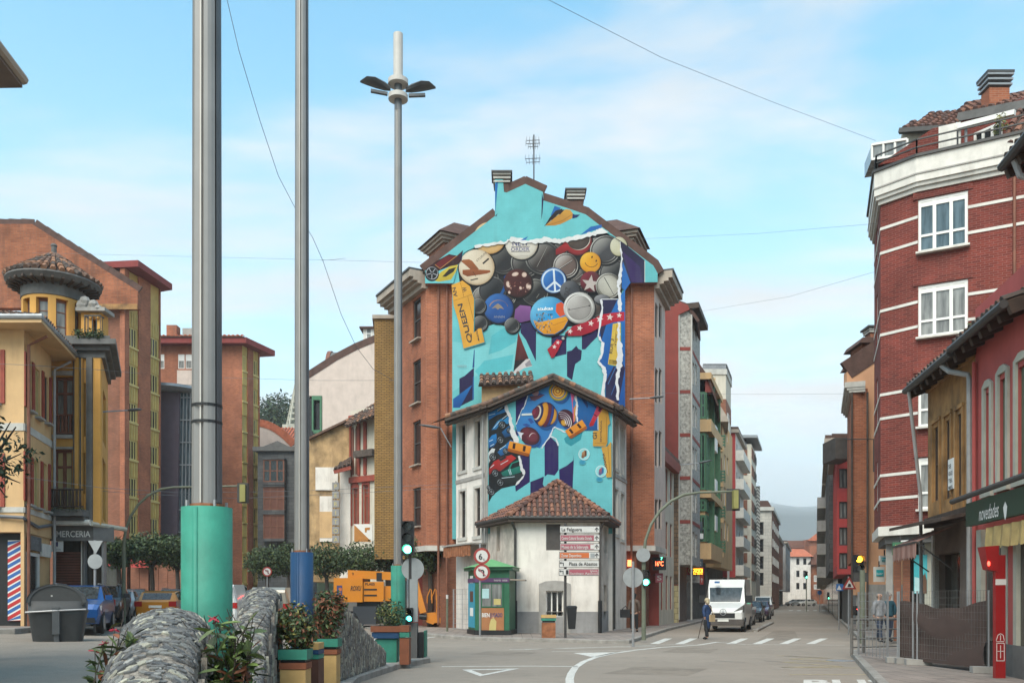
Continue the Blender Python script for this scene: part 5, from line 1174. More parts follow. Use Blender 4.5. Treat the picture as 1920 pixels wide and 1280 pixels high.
m=MB(); m.prism([(*p, zD1+.01)for p in offset_plan([plD[0], plD[1], (plD[1][0]+.327*3.0, YD+3.0), (plD[0][0], YD+5)], .9)], (0, 0, .55)); m.build('roof_edge', 'roof_edge_red', hD)
tiles(hD, V((X(286, 83), 83, zD1+.6)), V((X(458, 83), 83, zD1+.6)), V((X(440, 88), 88, zD1+1.5)), V((X(286, 88), 88, zD1+1.5)), ['tile_orange']*3, pitch=.4, row=.8, r=.14)
m=MB(); m.box(X(312, 86), 86, zD1, X(331, 86), 87, ZZ(609, 86)); m.build('chimney', 'brick_orange', hD)
m=MB(); m.box(X(342, 86.5), 86.5, zD1, X(362, 86.5), 88, ZZ(612, 86)); m.build('roof_box', 'concrete', hD)
# ---- E: purple building with the round canopy and the glass front
YE=76.0
hE=thing('glass_front_building', 'purple clad building with a round grey canopy roof and a glass front', 'office building', (X(320, YE), YE, 0))
zE=ZZ(735, YE)
m=MB(); m.prism([P(x, y, YE)for x, y in((294, 1120), (330, 1120), (336, 735), (298, 735))], (0, 5, 0)); m.build('wall', 'wall_purple', hE)
m=MB(); m.prism([P(x, y, YE+.4)for x, y in((331, 1120), (372, 1120), (372, 735), (338, 735))], (0, 4, 0)); m.build('glass_wall', 'glass_blue', hE)
m=MB()
for i in range(9): y=745+i*42; m.bar(P(331+6*(1-i/9), y, YE+.3), P(372, y, YE+.3), .1)
for i in range(6): m.bar(P(338+i*6.5, 735, YE+.32), P(331+i*7, 1120, YE+.32), .09)
m.build('mullions', 'zinc', hE)['kind']='stuff'
m=MB(); m.lathe([(.1, zE+.0), (2.6, zE+.02), (3.1, zE+.25), (3.0, zE+.5), (.1, zE+.8)], (X(318, YE+1.5), YE+1.5, 0), 40); m.build('canopy_roof', 'zinc', hE)
# ---- F: slate house with timber oriels, and what rises behind it
YF=84.0
hF=thing('slate_house', 'dark grey stone house with three brown timber oriel windows', 'house', (X(520, YF), YF, 0))
plF=block(483, 556, YF, 6, .1); fF=building(hF, plF, .3, ZZ(846, YF), {}, 'slate_blocks')
m=MB(); slab(m, plF, ZZ(846, YF)+.002, ZZ(838, YF), 0, .35); m.build('cornice', 'concrete_dark', hF)
m=MB(); m.prism([P(x, y, YF)for x, y in((490, 838), (520, 826), (545, 838))], (0, 3, 0)); m.build('roof', 'concrete_dark', hF)
for yt, yb in((863, 905), (914, 957), (965, 1010)):
 a0, a1=fF[0].s_(497), fF[0].s_(536); o=(a0, ZZ(yb, YF), a1, ZZ(yt, YF)); b=MB(); fF[0].box(b, a0-.05, a1+.05, o[1]-.25, o[1]-.004, -.75, -.003); fF[0].box(b, a0-.05, a1+.05, o[3]+.004, o[3]+.15, -.75, -.003); fF[0].box(b, a0+.1, a1-.1, o[1], o[3], -.55, -.003); b.build('oriel', 'slate_blocks', hF)
 window(hF, fF[0], o, 'timber_brown', 'shutter_brown' if yt>900 else 'glass_dark', 3, (.5,), .12, -.60+.02)
 fr_side=Fac(fF[0].pt(a1+.0, 0, -.6), fF[0].pt(a1, 0, -.05)); window(hF, fr_side, (.02, o[1], fr_side.len-.02, o[3]), 'shutter_dark', 'glass_dark', 1, (.5,), .06, .0)
hF2=thing('arched_gable_house', 'white house with a curved gable rising behind the slate house', 'house', (X(520, 95), 95, 0))
arcp=[(478, 900)]+[(478+8*i, 793+(i/9.5)**2*46)for i in range(10)]+[(552, 900)]
m=MB(); m.prism([P(x, y, 95)for x, y in arcp], (0, 6, 0)); m.build('wall', 'wall_pale_pink', hF2)
m=MB()
for a, b in zip(arcp[1:-1], arcp[2:-1]): m.bar(P(*a, 94.8)+V((0, .3, .1)), P(*b, 94.8)+V((0, .3, .1)), .3, .8)
m.build('roof', 'tile_orange', hF2)
hF3=thing('orange_roof_house', 'low house with an orange tiled roof in front of the wooded hill', 'house', (X(535, 120), 120, 0))
m=MB(); m.box(X(500, 120), 120, 5, X(585, 120), 126, ZZ(822, 120)); m.build('wall', 'plaster_cream', hF3)
tiles(hF3, P(505, 826, 119), P(590, 826, 119), P(590, 802, 124), P(515, 802, 124), ['tile_orange']*3, pitch=.45, row=.9, r=.16)
spr=thing('church_spire', 'pale openwork stone church spire half hidden by the blue based mast', 'church spire', (X(560, 150), 150, 0))
m=MB(); z0, z1, cx_=ZZ(800, 150), ZZ(700, 150), X(561, 150)
for i in range(8):
 a=R(45*i+10); m.bar((cx_+2.1*math.cos(a), 150+2.1*math.sin(a), z0), (cx_+.25*math.cos(a), 150+.25*math.sin(a), z1), .28)
for k in range(9):
 q=k/9; r_=2.1*(1-q)+.25*q; z=z0+(z1-z0)*q
 for i in range(8): a, b=R(45*i+10), R(45*i+55); m.bar((cx_+r_*math.cos(a), 150+r_*math.sin(a), z), (cx_+r_*math.cos(b), 150+r_*math.sin(b), z), .22, .3)
m.build('spire', 'stone_trim', spr); m=MB(); m.box(cx_-2.3, 147.7, 4, cx_+2.3, 152.3, z0); m.build('tower', 'stone_trim', spr)
m=MB(); leaf_cloud(m, [(X(505, 170), 170, ZZ(800, 170), 7, 5, 5.5), (X(525, 172), 172, ZZ(770, 170), 3.6, 4, 4.4), (X(490, 174), 174, ZZ(775, 170), 4, 4, 4), (X(545, 178), 178, ZZ(785, 170), 5, 4, 4.5), (X(480, 180), 180, ZZ(790, 170), 6, 4, 4)], 7000, .75, shell=.3)
tag(m.build('woodland', ['leaf_dark', 'leaf_mid', 'leaf_dark']), 'dark wooded hill top between the orange block and the spire', 'woods', kind='stuff')
m=MB(); m.ball((X(510, 185), 185, 10), 26, 8, 21, 16); o=m.build('hill', 'leaf_dark', None, True); o['kind']='structure'
# ---- J: white gable house
YJ=78.0
hJ=thing('white_gable_house', 'tall house with a bare off-white gable wall and a green glazed balcony', 'apartment house', (X(645, YJ), YJ, 0))
m=MB(); m.prism([P(x, y, YJ)for x, y in((604, 900), (604, 742), (578, 742), (578, 706), (630, 672), (668, 652), (712, 634), (712, 900))], (0, 8, 0)); m.build('wall', 'wall_pale_pink', hJ)
m=MB()
for a, b in zip(((574, 708), (630, 672), (668, 652)), ((630, 672), (668, 652), (714, 633))): m.bar(P(*a, YJ+.1)+V((0, 0, .1)), P(*b, YJ+.1)+V((0, 0, .1)), .28, .6)
m.build('verge', 'roof_dark', hJ)
fJ=Fac((X(585, YJ+.1), YJ+.1), (X(604, YJ+.1), YJ+.1)); m=MB(); m.box(X(570, YJ), YJ+.5, 6, X(604, YJ)-.01, YJ+5, ZZ(742, YJ)-.01); m.build('balcony_wall', 'glass_dark', hJ)
m=MB()
for u, v, p, q in((585, 588, 808, 742), (600, 603.5, 808, 742), (588, 600, 750, 742), (588, 600, 812, 806)): m.box(X(u, YJ), YJ-.1, ZZ(p, YJ), X(v, YJ), YJ+.2, ZZ(q, YJ))
m.build('green_frame', 'green_paint', hJ)
m=MB(); m.lathe([(2.0, 0), (2.0, 2.2)], (0, 0, 0), 14, 0, 0, 180, False);
m=MB(); x0, x1, zb=X(612, 82), X(668, 82), ZZ(690, 82)
m.prism([(x0, 82+2*(1-math.cos(R(a))), zb+1.95*math.sin(R(a)))for a in range(0, 181, 15)], (x1-x0, 0, 0)); m.build('barrel_dormer', 'concrete_dark', hJ)
m=MB(); m.prism([(x0-.12, 81.9+2.1*(1-math.cos(R(a))), zb+2.08*math.sin(R(a)))for a in range(0, 181, 15)], (.35, 0, 0)); m.build('dormer_edge', 'timber_brown', hJ)
fJ2=Fac((X(681, YJ+1), YJ+1), (X(701, YJ+1), YJ+1)); m=MB(); o=fJ2.quadpx(686, 697, 614, 636); wallface(m, fJ2, 0, fJ2.len, ZZ(655, YJ), ZZ(610, YJ), [o], 0, .1); fx=Fac(fJ2.pt(0, 0, 1.5), fJ2.pt(0, 0)); wallface(m, fx, 0, 1.5, ZZ(655, YJ), ZZ(610, YJ)); m.build('dormer', 'white_paint', hJ); window(hJ, fJ2, o, 'white_frame', 'glass_curtain', 1, (.5,), .1, .1)
m=MB(); fJ2.box(m, -.3, fJ2.len+.2, ZZ(610, YJ)+.002, ZZ(607, YJ), -.3, 1.5); m.build('dormer_roof', 'roof_dark', hJ)
# ---- K: half ruined house with red timber facade
YK=64.0
hK=thing('half_ruined_house', 'half ruined house with bare brown gable plaster and a red trimmed cream facade', 'house', (X(640, YK), YK, 0))
m=MB(); m.prism([P(x, y, YK)for x, y in((580, 1090), (580, 824), (640, 796), (657, 789), (657, 880), (657, 1090))], (0, 5, 0)); m.build('gable_wall', 'ruin_plaster', hK)
fK=Fac((X(657, YK+.05), YK+.05), (X(710, YK-1.6), YK-1.6)); m=MB(); oK=[fK.quadpx(661, 671.5, 915, 985), fK.quadpx(681, 691.5, 909, 982)]
wallface(m, fK, 0, fK.len, .2, ZZ(770, YK), oK, 0, .2); m.build('wall', 'plaster_cream', hK)
for o in oK: window(hK, fK, o, 'timber_red', 'shutter_brown', 1, (.72,), .12, .2)
m=MB(); o=m.box(X(637, YK-.15), YK-.15, .2, X(657, YK-.15), YK-.003, ZZ(872, YK)); m.build('wall_white', 'plaster_white', hK)
m=MB(); m.box(X(592, YK), YK-.1, ZZ(919, YK), X(634, YK), YK-.004, ZZ(876, YK)); m.box(X(600, YK), YK-.12, ZZ(1015, YK), X(624, YK), YK-.004, ZZ(930, YK)); m.build('patched_plaster', 'plaster_white', hK)
m=MB(); m.box(X(600, YK), YK-.14, ZZ(1008, YK), X(624, YK), YK-.122, ZZ(959, YK)); m.build('yellow_plaster', 'wall_ochre', hK)
tr=MB()
for a, b in((fK.s_(672), fK.s_(676)), (fK.s_(683), fK.s_(688)), (0, .14)): fK.box(tr, a, b, ZZ(893, YK), ZZ(795, YK), -.12, -.003)
for yt, yb in((895, 906), (780, 790)): fK.box(tr, 0, fK.len, ZZ(yb, YK), ZZ(yt, YK), -.22, -.004)
for o in oK:
 fK.box(tr, o[0]-.1, o[0]-.002, o[1], o[3]+.2, -.06, -.004); fK.box(tr, o[2]+.002, o[2]+.1, o[1], o[3]+.2, -.06, -.004); fK.box(tr, o[0], o[2], o[3]+.002, o[3]+.35, -.06, -.004)
tr.build('timber_trim', 'timber_red', hK)
for px in(660, 667):
 q=MB(); a, z1=fK.st(px, 806); pts=[fK.pt(a, ZZ(890, YK), -.05), fK.pt(a+.22, ZZ(890, YK), -.05), fK.pt(a+.22, z1, -.05), fK.pt(a+.11, z1+.3, -.05), fK.pt(a, z1, -.05)]; q.prism(pts, fK.I*.06); q.build('arched_window', 'shutter_brown', hK)
rK=[P(577, 824, YK-.4), P(640, 794, YK-.4), P(712, 758, YK-.4)]
m=MB()
for a, b in zip(rK, rK[1:]): m.prism([a, b, b+V((.4, 5, .4)), a+V((.4, 5, .4))], (0, 0, .16))
m.build('roof', 'tile_old_a', hK); tiles(hK, P(648, 800, YK-1.5), P(714, 775, YK-3), P(712, 757, YK-.4), P(650, 788, YK-.4), ['tile_old_a', 'tile_old_b', 'tile_old_c'], pitch=.28, r=.11)
tiles(hK, P(625, 880, YK-1.3), P(658, 871, YK-1.3), P(658, 855, YK-.1), P(640, 866, YK-.1), ['tile_old_a', 'tile_old_b', 'tile_old_c'], pitch=.28, r=.11); m=MB(); m.bar(P(626, 884, YK-1.2), P(658, 876, YK-1.2), .15, .3); m.build('eaves', 'timber_red', hK)
m=MB(); fK.box(m, fK.s_(675), fK.len, ZZ(862, YK), ZZ(850, YK), -.7, -.2); m.build('porch_roof', 'tile_old_c', hK)
vs=thing('vertical_letter_sign', 'vertical sign of grey squares with one yellow letter each on the ruined house', 'sign', P(630, 1020, YK-.8))
for i, ch in enumerate('PERITOA'):
 y0=904+i*16.6; m=MB(); m.box(X(623, YK-.8), YK-.85, ZZ(y0+13.5, YK-.8), X(636, YK-.8), YK-.7, ZZ(y0, YK-.8)); o=m.build('square', 'plaster_grey', vs); mm='yellow_rail'; text(ch, P(629.5, y0+11, YK-.855), (1, 0, 0), (0, 0, 1), .3, mm, o, align='C')
m=MB(); m.box(X(629, YK-.75), YK-.74, ZZ(1021, YK), X(630.5, YK-.75), YK-.69, ZZ(904, YK)); m.build('sign_post', 'dark_metal', vs)
ps=thing('orange_poster', 'white and orange poster board on the red trimmed house', 'poster', P(680, 1015, 58)); m=MB(); m.box(X(663, 60), 60, ZZ(1016, 60), X(698, 60), 60.1, ZZ(982, 60)); m.build('board', 'print_white', ps)
mat('poster_orange', (.42, .18, .04), .6); m=MB(); m.face([P(664, 1015, 59.99), P(697, 1015, 59.99), P(664, 983, 59.99)]); m.build('print', 'poster_orange', ps); m=MB(); m.face([P(684, 989, 59.99), P(694, 988, 59.99), P(693, 993, 59.99), P(688, 993, 59.99), P(687, 998, 59.99), P(684, 997, 59.99)]); m.build('emblem', 'poster_orange', ps)
m=MB(); m.box(X(637, 63), 63.0, .3, X(760, 63), 63.3, ZZ(1100, 63)); tag(m.build('garden_wall', 'concrete_dark'), 'low dark wall at the foot of the half ruined house', 'wall')
# ---- L: tan brick end wall next to the painted house
hL=thing('tan_brick_house', 'tan brick house end with dark horizontal joints beside the painted house', 'apartment house', (X(730, 50), 50.5, 0))
plL=block(702, 759, 50.6, 8, .0, -.12); building(hL, plL, ZZ(1048, 50.6), ZZ(598, 50.6), {}, 'brick_tan')
m=MB(); slab(m, plL, ZZ(598, 50.6)+.002, ZZ(596, 50.6)+.15, 0, .12); m.build('coping', 'cornice', hL)
m=MB(); slab(m, [(plL[0][0]+.5, 51.5), (plL[1][0], 51.5), plL[2], plL[3]], .1, ZZ(1048, 50.6)-.002); m.build('ground_floor', 'shop_glass', hL)
# ---- trees along the left street
def street_tree(px, py, rx, ry, Y, label, n=3600, trunk=.13):
 x, z=X(px, Y), ZZ(py, Y); g=gz(x, Y)+(.17 if x<-16 else 0); k=Y/F
 t=thing('street_tree', label, 'tree', (x, Y, g), 'clipped trees along the left street')
 m=MB(); rX, rZ=rx*k*1.2, ry*k*1.25
 bl=[(x, Y, z, rX*.95, rX*.8, rZ)]+[(x+rX*.62*math.cos(a)*random.uniform(.7, 1.1), Y+rX*.5*math.sin(a), z+rZ*random.uniform(-.25, .38), rX*.55, rX*.5, rZ*.62)for a in[i*1.05+random.random()for i in range(6)]]
 leaf_cloud(m, bl, n, .21, shell=.35); m.build('crown', ['leaf_dark', 'leaf_mid', 'leaf_light'], t)['kind']='stuff'
 tk=MB(); top=z-rZ*.3; tk.tube([(x, Y, g-.05), (x+.05, Y, g+(top-g)*.5), (x, Y, z-rZ*.75)], [trunk*1.25, trunk, trunk*.85], 8)
 for i in range(5): a=i*1.26+random.random(); tk.tube([(x, Y, z-rZ*.95), (x+rX*.3*math.cos(a), Y+rX*.3*math.sin(a), z-rZ*.4), (x+rX*.55*math.cos(a), Y+rX*.5*math.sin(a), z+rZ*.1)], [trunk*.6, trunk*.4, trunk*.15], 6)
 tk.build('trunk', 'bark', t); return t
for a in((222, 1036, 32, 24, 44, 'clipped dark tree beside the shop with the grey sign'), (284, 1030, 46, 29, 47, 'broad clipped tree in front of the red shop sign'), (332, 1036, 30, 28, 52, 'clipped tree just left of the green based mast'),(500, 1054, 36, 27, 58, 'clipped tree below the slate house'), (540, 1048, 26, 27, 62, 'clipped tree behind the blue based mast'), (612, 1050, 36, 29, 55, 'clipped tree right of the blue based mast'),(690, 1048, 54, 29, 52, 'wide clipped tree above the orange boom lift'), (806, 1036, 38, 32, 47, 'round clipped tree beside the green traffic light')):
 street_tree(*a)
# ================================================================== r
# ---- R3: dark red brick corner block with white bands
q0=V((16.9, 29.5)); q1=V((14.28, 30.96)); q2=V((13.4, 32.0)); q3=q2+V((.326, .945))*3.6; dirR=(q0-q1).normalized()
qe=q1+dirR*7.5
h3=thing('red_brick_block', 'dark red brick corner block with white bands, white windows and a roof terrace', 'apartment block', (15, 32, .1))
plR=[tuple(q3), tuple(q2), tuple(q1), tuple(qe), (24.5, 34), (22, 39)]
zR0, zR1=ZZ(1000, 32)+.25, ZZ(362, 31)
fR3=Fac(q1, qe)
rows3=[(375, 475), (537, 634), (700, 801), (858, 955)]
oR3=[fR3.quadpx(1721, 1815, a, b)for a, b in rows3]
fRs=Fac(q3, q2); oRs3=[]
for a, b in rows3: oRs3.append((1.2, ZZ(b, 33), 2.0, ZZ(a, 33)))
building(h3, plR, zR0, zR1, {2: oR3, 0: oRs3}, 'brick_red', rev=.12)
for o in oR3:
 window(h3, fR3, o, 'white_frame', 'glass_curtain' if o is not oR3[0]else 'glass_blue', 3, (.32,), .10, .12, 'white_paint', blind=.14)
 hd=MB(); fR3.box(hd, o[0]-.15, o[2]+.15, o[3]+.02, o[3]+.30, -.03, .05); hd.build('brick_lintel', 'brick_red', h3)
for o in oRs3: window(h3, fRs, o, 'white_frame', 'glass_dark', 1, (), .08, .12)
fC3=Fac(q2, q1)
for k, (ya, yb)in enumerate(((407, 454), (566, 612), (728, 774), (884, 930))):
 for y in(ya, yb):
  z=fR3.z_(1720, y); bnd=MB()
  for f in(fR3, fC3, fRs):
   spans=[(0, f.len)]
   if f is fR3: o=oR3[k]; spans=[(0, o[0]-.0), (o[2]+.0, f.len)]if o[1]<z+.1 and z<o[3]else[(0, f.len)]
   for a, b in spans: f.box(bnd, a, b, z-.05, z+.05, -.02, .05)
  bnd.build('white_band', 'white_paint', h3)
p=MB(); a=fR3.s_(1902); p.tube([fR3.pt(a, zR1, -.05), fR3.pt(a, zR0, -.05)], .05, 8); p.build('drain_pipe', 'timber_brown', h3)
cr=MB()
for g, a, b in((.08, 0, .16), (.16, .16, .30)): slab(cr, plR, zR1+a+.002, zR1+b, 0, g)
cr.build('cornice', 'concrete_light', h3)
pr=MB(); slab(pr, plR, zR1+.302, zR1+1.15, 0, .22); pr.build('parapet', 'white_paint', h3)
pr=MB(); slab(pr, plR, zR1+.55, zR1+.60, 0, .25); pr.build('parapet_moulding', 'concrete', h3)
pr=MB(); slab(pr, plR, zR1+1.152, zR1+1.25, 0, .29); pr.build('gutter', 'dark_metal', h3)
zT=zR1+1.25
rl=MB(); ins=offset_plan(plR, .15)
for a, b in((0, 1), (1, 2), (2, 3)):
 A_, B_=V((*ins[a], 0)), V((*ins[b], 0)); n=max(1, int((B_-A_).length/1.2))
 for z in(zT+.28, zT+.55): rl.bar(A_+V((0, 0, z)), B_+V((0, 0, z)), .045)
 for i in range(n+1): p=A_.lerp(B_, i/n); rl.bar(p+V((0, 0, zT)), p+V((0, 0, zT+.55)), .045)
rl.build('terrace_railing', 'dark_metal', h3)
ups=offset_plan(plR, -.9); up=MB(); slab(up, [(X(1712, 33.4), 34.2), (X(1712, 33.2), 33.6), (X(1925, 30.4), 30.6), (24, 33.9), (21, 37)], zT-.2, ZZ(238, 32.5)); up.build('top_storey', 'brick_red', h3)
Yt=31.6
m=MB(); m.prism([P(1646, 310, 32.2), P(1750, 240, 31.4), P(1790, 236, 31.2), P(1790, 275, 31.2), P(1762, 286, 31.4)], (.25, .45, 0)); m.build('gable_slope', 'brick_red', h3)
tiles(h3, P(1690, 243, 32.6), P(1790, 236, 31.6), P(1800, 206, 33.6), P(1745, 214, 34.2), ['tile_a', 'tile_b', 'tile_c'], pitch=.26, r=.1)
m=MB(); m.bar(P(1686, 246, 32.6), P(1792, 239, 31.5), .2, .16); m.build('gutter', 'dark_metal', h3)
m=MB(); m.bar(P(1690, 262, 32.9), P(1760, 258, 32.2), .25, .75); m.build('cornice', 'stone_trim', h3)
tiles(h3, P(1795, 214, 32.4), P(1925, 190, 30.6), P(1925, 168, 32.6), P(1815, 196, 34.2), ['tile_a', 'tile_b', 'tile_c'], pitch=.26, r=.1)
m=MB(); m.bar(P(1797, 222, 32.3), P(1930, 196, 30.5), .25, .3); m.build('eaves', 'concrete_dark', h3)
tiles(h3, P(1878, 272, 29.6), P(1990, 264, 28.6), P(1985, 170, 30.8), P(1912, 196, 31.0), ['tile_a', 'tile_b', 'tile_c'], pitch=.26, r=.1)
m=MB(); m.cbox(P(1781, 265, 31.4), .7, .55, .95, -.5); m.build('white_cupboard', 'white_paint', h3)
m=MB(); m.bar(P(1797, 238, 31.0), P(1903, 211, 29.6), .16); m.build('awning_roll', 'white_frame', h3)
m=MB(); m.bar(P(1811, 235, 30.9), P(1811, 272, 30.9), .07); m.build('awning_post', 'grey_metal', h3)
fw_=Fac(P(1828, 262, 31.2).xy, P(1880, 262, 30.4).xy); window(h3, fw_, (0, ZZ(270, 30.8), fw_.len, ZZ(240, 30.8)), 'white_frame', 'glass_dark', 3, (), .08, 0)
m=MB(); b0, b1=P(1634, 300, 33.0), P(1700, 290, 32.2); m.prism([b0, b1, b1+V((.2, 1.4, 0)), b0+V((.3, 1.4, 0))], (0, 0, .55)); m.build('glazed_box', 'glass_curtain', h3)
m=MB()
for z in(0, .55): m.bar(b0+V((0, -.03, z)), b1+V((0, -.03, z)), .08)
for q in(0, .33, .66, 1): p=b0.lerp(b1, q); m.bar(p+V((0, -.03, 0)), p+V((0, -.03, .55)), .07)
m.build('glazed_box_frame', 'white_frame', h3)
o=chimney(h3, 1855, 1893, 134, 200, 31.5, .55, 'brick_orange', ('zinc', 'dark_metal'), capw=.12)
pl_=MB(); leaf_cloud(pl_, [(P(1876, 240, 29.8).x, 29.8, ZZ(235, 29.8), .25, .2, .42)], 160, .13, shell=.1); pl_.tube([P(1876, 262, 29.8), P(1876, 225, 29.8)], .02, 5); tag(pl_.build('terrace_plant', ['leaf_yellow', 'leaf_yellow', 'leaf_light']), 'yellowing potted plant on the brick block roof terrace', 'plant')
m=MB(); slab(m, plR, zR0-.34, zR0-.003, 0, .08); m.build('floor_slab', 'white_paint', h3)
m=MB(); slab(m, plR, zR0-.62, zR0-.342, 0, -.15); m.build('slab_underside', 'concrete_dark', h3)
gR=MB(); slab(gR, offset_plan(plR, -1.0), .1, zR0-.62); gR.build('ground_floor', 'shop_glass', h3)
fg=Fac(V(offset_plan(plR, -.95)[2]), V(offset_plan(plR, -.95)[3]))
for px, mt in((1668, 'concrete'), (1683, 'brick_brown'), (1700, 'brick_brown'), (1741, 'stone_trim')):
 a=fg.s_(px); panel(h3, fg, a-.12, a+.12, .1, zR0-.62, -.1, -.004, mt, 'pillar')
hp=thing('horse_poster', 'turquoise shop poster with a brown horse head beside the brown awning', 'poster', fg.pt(fg.s_(1726), 2, -.05))
mat('poster_cyan', (.06, .42, .46), .5); mat('poster_pale', (.42, .62, .62), .5); mat('horse_brown', (.12, .06, .035), .7)
o, a0, a1, zb, zt=signboard(hp, fg, 1714, 1739, 1040, 1112, -.06, .05, 'poster_cyan', 'board')
m=MB(); m.face([fg.pt(a0+.02, zb+.02, -.112), fg.pt(a1-.02, zb+.02, -.112), fg.pt(a1-.02, zb+.5, -.112), fg.pt(a0+.02, zb+.6, -.112)]); m.build('pale_ground', 'poster_pale', hp)
w_=a1-a0; hs=lambda*pts: [fg.pt(a0+w_*x, zb+(zt-zb)*z, -.116)for x, z in pts]
m=MB(); m.face(hs((.42, .0), (.98, .0), (.98, .34), (.88, .46), (.84, .55), (.76, .47), (.70, .48), (.66, .53), (.62, .44), (.55, .30), (.42, .14), (.50, .10), (.60, .14))); m.build('horse_print', 'horse_brown', hp)
def hang_sign(name, label, px0, px1, yt, yb, Y, mat_, txt=(), mat_t='print_black', cat='sign', dep=.12):
 t=thing(name, label, cat, P((px0+px1)/2, yb, Y)); m=MB(); m.box(X(px0, Y), Y, ZZ(yb, Y), X(px1, Y), Y+dep, ZZ(yt, Y)); o=m.build('board', mat_, t)
 m=MB(); m.bar(P((px0+px1)/2, yt, Y)+V((0, .06, 0)), P((px0+px1)/2, yt, Y)+V((0, .06, .22)), .04); m.build('bracket', 'dark_metal', t)
 for s, px, py, h, w_, *mm in txt: text(s, P(px, py, Y-.004), (1, 0, 0), (0, 0, 1), h, mm[0]if mm else mat_t, t, w=w_)
 return t
hang_sign('pet_shop_sign', 'green hanging shop sign with yellow letters under the white slab', 1675, 1703, 1016, 1040, 31.2, 'green_paint', [('ANIMAL', 1677, 1027, .13, .48, 'yellow_rail'), ('tienda', 1680, 1036, .09, .35, 'yellow_rail')])
mat('sign_teal', (.02, .33, .36), .5)
for lb, a in(('pale shop sign box with turquoise block, the upper one beside the brick block', (1650, 1669, 1041, 1058)), ('pale shop sign box with turquoise block, hanging lower beside the brick block', (1640, 1659, 1062, 1090))):
 t=hang_sign('bank_sign', lb, *a, 33.5, 'white_paint'); m=MB(); w_=a[1]-a[0]; h=a[3]-a[2]
 m.box(X(a[0]+w_*.15, 33.5), 33.47, ZZ(a[2]+h*.62, 33.5), X(a[0]+w_*.85, 33.5), 33.498, ZZ(a[2]+h*.2, 33.5)); m.build('emblem', 'sign_teal', t); text('luar', P(a[0]+w_*.2, a[2]+h*.52, 33.46), (1, 0, 0), (0, 0, 1), .09, 'print_white', t, w=.24)
m=MB(); m.bar(P(1690, 1014, 31.0), P(1725, 1012, 30.2), .05, .05); tag(m.build('tube_lamp', 'white_frame'), 'white strip light under the slab of the brick block', 'lamp')
# ---- R2 / R1: the old two storey row at the right edge
DX=.17; cW, cE=6.9, 6.4
def rowf(c, y): return(DX*y+c, y)
y_L, y_M, y_N=22.8, 19.35, 16.3
fO=Fac(rowf(cW, y_L), rowf(cW, y_M)); fP=Fac(rowf(cW, y_M), rowf(cW, y_N))
h2=thing('ochre_old_house', 'weathered ochre old house with narrow shuttered windows and a dark overhanging eave', 'house', (*rowf(cW, 21), .1))
zO=7.35
oO=[fO.quadpx(1751, 1761, 803, 940), fO.quadpx(1773, 1782.5, 790, 936), fO.quadpx(1795, 1804.5, 778, 930), fO.quadpx(1818, 1823.5, 762, 925)]
z_g=fO.z_(1760, 966)
building(h2, [rowf(cW, y_L), rowf(cW, y_M), (18, y_M), (18, y_L)], z_g, zO, {0: oO}, 'wall_rust', rev=.12)
for o in oO: window(h2, fO, o, 'timber_dark', 'glass_dark', 1, (.5,), .05, .12)
for o in oO:
 m=MB()
 for a, b in((o[0]-.14, o[0]-.03), (o[2]+.03, o[2]+.14)): fO.box(m, a, b, z_g+.02, o[3]+.1, -.04, -.003)
 fO.box(m, o[0]-.14, o[2]+.14, o[3]+.11, o[3]+.2, -.05, -.003); fO.box(m, o[0]-.03, o[2]+.03, o[1]-.40, o[1]-.02, -.03, -.003); m.build('window_surround', 'wall_rust', h2)
m=MB(); fO.box(m, 0, fO.len, z_g-.25, z_g-.003, -.1, .2); m.build('timber_beam', 'timber_dark', h2)
gO=MB(); f2=Fac(rowf(cW+.15, y_L), rowf(cW+.15, y_M)); oG=[f2.quadpx(1753, 1800, 1040, 1240)]; wallface(gO, f2, 0, f2.len, .1, z_g-.25, oG, 0, .3); gO.build('ground_floor', 'soffit', h2)
panel(h2, f2, oG[0][0], oG[0][2], .1, oG[0][3], .25, .3, 'shop_glass', 'shop_window')
m=MB(); f2.box(m, f2.s_(1750), f2.s_(1753), .1, z_g-.3, -.05, .1); m.build('door_post', 'white_paint', h2)
sg=thing('for_sale_sign', 'white notice with black lettering between the ochre house windows', 'sign', fO.pt(fO.s_(1788), 5, -.05)); o, a0, a1, zb, zt=signboard(sg, fO, 1782.5, 1792.5, 862, 919, -.03, .03, 'print_white', 'board')
for i, s in enumerate(('SE', 'VENDE', 'TEL', '985', 'PISO')): text(s, fO.pt(a0+.05, zt-.22-i*.17, -.062), fO.U, (0, 0, 1), .10, 'print_black', sg, w=(a1-a0)*(.78 if i else .5))
aw=thing('brown_awning', 'faded brown striped shop awning with a scalloped valance on the ochre house', 'awning', fO.pt(.3, 3.5, -.5))
zw=fO.z_(1770, 992); e0, e1=fO.pt(.0, 2.98, -.85), fO.pt(2.1, 2.98, -.85)
w0, w1=fO.pt(.0, zw, -.05), fO.pt(2.1, zw, -.05)
n=9; mat('awning_brown', (.26, .125, .095), .85, .2, 3, stain=.5); mat('awning_pink', (.34, .19, .155), .85, .2, 3, stain=.5)
m=MB()
for i in range(n):
 a, b=i/n, (i+1)/n; m.prism([e0.lerp(e1, a), e0.lerp(e1, b), w0.lerp(w1, b), w0.lerp(w1, a)], (0, 0, .015), i%2)
 m.prism([e0.lerp(e1, a), e0.lerp(e1, b), e0.lerp(e1, b)-V((0, 0, .33)), e0.lerp(e1, (a+b)/2)-V((0, 0, .40)), e0.lerp(e1, a)-V((0, 0, .33))], (-.012, .004, 0), 1-i%2)
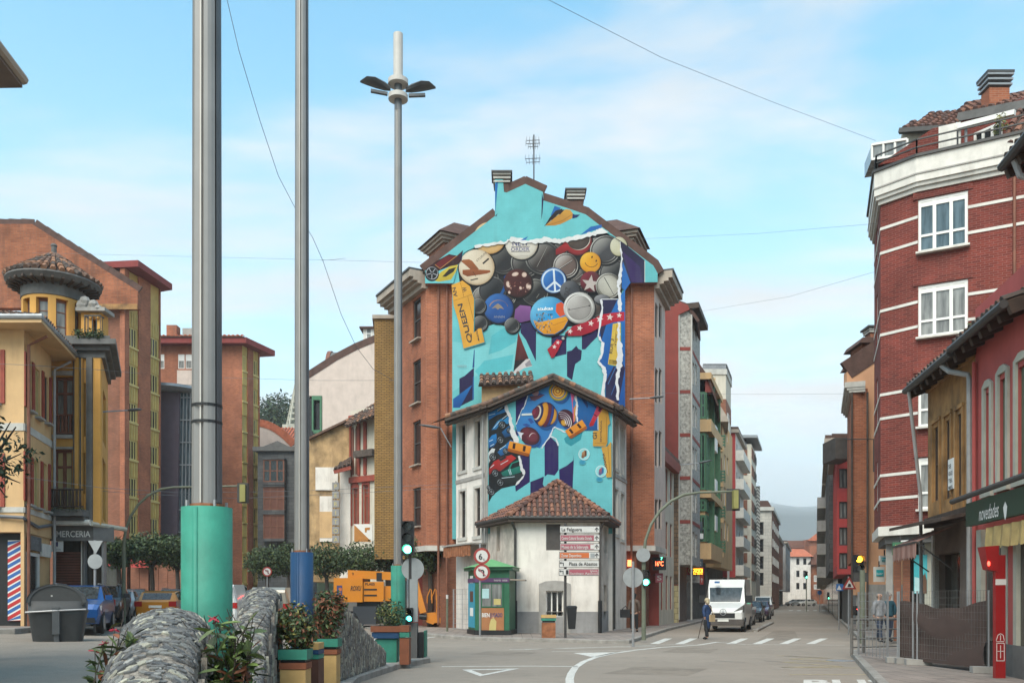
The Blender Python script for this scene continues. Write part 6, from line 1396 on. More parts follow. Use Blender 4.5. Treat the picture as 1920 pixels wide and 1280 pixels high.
m.build('canvas', ['awning_brown', 'awning_pink'], aw); m=MB(); m.bar(e0, fO.pt(.1, zw-1.0, 0), .03); m.bar(e1, fO.pt(2.0, zw-1.0, 0), .03); m.bar(e0, e1, .05); m.build('arm', 'dark_metal', aw)
m=MB(); m.prism([fO.pt(-.2, z_g-.3, -.9), fO.pt(fO.len, z_g-.35, -.7), fO.pt(fO.len, z_g-.2, 0), fO.pt(-.2, z_g-.1, 0)], (0, 0, .08)); m.build('canopy', 'timber_dark', h2)
def eave(root, ya, yb, z, zt, cE_=cE, cT=cW+3.5, rise=1.6):
 A_, B_=V((*rowf(cE_, ya), z)), V((*rowf(cE_, yb), z)); Cc, D_=V((*rowf(cT, yb), z+rise)), V((*rowf(cT, ya), z+rise))
 m=MB(); m.prism([A_, B_, Cc, D_], (0, 0, .1)); m.build('roof_boards', 'timber_dark', root)
 m=MB(); n=int((A_-B_).length/.5)
 for i in range(n+1): q=i/n; a=A_.lerp(B_, q); d=D_.lerp(Cc, q); m.bar(a+(d-a)*.01-V((0, 0, .09)), a+(d-a)*.22-V((0, 0, .09)), .1, .16)
 m.build('rafters', 'timber_dark', root)['kind']='stuff'
 tiles(root, A_+V((0, 0, .12)), B_+V((0, 0, .12)), Cc+V((0, 0, .12)), D_+V((0, 0, .12)), ['tile_old_c', 'tile_old_a', 'tile_old_c'], pitch=.24, r=.09, bed=False)
 m=MB(); m.tube([A_+V((-.06, 0, .05)), B_+V((-.06, 0, .05))], .085, 8); m.build('gutter', 'dark_metal', root)
eave(h2, y_L+.1, y_M-.0, 6.98, 8.5)
m=MB(); fO.box(m, 0, fO.len, 6.95, zO, -.06, -.003); m.build('wall_top', 'wall_rust', h2)
h1=thing('pink_old_house', 'pink red old house with tall stone framed windows and a dark green shop front', 'house', (*rowf(cW, 18), .1))
oP=[fP.quadpx(1849, 1858.5, 738, 915), fP.quadpx(1875, 1889, 713, 904), fP.quadpx(1909, 1926, 690, 893)]
z_h=fP.z_(1840, 985)
building(h1, [rowf(cW, y_M), rowf(cW, y_N), (17, y_N), (17, y_M-.01)], .1, 8.0, {0: oP}, 'wall_pink', rev=.14)
for o in oP:
 window(h1, fP, o, 'shutter_green', 'glass_dark', 1, (), .05, .14); panel(h1, fP, o[0]+.03, o[2]-.03, o[1]+.03, o[3]-.03, .06, .10, 'shutter_green', 'shutter')
 m=MB()
 for a, b in((o[0]-.13, o[0]-.003), (o[2]+.003, o[2]+.13)): fP.box(m, a, b, o[1]-.1, o[3]+.1, -.05, .1)
 pts=[fP.pt(o[0]-.13, o[3]+.102, -.05), fP.pt(o[2]+.13, o[3]+.102, -.05), fP.pt(o[2]+.13, o[3]+.15, -.05), fP.pt((o[0]+o[2])/2+.1, o[3]+.26, -.05), fP.pt((o[0]+o[2])/2-.1, o[3]+.26, -.05), fP.pt(o[0]-.13, o[3]+.15, -.05)]
 m.prism(pts, fP.I*.15); fP.box(m, o[0]-.16, o[2]+.16, o[1]-.2, o[1]-.104, -.08, .1); m.build('window_surround', 'stone_trim', h1)
eave(h1, y_M-.02, y_N, 7.05, 8.6)
for pxs, r_, mt in(((1826, 640, 1100), .06, 'pipe_grey'), ((1833, 700, 1100), .045, 'wall_pink')):
 m=MB(); a=fO.s_(pxs[0]); m.tube([fO.pt(a-.55, 6.95, -.5), fO.pt(a-.3, 6.75, -.42), fO.pt(a-.06, 6.6, -.1), fO.pt(a, 6.45, -.09), fO.pt(a, .2, -.09)]if mt=='pipe_grey' else[fO.pt(a, 6.8, -.07), fO.pt(a, .2, -.07)], r_, 8); m.build('drain_pipe', mt, h1)
m=MB(); a=fO.s_(1712); m.tube([V((*rowf(cE-.05, 22.6), 6.95)), fO.pt(-.1, 4.3, -.15), fO.pt(-.12, .2, -.12)], .045, 8); m.build('drain_pipe', 'pipe_grey', h2)
mat('sign_green', (.018, .045, .026), .45, .1)
fS=Fac(rowf(cW-.28, y_M+.25), rowf(cW-.28, y_N-1.2)); o, a0, a1, zb, zt=signboard(h1, fS, 1822, 1934, 944, 987, 0, .12, 'sign_green')
text('novedades', fS.pt(fS.s_(1848), fS.z_(1848, 976), -.122), fS.U, (0, 0, 1), .30, 'print_white', o, w=fS.s_(1886)-fS.s_(1848), shear=.3)
m=MB(); c_=fS.s_(1898); zc=fS.z_(1898, 955)
for s_ in(-1, 1): m.face([fS.pt(c_, zc+.16, -.124), fS.pt(c_+s_*.10, zc+.05, -.124), fS.pt(c_+s_*.05, zc-.12, -.124), fS.pt(c_, zc-.2, -.124)][::-s_])
m.build('flower_emblem', 'print_white', o)
m=MB(); m.tube([fS.pt(fS.s_(1808), fS.z_(1808, 940), -.25), fS.pt(fS.len, fS.z_(1808, 940)+.05, -.25)], .06, 8); m.build('awning_tube', 'dark_metal', h1)
mat('valance_yellow', (.42, .30, .12), .85, .2, 4, stain=.5)
m=MB(); aa0=fS.s_(1856); n=12; stp=(fS.len-aa0)/n; zv=fS.z_(1856, 989)
for i in range(n):
 d0, d1=(-.02, -.07)if i%2 else(-.07, -.02); a, b=aa0+i*stp, aa0+(i+1)*stp
 m.face([fS.pt(a, zv-.42+random.uniform(-.03, .03), d0-.03), fS.pt(b, zv-.42+random.uniform(-.03, .03), d1-.03), fS.pt(b, zv, d1), fS.pt(a, zv, d0)])
m.build('valance', 'valance_yellow', h1)
for px, w_, mt in((1844, .14, 'stone_trim'), (1893, .16, 'stone_trim'), (1905, .12, 'wall_pink'), (1912, .10, 'stone_trim')):
 a=fP.s_(px); panel(h1, fP, a-w_, a+w_, .1, z_h-.1, -.1, -.003, mt, 'pilaster')
for a, b in((fP.s_(1852), fP.s_(1884)), (fP.s_(1917), fP.len)): panel(h1, fP, a, b, .1, z_h-.25, -.03, -.003, 'shop_glass', 'shop_window')
panel(h1, fP, 0, fP.len, .1, .75, -.13, -.102, 'concrete_dark', 'plinth')
h0=thing('tall_eave_house', 'taller house whose dark timber eave and bent downpipe show above the pink house', 'house', (*rowf(cW, 14), .1))
building(h0, [rowf(cW, y_N-.05), rowf(cW, 10), (17, 10), (17, y_N-.05)], .1, 9.9, {}, 'wall_pink')
eave(h0, y_N+.1, 10, 9.62, 11); m=MB(); m.tube([V((*rowf(cE+.02, y_N-.3), 9.6)), V((*rowf(cE+.1, y_N-.35), 9.3)), V((*rowf(cW-.1, y_N-.5), 9.1)), V((*rowf(cW-.1, y_N-.5), .2))], .06, 8); m.build('drain_pipe', 'pipe_grey', h0)
fe=MB(); leaf_cloud(fe, [(DX*18+cE+.1, 18.1, 7.25, .18, .2, .12)], 90, .09, shell=.1); tag(fe.build('roof_fern', ['leaf_mid', 'leaf_light', 'leaf_dark']), 'tuft of green fern growing in the gutter of the pink house', 'plant')
# ---- R4: peach gable building beyond the side street
Y4=42.0
h4=thing('peach_gable_building', 'peach gable building with an orange brick bay and brown attic dormers', 'apartment building', (X(1620, Y4), Y4, .1))
m=MB(); m.prism([P(x, y, Y4+.3)for x, y in((1605, 1115), (1605, 720), (1588, 720), (1588, 697), (1650, 656), (1720, 610), (1720, 1115))], (0, .4, 0)); m.build('gable_wall', 'wall_peach', h4)
p4=[(X(1597, Y4), Y4), (X(1627, Y4), Y4), (X(1627, Y4), Y4+.3), (X(1700, Y4), Y4+.7), (X(1700, Y4)+.345*6, Y4+6), (X(1597, Y4)+.345*6, Y4+6)]
z40, z41=ZZ(1052, Y4), ZZ(728, Y4); building(h4, p4, z40, z41, {}, 'brick_orange')
f4=Fac(p4[5], p4[0]);
m=MB()
for g, a, b in((.12, 0, .12), (.22, .12, .24), (.32, .24, .5)): f4.box(m, .2, f4.len+g*.3, z41-.2+a, z41-.2+b-.002, -g, .6)
m.build('cornice', 'concrete_light', h4)
m=MB()
for a, b in(((1586, 699), (1650, 656)), ((1650, 656), (1722, 608))): m.bar(P(*a, Y4+.4)+V((0, 0, .1)), P(*b, Y4+.4)+V((0, 0, .1)), .25, .9)
m.build('verge', 'roof_dark', h4)
m=MB(); m.prism([P(1590, 702, Y4+.7), P(1720, 614, Y4+.7), P(1720, 720, Y4+.7), P(1590, 720, Y4+.7)], (1.8, 5.2, 0)); m.build('roof', 'roof_dark', h4)
for x0, x1, yt, yb, dY in((1612, 1650, 632, 660, 2.2), (1606, 1624, 668, 684, 1.6)):
 m=MB(); m.box(X(x0+4, Y4+dY), Y4+dY, ZZ(yb+24, Y4+dY), X(x1, Y4+dY), Y4+dY+1.5, ZZ(yt+8, Y4+dY)); o=m.build('dormer', 'brick_brown', h4); m=MB(); m.prism([P(x0, yt+10, Y4+dY-.3), P(x0+6, yt, Y4+dY-.3), P(x1+2, yt, Y4+dY-.3), P(x1+2, yt+10, Y4+dY-.3)], (0, 2.2, 0)); m.build('dormer_roof', 'roof_dark', o)
chimney(h4, 1632, 1648, 611, 640, Y4+3, .7, 'brick_brown')
for px in(1597.5, 1626.5):
 m=MB(); a=P(px, 735, Y4-.08); m.tube([a, V((a.x, a.y, .3))], .05, 8); m.build('drain_pipe', 'timber_dark', h4)
m=MB(); slab(m, [(p4[0][0]+.4, Y4+.5), (p4[3][0], Y4+.5), p4[4], (p4[5][0]+.5, p4[5][1])], .1, z40-.003); m.build('ground_floor', 'concrete', h4)
m=MB(); m.box(X(1628, Y4), Y4+.1, .1, X(1700, Y4), Y4+.29, ZZ(1095, Y4)); m.build('stone_base', 'concrete', h4)
wb=MB(); wb.tube([P(1586, 823, 41.7), P(1638, 823, 41.9), P(1638, 884, 41.9), P(1656, 884, 41.9)], .03, 6); wb.build('cable_conduit', 'dark_metal', h4)
# ---- generic street house for the two sides of the right hand street
def side_block(name, label, side, ya, yb, c, z0, z1, mat_, floors, n, ww, wh, frame='white_frame', pane='glass_dark', endmat=None, cat='apartment building', parapet=None, cap='roof_dark', first=None, sill=None, back=14, pan='floor', gf='shop_glass', balc=None, endw=()):
 """house along the street: the end wall nearest the camera and the street wall, both with their windows"""
 sg=1 if side=='R' else-1
 A_, B_=V((SL*ya+c, ya)), V((SL*yb+c, yb))
 pl_=[tuple(A_), (A_.x+back, ya), (B_.x+back, yb), tuple(B_)]if sg>0 else[(A_.x-back, ya), tuple(A_), tuple(B_), (B_.x-back, yb)]
 t=thing(name, label, cat, (A_.x, ya, 0))
 fi=3 if sg>0 else 1; f=Fac(pl_[fi], pl_[(fi+1)%4]); fe_=Fac(pl_[0], pl_[1])
 ph=(z1-z0)/floors; ops=[o for k in range(floors)for o in grid(f, .2, f.len-.2, n, ww, [(z0+ph*k+ph*.28, z0+ph*k+ph*.28+wh)])]
 w_=MB()
 for i in range(4):
  ff=Fac(pl_[i], pl_[(i+1)%4]); wallface(w_, ff, 0, ff.len, z0, z1, ops if i==fi else(endw if i==0 else()), 1 if i==0 and endmat else 0, .15)
 plan_z(w_, pl_, z1); plan_z(w_, pl_, z0, 0, False); w_.build('wall', [mat_, endmat or mat_], t)
 for o in ops: window(t, f, o, frame, pane, 2 if ww>.9 else 1, (), .07, .15, sill)
 for o in endw: window(t, fe_, o, frame, pane, 2, (), .07, .15)
 m=MB(); slab(m, pl_, z1+.002, z1+.35, 0, .35); m.build('eaves', parapet or 'cornice', t)
 m=MB(); q=offset_plan(pl_, .3); mid=[((q[0][0]+q[1][0])/2, q[0][1]+2), ((q[2][0]+q[3][0])/2, q[2][1]-2)]
 m.prism([(*p_, z1+.352)for p_ in q], (0, 0, .25)); m.build('roof', cap, t)
 if z0>.5: m=MB(); gp_=offset_plan(pl_, -.6); slab(m, gp_, .08, z0-.002); m.build('ground_floor', gf, t)
 if balc:
  for k in range(floors):
   z=z0+ph*k+ph*.1
   m=MB(); f.box(m, .3, f.len-.3, z-.12, z, -.8, -.003); m.build('balcony_floor', balc[1], t)
   if balc[2]:
    m=MB(); f.box(m, .3, f.len-.3, z+.002, z+.95, -.8, -.72); f.box(m, .3 if sg<0 else f.len-.38, .38 if sg<0 else f.len-.3, z+.002, z+.95, -.72, -.003); m.build('balcony_panel', balc[0], t)
   else: railing(t, f, .3, f.len-.3, z, .95, .8, balc[0], .35)
 return t, f, fe_, pl_
side_block('red_bay_house', 'narrow red rendered house with dark windows beyond the peach gable', 'R', 51, 63, 1.25, ZZ(1075, 50), ZZ(828, 50), 'wall_bright_red', 4, 6, 1.2, 1.9, 'dark_metal', 'glass_curtain', endw=[(.12, ZZ(b, 51), .62, ZZ(a, 51))for a, b in((878, 915), (940, 972), (988, 1022), (1036, 1066))], gf='concrete_dark')
m=MB(); y=49.0; m.box(SL*y+1.1, y, ZZ(865, 50), SL*y+2.1, y+2, ZZ(826, 50)); tag(m.build('glazed_gallery', 'shutter_dark'), 'dark wooden glazed gallery high on the wall above the red house', 'gallery')
side_block('dark_slate_block', 'dark slate fronted block behind the narrow red house', 'R', 64, 86, 1.0, 3.6, ZZ(832, 64), 'slate_blocks', 5, 8, 1.2, 1.5, 'dark_metal', 'glass')
side_block('grey_balcony_block', 'grey block with balconies far down the right side of the street', 'R', 87, 128, 1.0, 3.6, ZZ(912, 88), 'concrete', 4, 10, 1.4, 1.4, 'dark_metal', 'glass', balc=('plaster_grey', 'concrete', True))
side_block('far_beige_block', 'beige block with small balconies farthest down the right side', 'R', 130, 200, 1.1, 3.6, ZZ(945, 132), 'plaster_cream', 4, 12, 1.4, 1.4, 'dark_metal', 'glass', balc=('dark_metal', 'concrete', False))
side_block('last_grey_block', 'low grey block at the far end of the right side of the street', 'R', 202, 228, 2.2, 3.2, ZZ(1020, 205), 'plaster_grey', 3, 5, 1.6, 1.4, 'white_frame', 'glass')
# ---- left side of the right hand street
cB=-8.4
t, f, fe_, pl_=side_block('little_red_house', 'small old red and cream house squeezed beside the painted house', 'L', 49.2, 54.3, -8.75, .1, ZZ(860, 50), 'plaster_cream', 3, 3, .8, 2.0, 'timber_red', 'glass_dark', 'wall_red', 'house', 'timber_red', 'tile_old_a')
m=MB(); f.box(m, 0, f.len, ZZ(868, 50), ZZ(862, 50)+.1, -.35, -.003); m.build('red_cornice', 'timber_red', t)
y2=55.0; A2=V((SL*y2-8.55, y2)); bx_=X(1296, y2+.2)
h=thing('granite_bay_block', 'tall block with a bare red party wall and a speckled granite bay with red bands', 'apartment block', (A2.x, y2, 0)); z2=ZZ(600, y2)
m=MB(); m.prism([P(x, y, y2)for x, y in((1215, 1165), (1215, 520), (1243, 553), (1262, 560), (1290, 572), (1293, 580), (1272, 590), (1272, 1165))], (0, 4, 0)); m.build('party_wall', 'wall_red', h)
m=MB(); m.box(X(1252, y2), y2-.03, ZZ(1095, y2), X(1272, y2), y2-.003, ZZ(872, y2)); m.build('rubble_wall', 'rubble', h)
m=MB(); m.box(X(1254, y2), y2-.05, .1, X(1272, y2), y2-.004, ZZ(1097, y2)); m.build('stone_wall', 'yellow_stone', h)
pb=[(X(1274, y2), y2+.2), (bx_, y2+.2), (bx_+SL*4.2, y2+4.4), (X(1274, y2), y2+4.4)]
fb=Fac(pb[1], pb[2]); zb0, zb1=ZZ(1058, y2), ZZ(578, y2)
og=[]
for yt, yb in((588, 632), (672, 716), (752, 796), (832, 876), (912, 956), (992, 1040)):
 og+=[fb.quadpx(1298, 1301.5, yt+4, yb+2), fb.quadpx(1303, 1306.5, yt+8, yb+4)]
building(h, pb, zb0, zb1, {1: og}, 'granite', name='granite_bay')
for o in og: window(h, fb, o, 'white_frame', 'glass_dark', 1, (), .07, .15)
fbe=Fac(pb[0], pb[1])
for y in(652, 733, 814, 895, 977):
 m=MB(); z=ZZ(y, y2); fbe.box(m, 0, fbe.len, z-.11, z+.11, -.02, .03); fb.box(m, 0, fb.len, z-.11, z+.11, -.02, .03); m.build('red_band', 'wall_red', h)
m=MB(); m.prism([P(x, y, y2+.1)for x, y in((1243, 551), (1292, 570), (1312, 600), (1308, 604), (1290, 580), (1243, 560))], (1.0, 4.4, 0)); m.build('roof', 'roof_dark', h)
m=MB(); fb.box(m, -.2, fb.len+.3, zb1+.002, zb1+.35, -.5, .6); m.build('cornice', 'timber_dark', h)
for px in(1272.8, 1296.5):
 m=MB(); a=P(px, 590, y2+.1); m.tube([a, V((a.x, a.y, .3))], .06, 6); m.build('drain_pipe', 'concrete_light', h)
g=MB(); slab(g, [(pb[0][0], y2+.6), (pb[1][0]-.9, y2+.6), (pb[2][0]-.9, pb[2][1]), pb[3]], .1, zb0-.003); g.build('ground_floor', 'soffit', h)
y3=62.5; h=thing('green_gallery_house', 'house with green glazed galleries over cream balcony bands', 'apartment house', (SL*y3-8, y3, 0))
p3=[(X(1280, y3), y3), (X(1322, y3), y3), (X(1322, y3)+SL*7.5, y3+7.5), (X(1280, y3), y3+7.5)]; f3e, f3=Fac(p3[0], p3[1]), Fac(p3[1], p3[2])
z30, z31=ZZ(1048, y3), ZZ(702, y3); building(h, p3, z30, z31, {}, 'wall_ochre')
for k, (yt, yb)in enumerate(((735, 785), (812, 918), (935, 958), (965, 1015))):
 o=(f3e.s_(1307), ZZ(yb, y3), f3e.len+.0, ZZ(yt, y3)); window(h, f3e, o, 'green_balcony', 'glass_dark', 2, (.5,), .16, -.04); o2=(.0, o[1], 1.6, o[3]); window(h, f3, o2, 'green_balcony', 'glass_blue', 2, (.5,), .16, -.04)
for k, (yt, yb)in enumerate(((800, 835), (880, 915), (950, 990), (775, 790))):
 a=MB(); f3.box(a, 2.4, 3.8, ZZ(yb, y3), ZZ(yt+10, y3), -.48, -.003); a.build('white_panel', 'white_frame', h)
for yt, yb in((787, 810), (920, 933), (1018, 1048), (700, 712)):
 m=MB(); f3e.box(m, f3e.s_(1304), f3e.len+.3, ZZ(yb, y3), ZZ(yt, y3), -.25, -.004); f3.box(m, -.2, f3.len, ZZ(yb, y3), ZZ(yt, y3), -.45, -.003); m.build('balcony_band', 'wall_ochre', h)
for i in(0, 3): a=2.2+i*1.4; panel(h, f3, a, a+.14, z30, z31, -.42, -.004, 'green_balcony', 'green_post')
m=MB(); m.prism([P(x, y, y3)for x, y in((1300, 735), (1300, 675), (1310, 690), (1327, 712), (1336, 735))], (0, 5, 0)); m.build('red_gable', 'wall_red', h)
m=MB(); m.prism([P(x, y, y3-.1)for x, y in((1304, 678), (1310, 690), (1328, 714), (1345, 760), (1348, 760), (1330, 708), (1312, 682))], (1.5, 6, 0)); m.build('roof', 'roof_dark', h)
sgn=MB(); f3e.box(sgn, f3e.s_(1305), f3e.s_(1316), ZZ(995, y3), ZZ(978, y3), -.30, -.26); sgn.build('blue_notice', 'glass_blue', h); sgn=MB(); f3e.box(sgn, f3e.s_(1305), f3e.s_(1317), ZZ(1010, y3), ZZ(1000, y3), -.30, -.26); sgn.build('white_notice', 'print_white', h)
g=MB(); slab(g, [(p3[0][0], y3+.6), (p3[1][0]-.9, y3+.6), (p3[2][0]-.9, p3[2][1]), p3[3]], .1, z30-.003); g.build('ground_floor', 'concrete_dark', h)
y4=72.0; h=thing('cream_balcony_house', 'cream house with stacked corner balconies and green slatted rails', 'apartment house', (SL*y4-8, y4, 0))
p4_=[(X(1322, y4), y4+.8), (X(1356, y4), y4+.8), (X(1356, y4)+SL*10, y4+10.8), (X(1322, y4), y4+10.8)]; f4e, f4s=Fac(p4_[0], p4_[1]), Fac(p4_[1], p4_[2]); z40_, z41_=ZZ(1062, y4), ZZ(775, y4)
os4=[o for yt in(790, 850, 912, 975)for o in(f4s.quadpx(1358, 1361, yt, yt+34), f4s.quadpx(1363, 1366, yt+6, yt+38))]; building(h, p4_, z40_, z41_, {1: os4, 0: [f4e.quadpx(1342, 1354, t, t+36)for t in(792, 858, 925, 990)]}, 'wall_ochre')
for o in os4: window(h, f4s, o, 'white_frame', 'glass_dark', 1, (), .08, .18)
for t_ in(792, 858, 925, 990):
 o=f4e.quadpx(1342, 1354, t_, t_+36); window(h, f4e, o, 'timber_brown', 'glass_dark', 1, (), .1, .18)
 z=ZZ(t_+46, y4); m=MB(); f4e.box(m, f4e.s_(1338), f4e.len, z-.35, z, -.9, -.003); m.build('balcony_floor', 'wall_ochre', h); r=MB()
 for q in range(4): f4e.box(r, f4e.s_(1339), f4e.s_(1355), z+.12+q*.24, z+.24+q*.24, -.88, -.82)
 for px in(1339, 1347, 1354): f4e.box(r, f4e.s_(px), f4e.s_(px)+.08, z+.002, z+1.0, -.815, -.76)
 r.build('green_rail', 'green_balcony', h)
m=MB(); m.prism([P(x, y, y4)for x, y in((1335, 775), (1337, 750), (1345, 752), (1362, 778), (1366, 790), (1340, 790))], (1.6, 7, 0)); m.build('roof', 'cornice', h)
g=MB(); slab(g, [(p4_[0][0], y4+1.5), (p4_[1][0]-.9, y4+1.5), (p4_[2][0]-.9, p4_[2][1]), p4_[3]], .1, z40_-.003); g.build('ground_floor', 'concrete_dark', h)
h=thing('beige_tower', 'tall beige and brown tower with a railed flat roof', 'apartment tower', (SL*84-10, 84, 0)); y5=84.0
pT=[(X(1318, y5), y5), (X(1361, y5), y5), (X(1361, y5)+SL*5, y5+5), (X(1318, y5), y5+5)]; fT=Fac(pT[1], pT[2])
for a, b, mt, g_ in((1060, 778, 'plaster_cream', 0), (778, 748, 'brick_brown', .02), (748, 702, 'plaster_cream', 0), (702, 692, 'concrete_light', .1)): m=MB(); slab(m, pT, ZZ(a, y5)+.002, ZZ(b, y5), 0, g_); m.build('storey', mt, h)
m=MB(); m.box(X(1325, y5), y5-.05, ZZ(745, y5), X(1341, y5), y5-.003, ZZ(708, y5)); m.build('ochre_panel', 'wall_ochre', h)
for k in range(6): o=(1.0, ZZ(770, y5)-k*3.0-1.6, 2.6, ZZ(770, y5)-k*3.0); window(h, fT, o, 'white_frame', 'glass_dark', 2, (), .1, -.02)
rl=MB(); fTe=Fac(pT[0], pT[1])
for i in range(22): a=fTe.len*i/21; fTe.box(rl, a-.03, a+.03, ZZ(692, y5), ZZ(684, y5), -.1, -.04); a=fT.len*i/21; fT.box(rl, a-.03, a+.03, ZZ(692, y5), ZZ(684, y5), -.1, -.04)
fTe.box(rl, 0, fTe.len, ZZ(684, y5), ZZ(684, y5)+.08, -.1, -.04); fT.box(rl, 0, fT.len, ZZ(684, y5), ZZ(684, y5)+.08, -.1, -.04); rl.build('roof_railing', 'dark_metal', h)['kind']='stuff'
t, f, fe_, pl_=side_block('red_white_house', 'red house with white stacked bay fronts', 'L', 90, 100, -8.2, 3.8, ZZ(815, 91), 'plaster_white', 5, 3, 1.2, 1.3, 'dark_metal', 'glass_dark', 'wall_bright_red', balc=('white_paint', 'white_paint', True))
h=thing('brown_white_tower', 'tall brown and white chequered tower with a dark flat roof', 'apartment tower', (SL*104-8, 104, 0)); y6=104.0
p6=[(X(1368, y6), y6), (X(1409, y6), y6), (X(1409, y6)+SL*8, y6+8), (X(1368, y6), y6+8)]; f6=Fac(p6[0], p6[1]); f6s=Fac(p6[1], p6[2])
m=MB(); slab(m, p6, .1, ZZ(832, y6)); m.build('wall', 'plaster_cream', h)
for k in range(8):
 y0=838+k*33; m=MB(); f6.box(m, f6.s_(1386), f6.s_(1401), ZZ(y0+19, y6), ZZ(y0, y6), -.05, -.003); f6s.box(m, 0, f6s.len*.5, ZZ(y0+19, y6), ZZ(y0, y6), -.05, -.003); m.build('brown_panel', 'brick_brown', h)
 o=(f6s.len*.55, ZZ(y0+17, y6), f6s.len*.95, ZZ(y0+2, y6)); window(h, f6s, o, 'dark_metal', 'glass_dark', 2, (), .1, -.02)
m=MB(); slab(m, p6, ZZ(822, y6), ZZ(817, y6), 0, .7); m.build('roof', 'zinc', h); m=MB(); slab(m, p6, ZZ(832, y6)+.002, ZZ(822, y6)-.002, 0, -.6); m.build('attic', 'glass_dark', h)
h=thing('chevron_pier', 'slim pier striped in dark and white chevrons', 'wall', (X(1419, 113), 113, 0)); y7=113.; m=MB(); m.box(X(1415, y7), y7, .1, X(1425, y7), y7+1.2, ZZ(911, y7)); m.build('pier', 'concrete_dark', h)
for k in range(26):
 y0=1080-k*6.6
 if y0<918: break
 for sgn in(0, 1):
  m=MB(); xa, xm, xb=1415, 1420, 1425; q=[(xa, y0), (xm, y0-5), (xm, y0-8), (xa, y0-3)]if not sgn else[(xm, y0-5), (xb, y0), (xb, y0-3), (xm, y0-8)]; m.face([P(*p, y7-.01)for p in q]); m.build('white_chevron', 'concrete_light', h)
h=thing('pale_stone_block', 'pale stone block with a brown mansard storey and black balcony windows', 'apartment block', (X(1436, 122), 122, 0)); y8=122.
p8=[(X(1405, y8), y8), (X(1447, y8), y8), (X(1447, y8)+SL*24, y8+24), (X(1405, y8), y8+24)]; f8, f8s=Fac(p8[0], p8[1]), Fac(p8[1], p8[2]); o8=[f8.quadpx(1424, 1432, t, t+24)for t in(978, 1010, 1042, 1073)]
m=MB()
for i in range(4): f=Fac(p8[i], p8[(i+1)%4]); wallface(m, f, 0, f.len, .1, ZZ(957, y8), o8 if i==0 else(), 1 if i==1 else 0, .3)
m.build('wall', ['ashlar', 'brick_brown'], h)
for o in o8: window(h, f8, o, 'dark_metal', 'glass_dark', 1, (.4,), .1, .3)
m=MB(); slab(m, p8, ZZ(957, y8)+.002, ZZ(950, y8), 0, .3); m.build('cornice', 'concrete_light', h); m=MB(); m.prism([P(x, y, y8)for x, y in((1405, 950), (1409, 938), (1440, 938), (1447, 950))], (SL*24, 24, 0)); m.build('mansard', 'roof_dark', h)
for k in range(4):
 for j in range(5): o=(1.5+j*4.6, ZZ(990, y8)-k*2.45, 3.2+j*4.6, ZZ(975, y8)-k*2.45); window(h, f8s, o, 'white_frame', 'glass_dark', 1, (), .12, -.04)
side_block('dark_flat_block', 'dark brick block with white window boxes far down the left side', 'L', 150, 185, -6.9, 3.5, ZZ(1002, 152), 'brick_brown', 4, 7, 1.8, 1.5, 'white_frame', 'glass_dark', 'concrete_dark')
side_block('grey_slab_block', 'grey slab block last on the left side of the street', 'L', 188, 222, -6.4, 3.2, ZZ(1018, 188), 'plaster_grey', 3, 6, 1.8, 1.5, 'dark_metal', 'glass_dark')
# ---- end of the street
yE=238.
h=thing('white_end_house', 'white three storey house with an orange hipped roof closing the street', 'house', (X(1500, yE), yE, 0)); pE=block(1462, 1520, yE, 10, .345, .3); fE_=Fac(pE[0], pE[1])
oE=[fE_.quadpx(c, c+6, t, t+12)for t in(1046, 1069, 1092)for c in(1493, 1506)]; building(h, pE, .1, ZZ(1042, yE), {0: oE}, 'plaster_white')
for o in oE: window(h, fE_, o, 'dark_metal', 'glass_dark', 1, (), .12, .15)
q=offset_plan(pE, .8); z=ZZ(1043, yE); m=MB(); m.loft([[(*p, z)for p in q], [(p[0]*.4+(q[0][0]+q[2][0])/2*.6, p[1]*.2+(q[0][1]+q[2][1])/2*.8, ZZ(1027, yE))for p in q]]); m.build('roof', 'tile_orange', h)
h=thing('brick_end_house', 'cream and brick house with a long white window right of the white end house', 'house', (X(1535, yE), yE, 0)); pE2=block(1520.5, 1580, yE+1, 10, .345, .345); fE2=Fac(pE2[0], pE2[1]); oE2=[fE2.quadpx(1526, 1542, 1078, 1090), fE2.quadpx(1526, 1542, 1095, 1104)]; building(h, pE2, .1, ZZ(1056, yE), {0: oE2}, 'brick_old'); [window(h, fE2, o, 'white_frame', 'glass_curtain', 4, (), .2, .1)for o in oE2]
m=MB(); m.prism([P(x, y, yE)for x, y in((1514, 1058), (1530, 1035), (1580, 1035), (1580, 1058))], (3, 10, 0)); m.build('roof', 'tile_a', h)
h=thing('tall_red_roof_house', 'tall brick house with a red roof above the end of the street', 'house', (X(1540, 262), 262, 0)); m=MB(); m.box(X(1518, 262), 262, 0, X(1600, 262), 272, ZZ(1010, 262)); m.build('wall', 'brick_orange', h); m=MB(); m.prism([P(x, y, 261)for x, y in((1514, 1013), (1530, 1000), (1600, 996), (1600, 1013))], (3, 12, 0)); m.build('roof', 'tile_orange', h)
h=thing('low_red_roof_house', 'long low house with a red roof behind the white end house', 'house', (X(1500, 268), 268, 0)); m=MB(); m.box(X(1455, 268), 268, 0, X(1520, 268), 276, ZZ(1025, 268)); m.build('wall', 'brick_old', h); m=MB(); m.prism([P(x, y, 267)for x, y in((1452, 1027), (1460, 1013), (1522, 1013), (1522, 1027))], (3, 10, 0)); m.build('roof', 'tile_a', h)
hm=MB(); rng=random.Random(3); rows=[]
mat('mountain', (.040, .050, .046), .9, .5, .012);
for j in range(9):
 row=[]
 for i in range(33):
  x=-300+i*39; y=1150+j*95; prof_=math.sin(i*.42)*14+math.sin(i*.17+1)*22
  row.append((x, y, -2+sstep(j/7)*(215+prof_+rng.uniform(-6, 6))))
 rows.append(row)
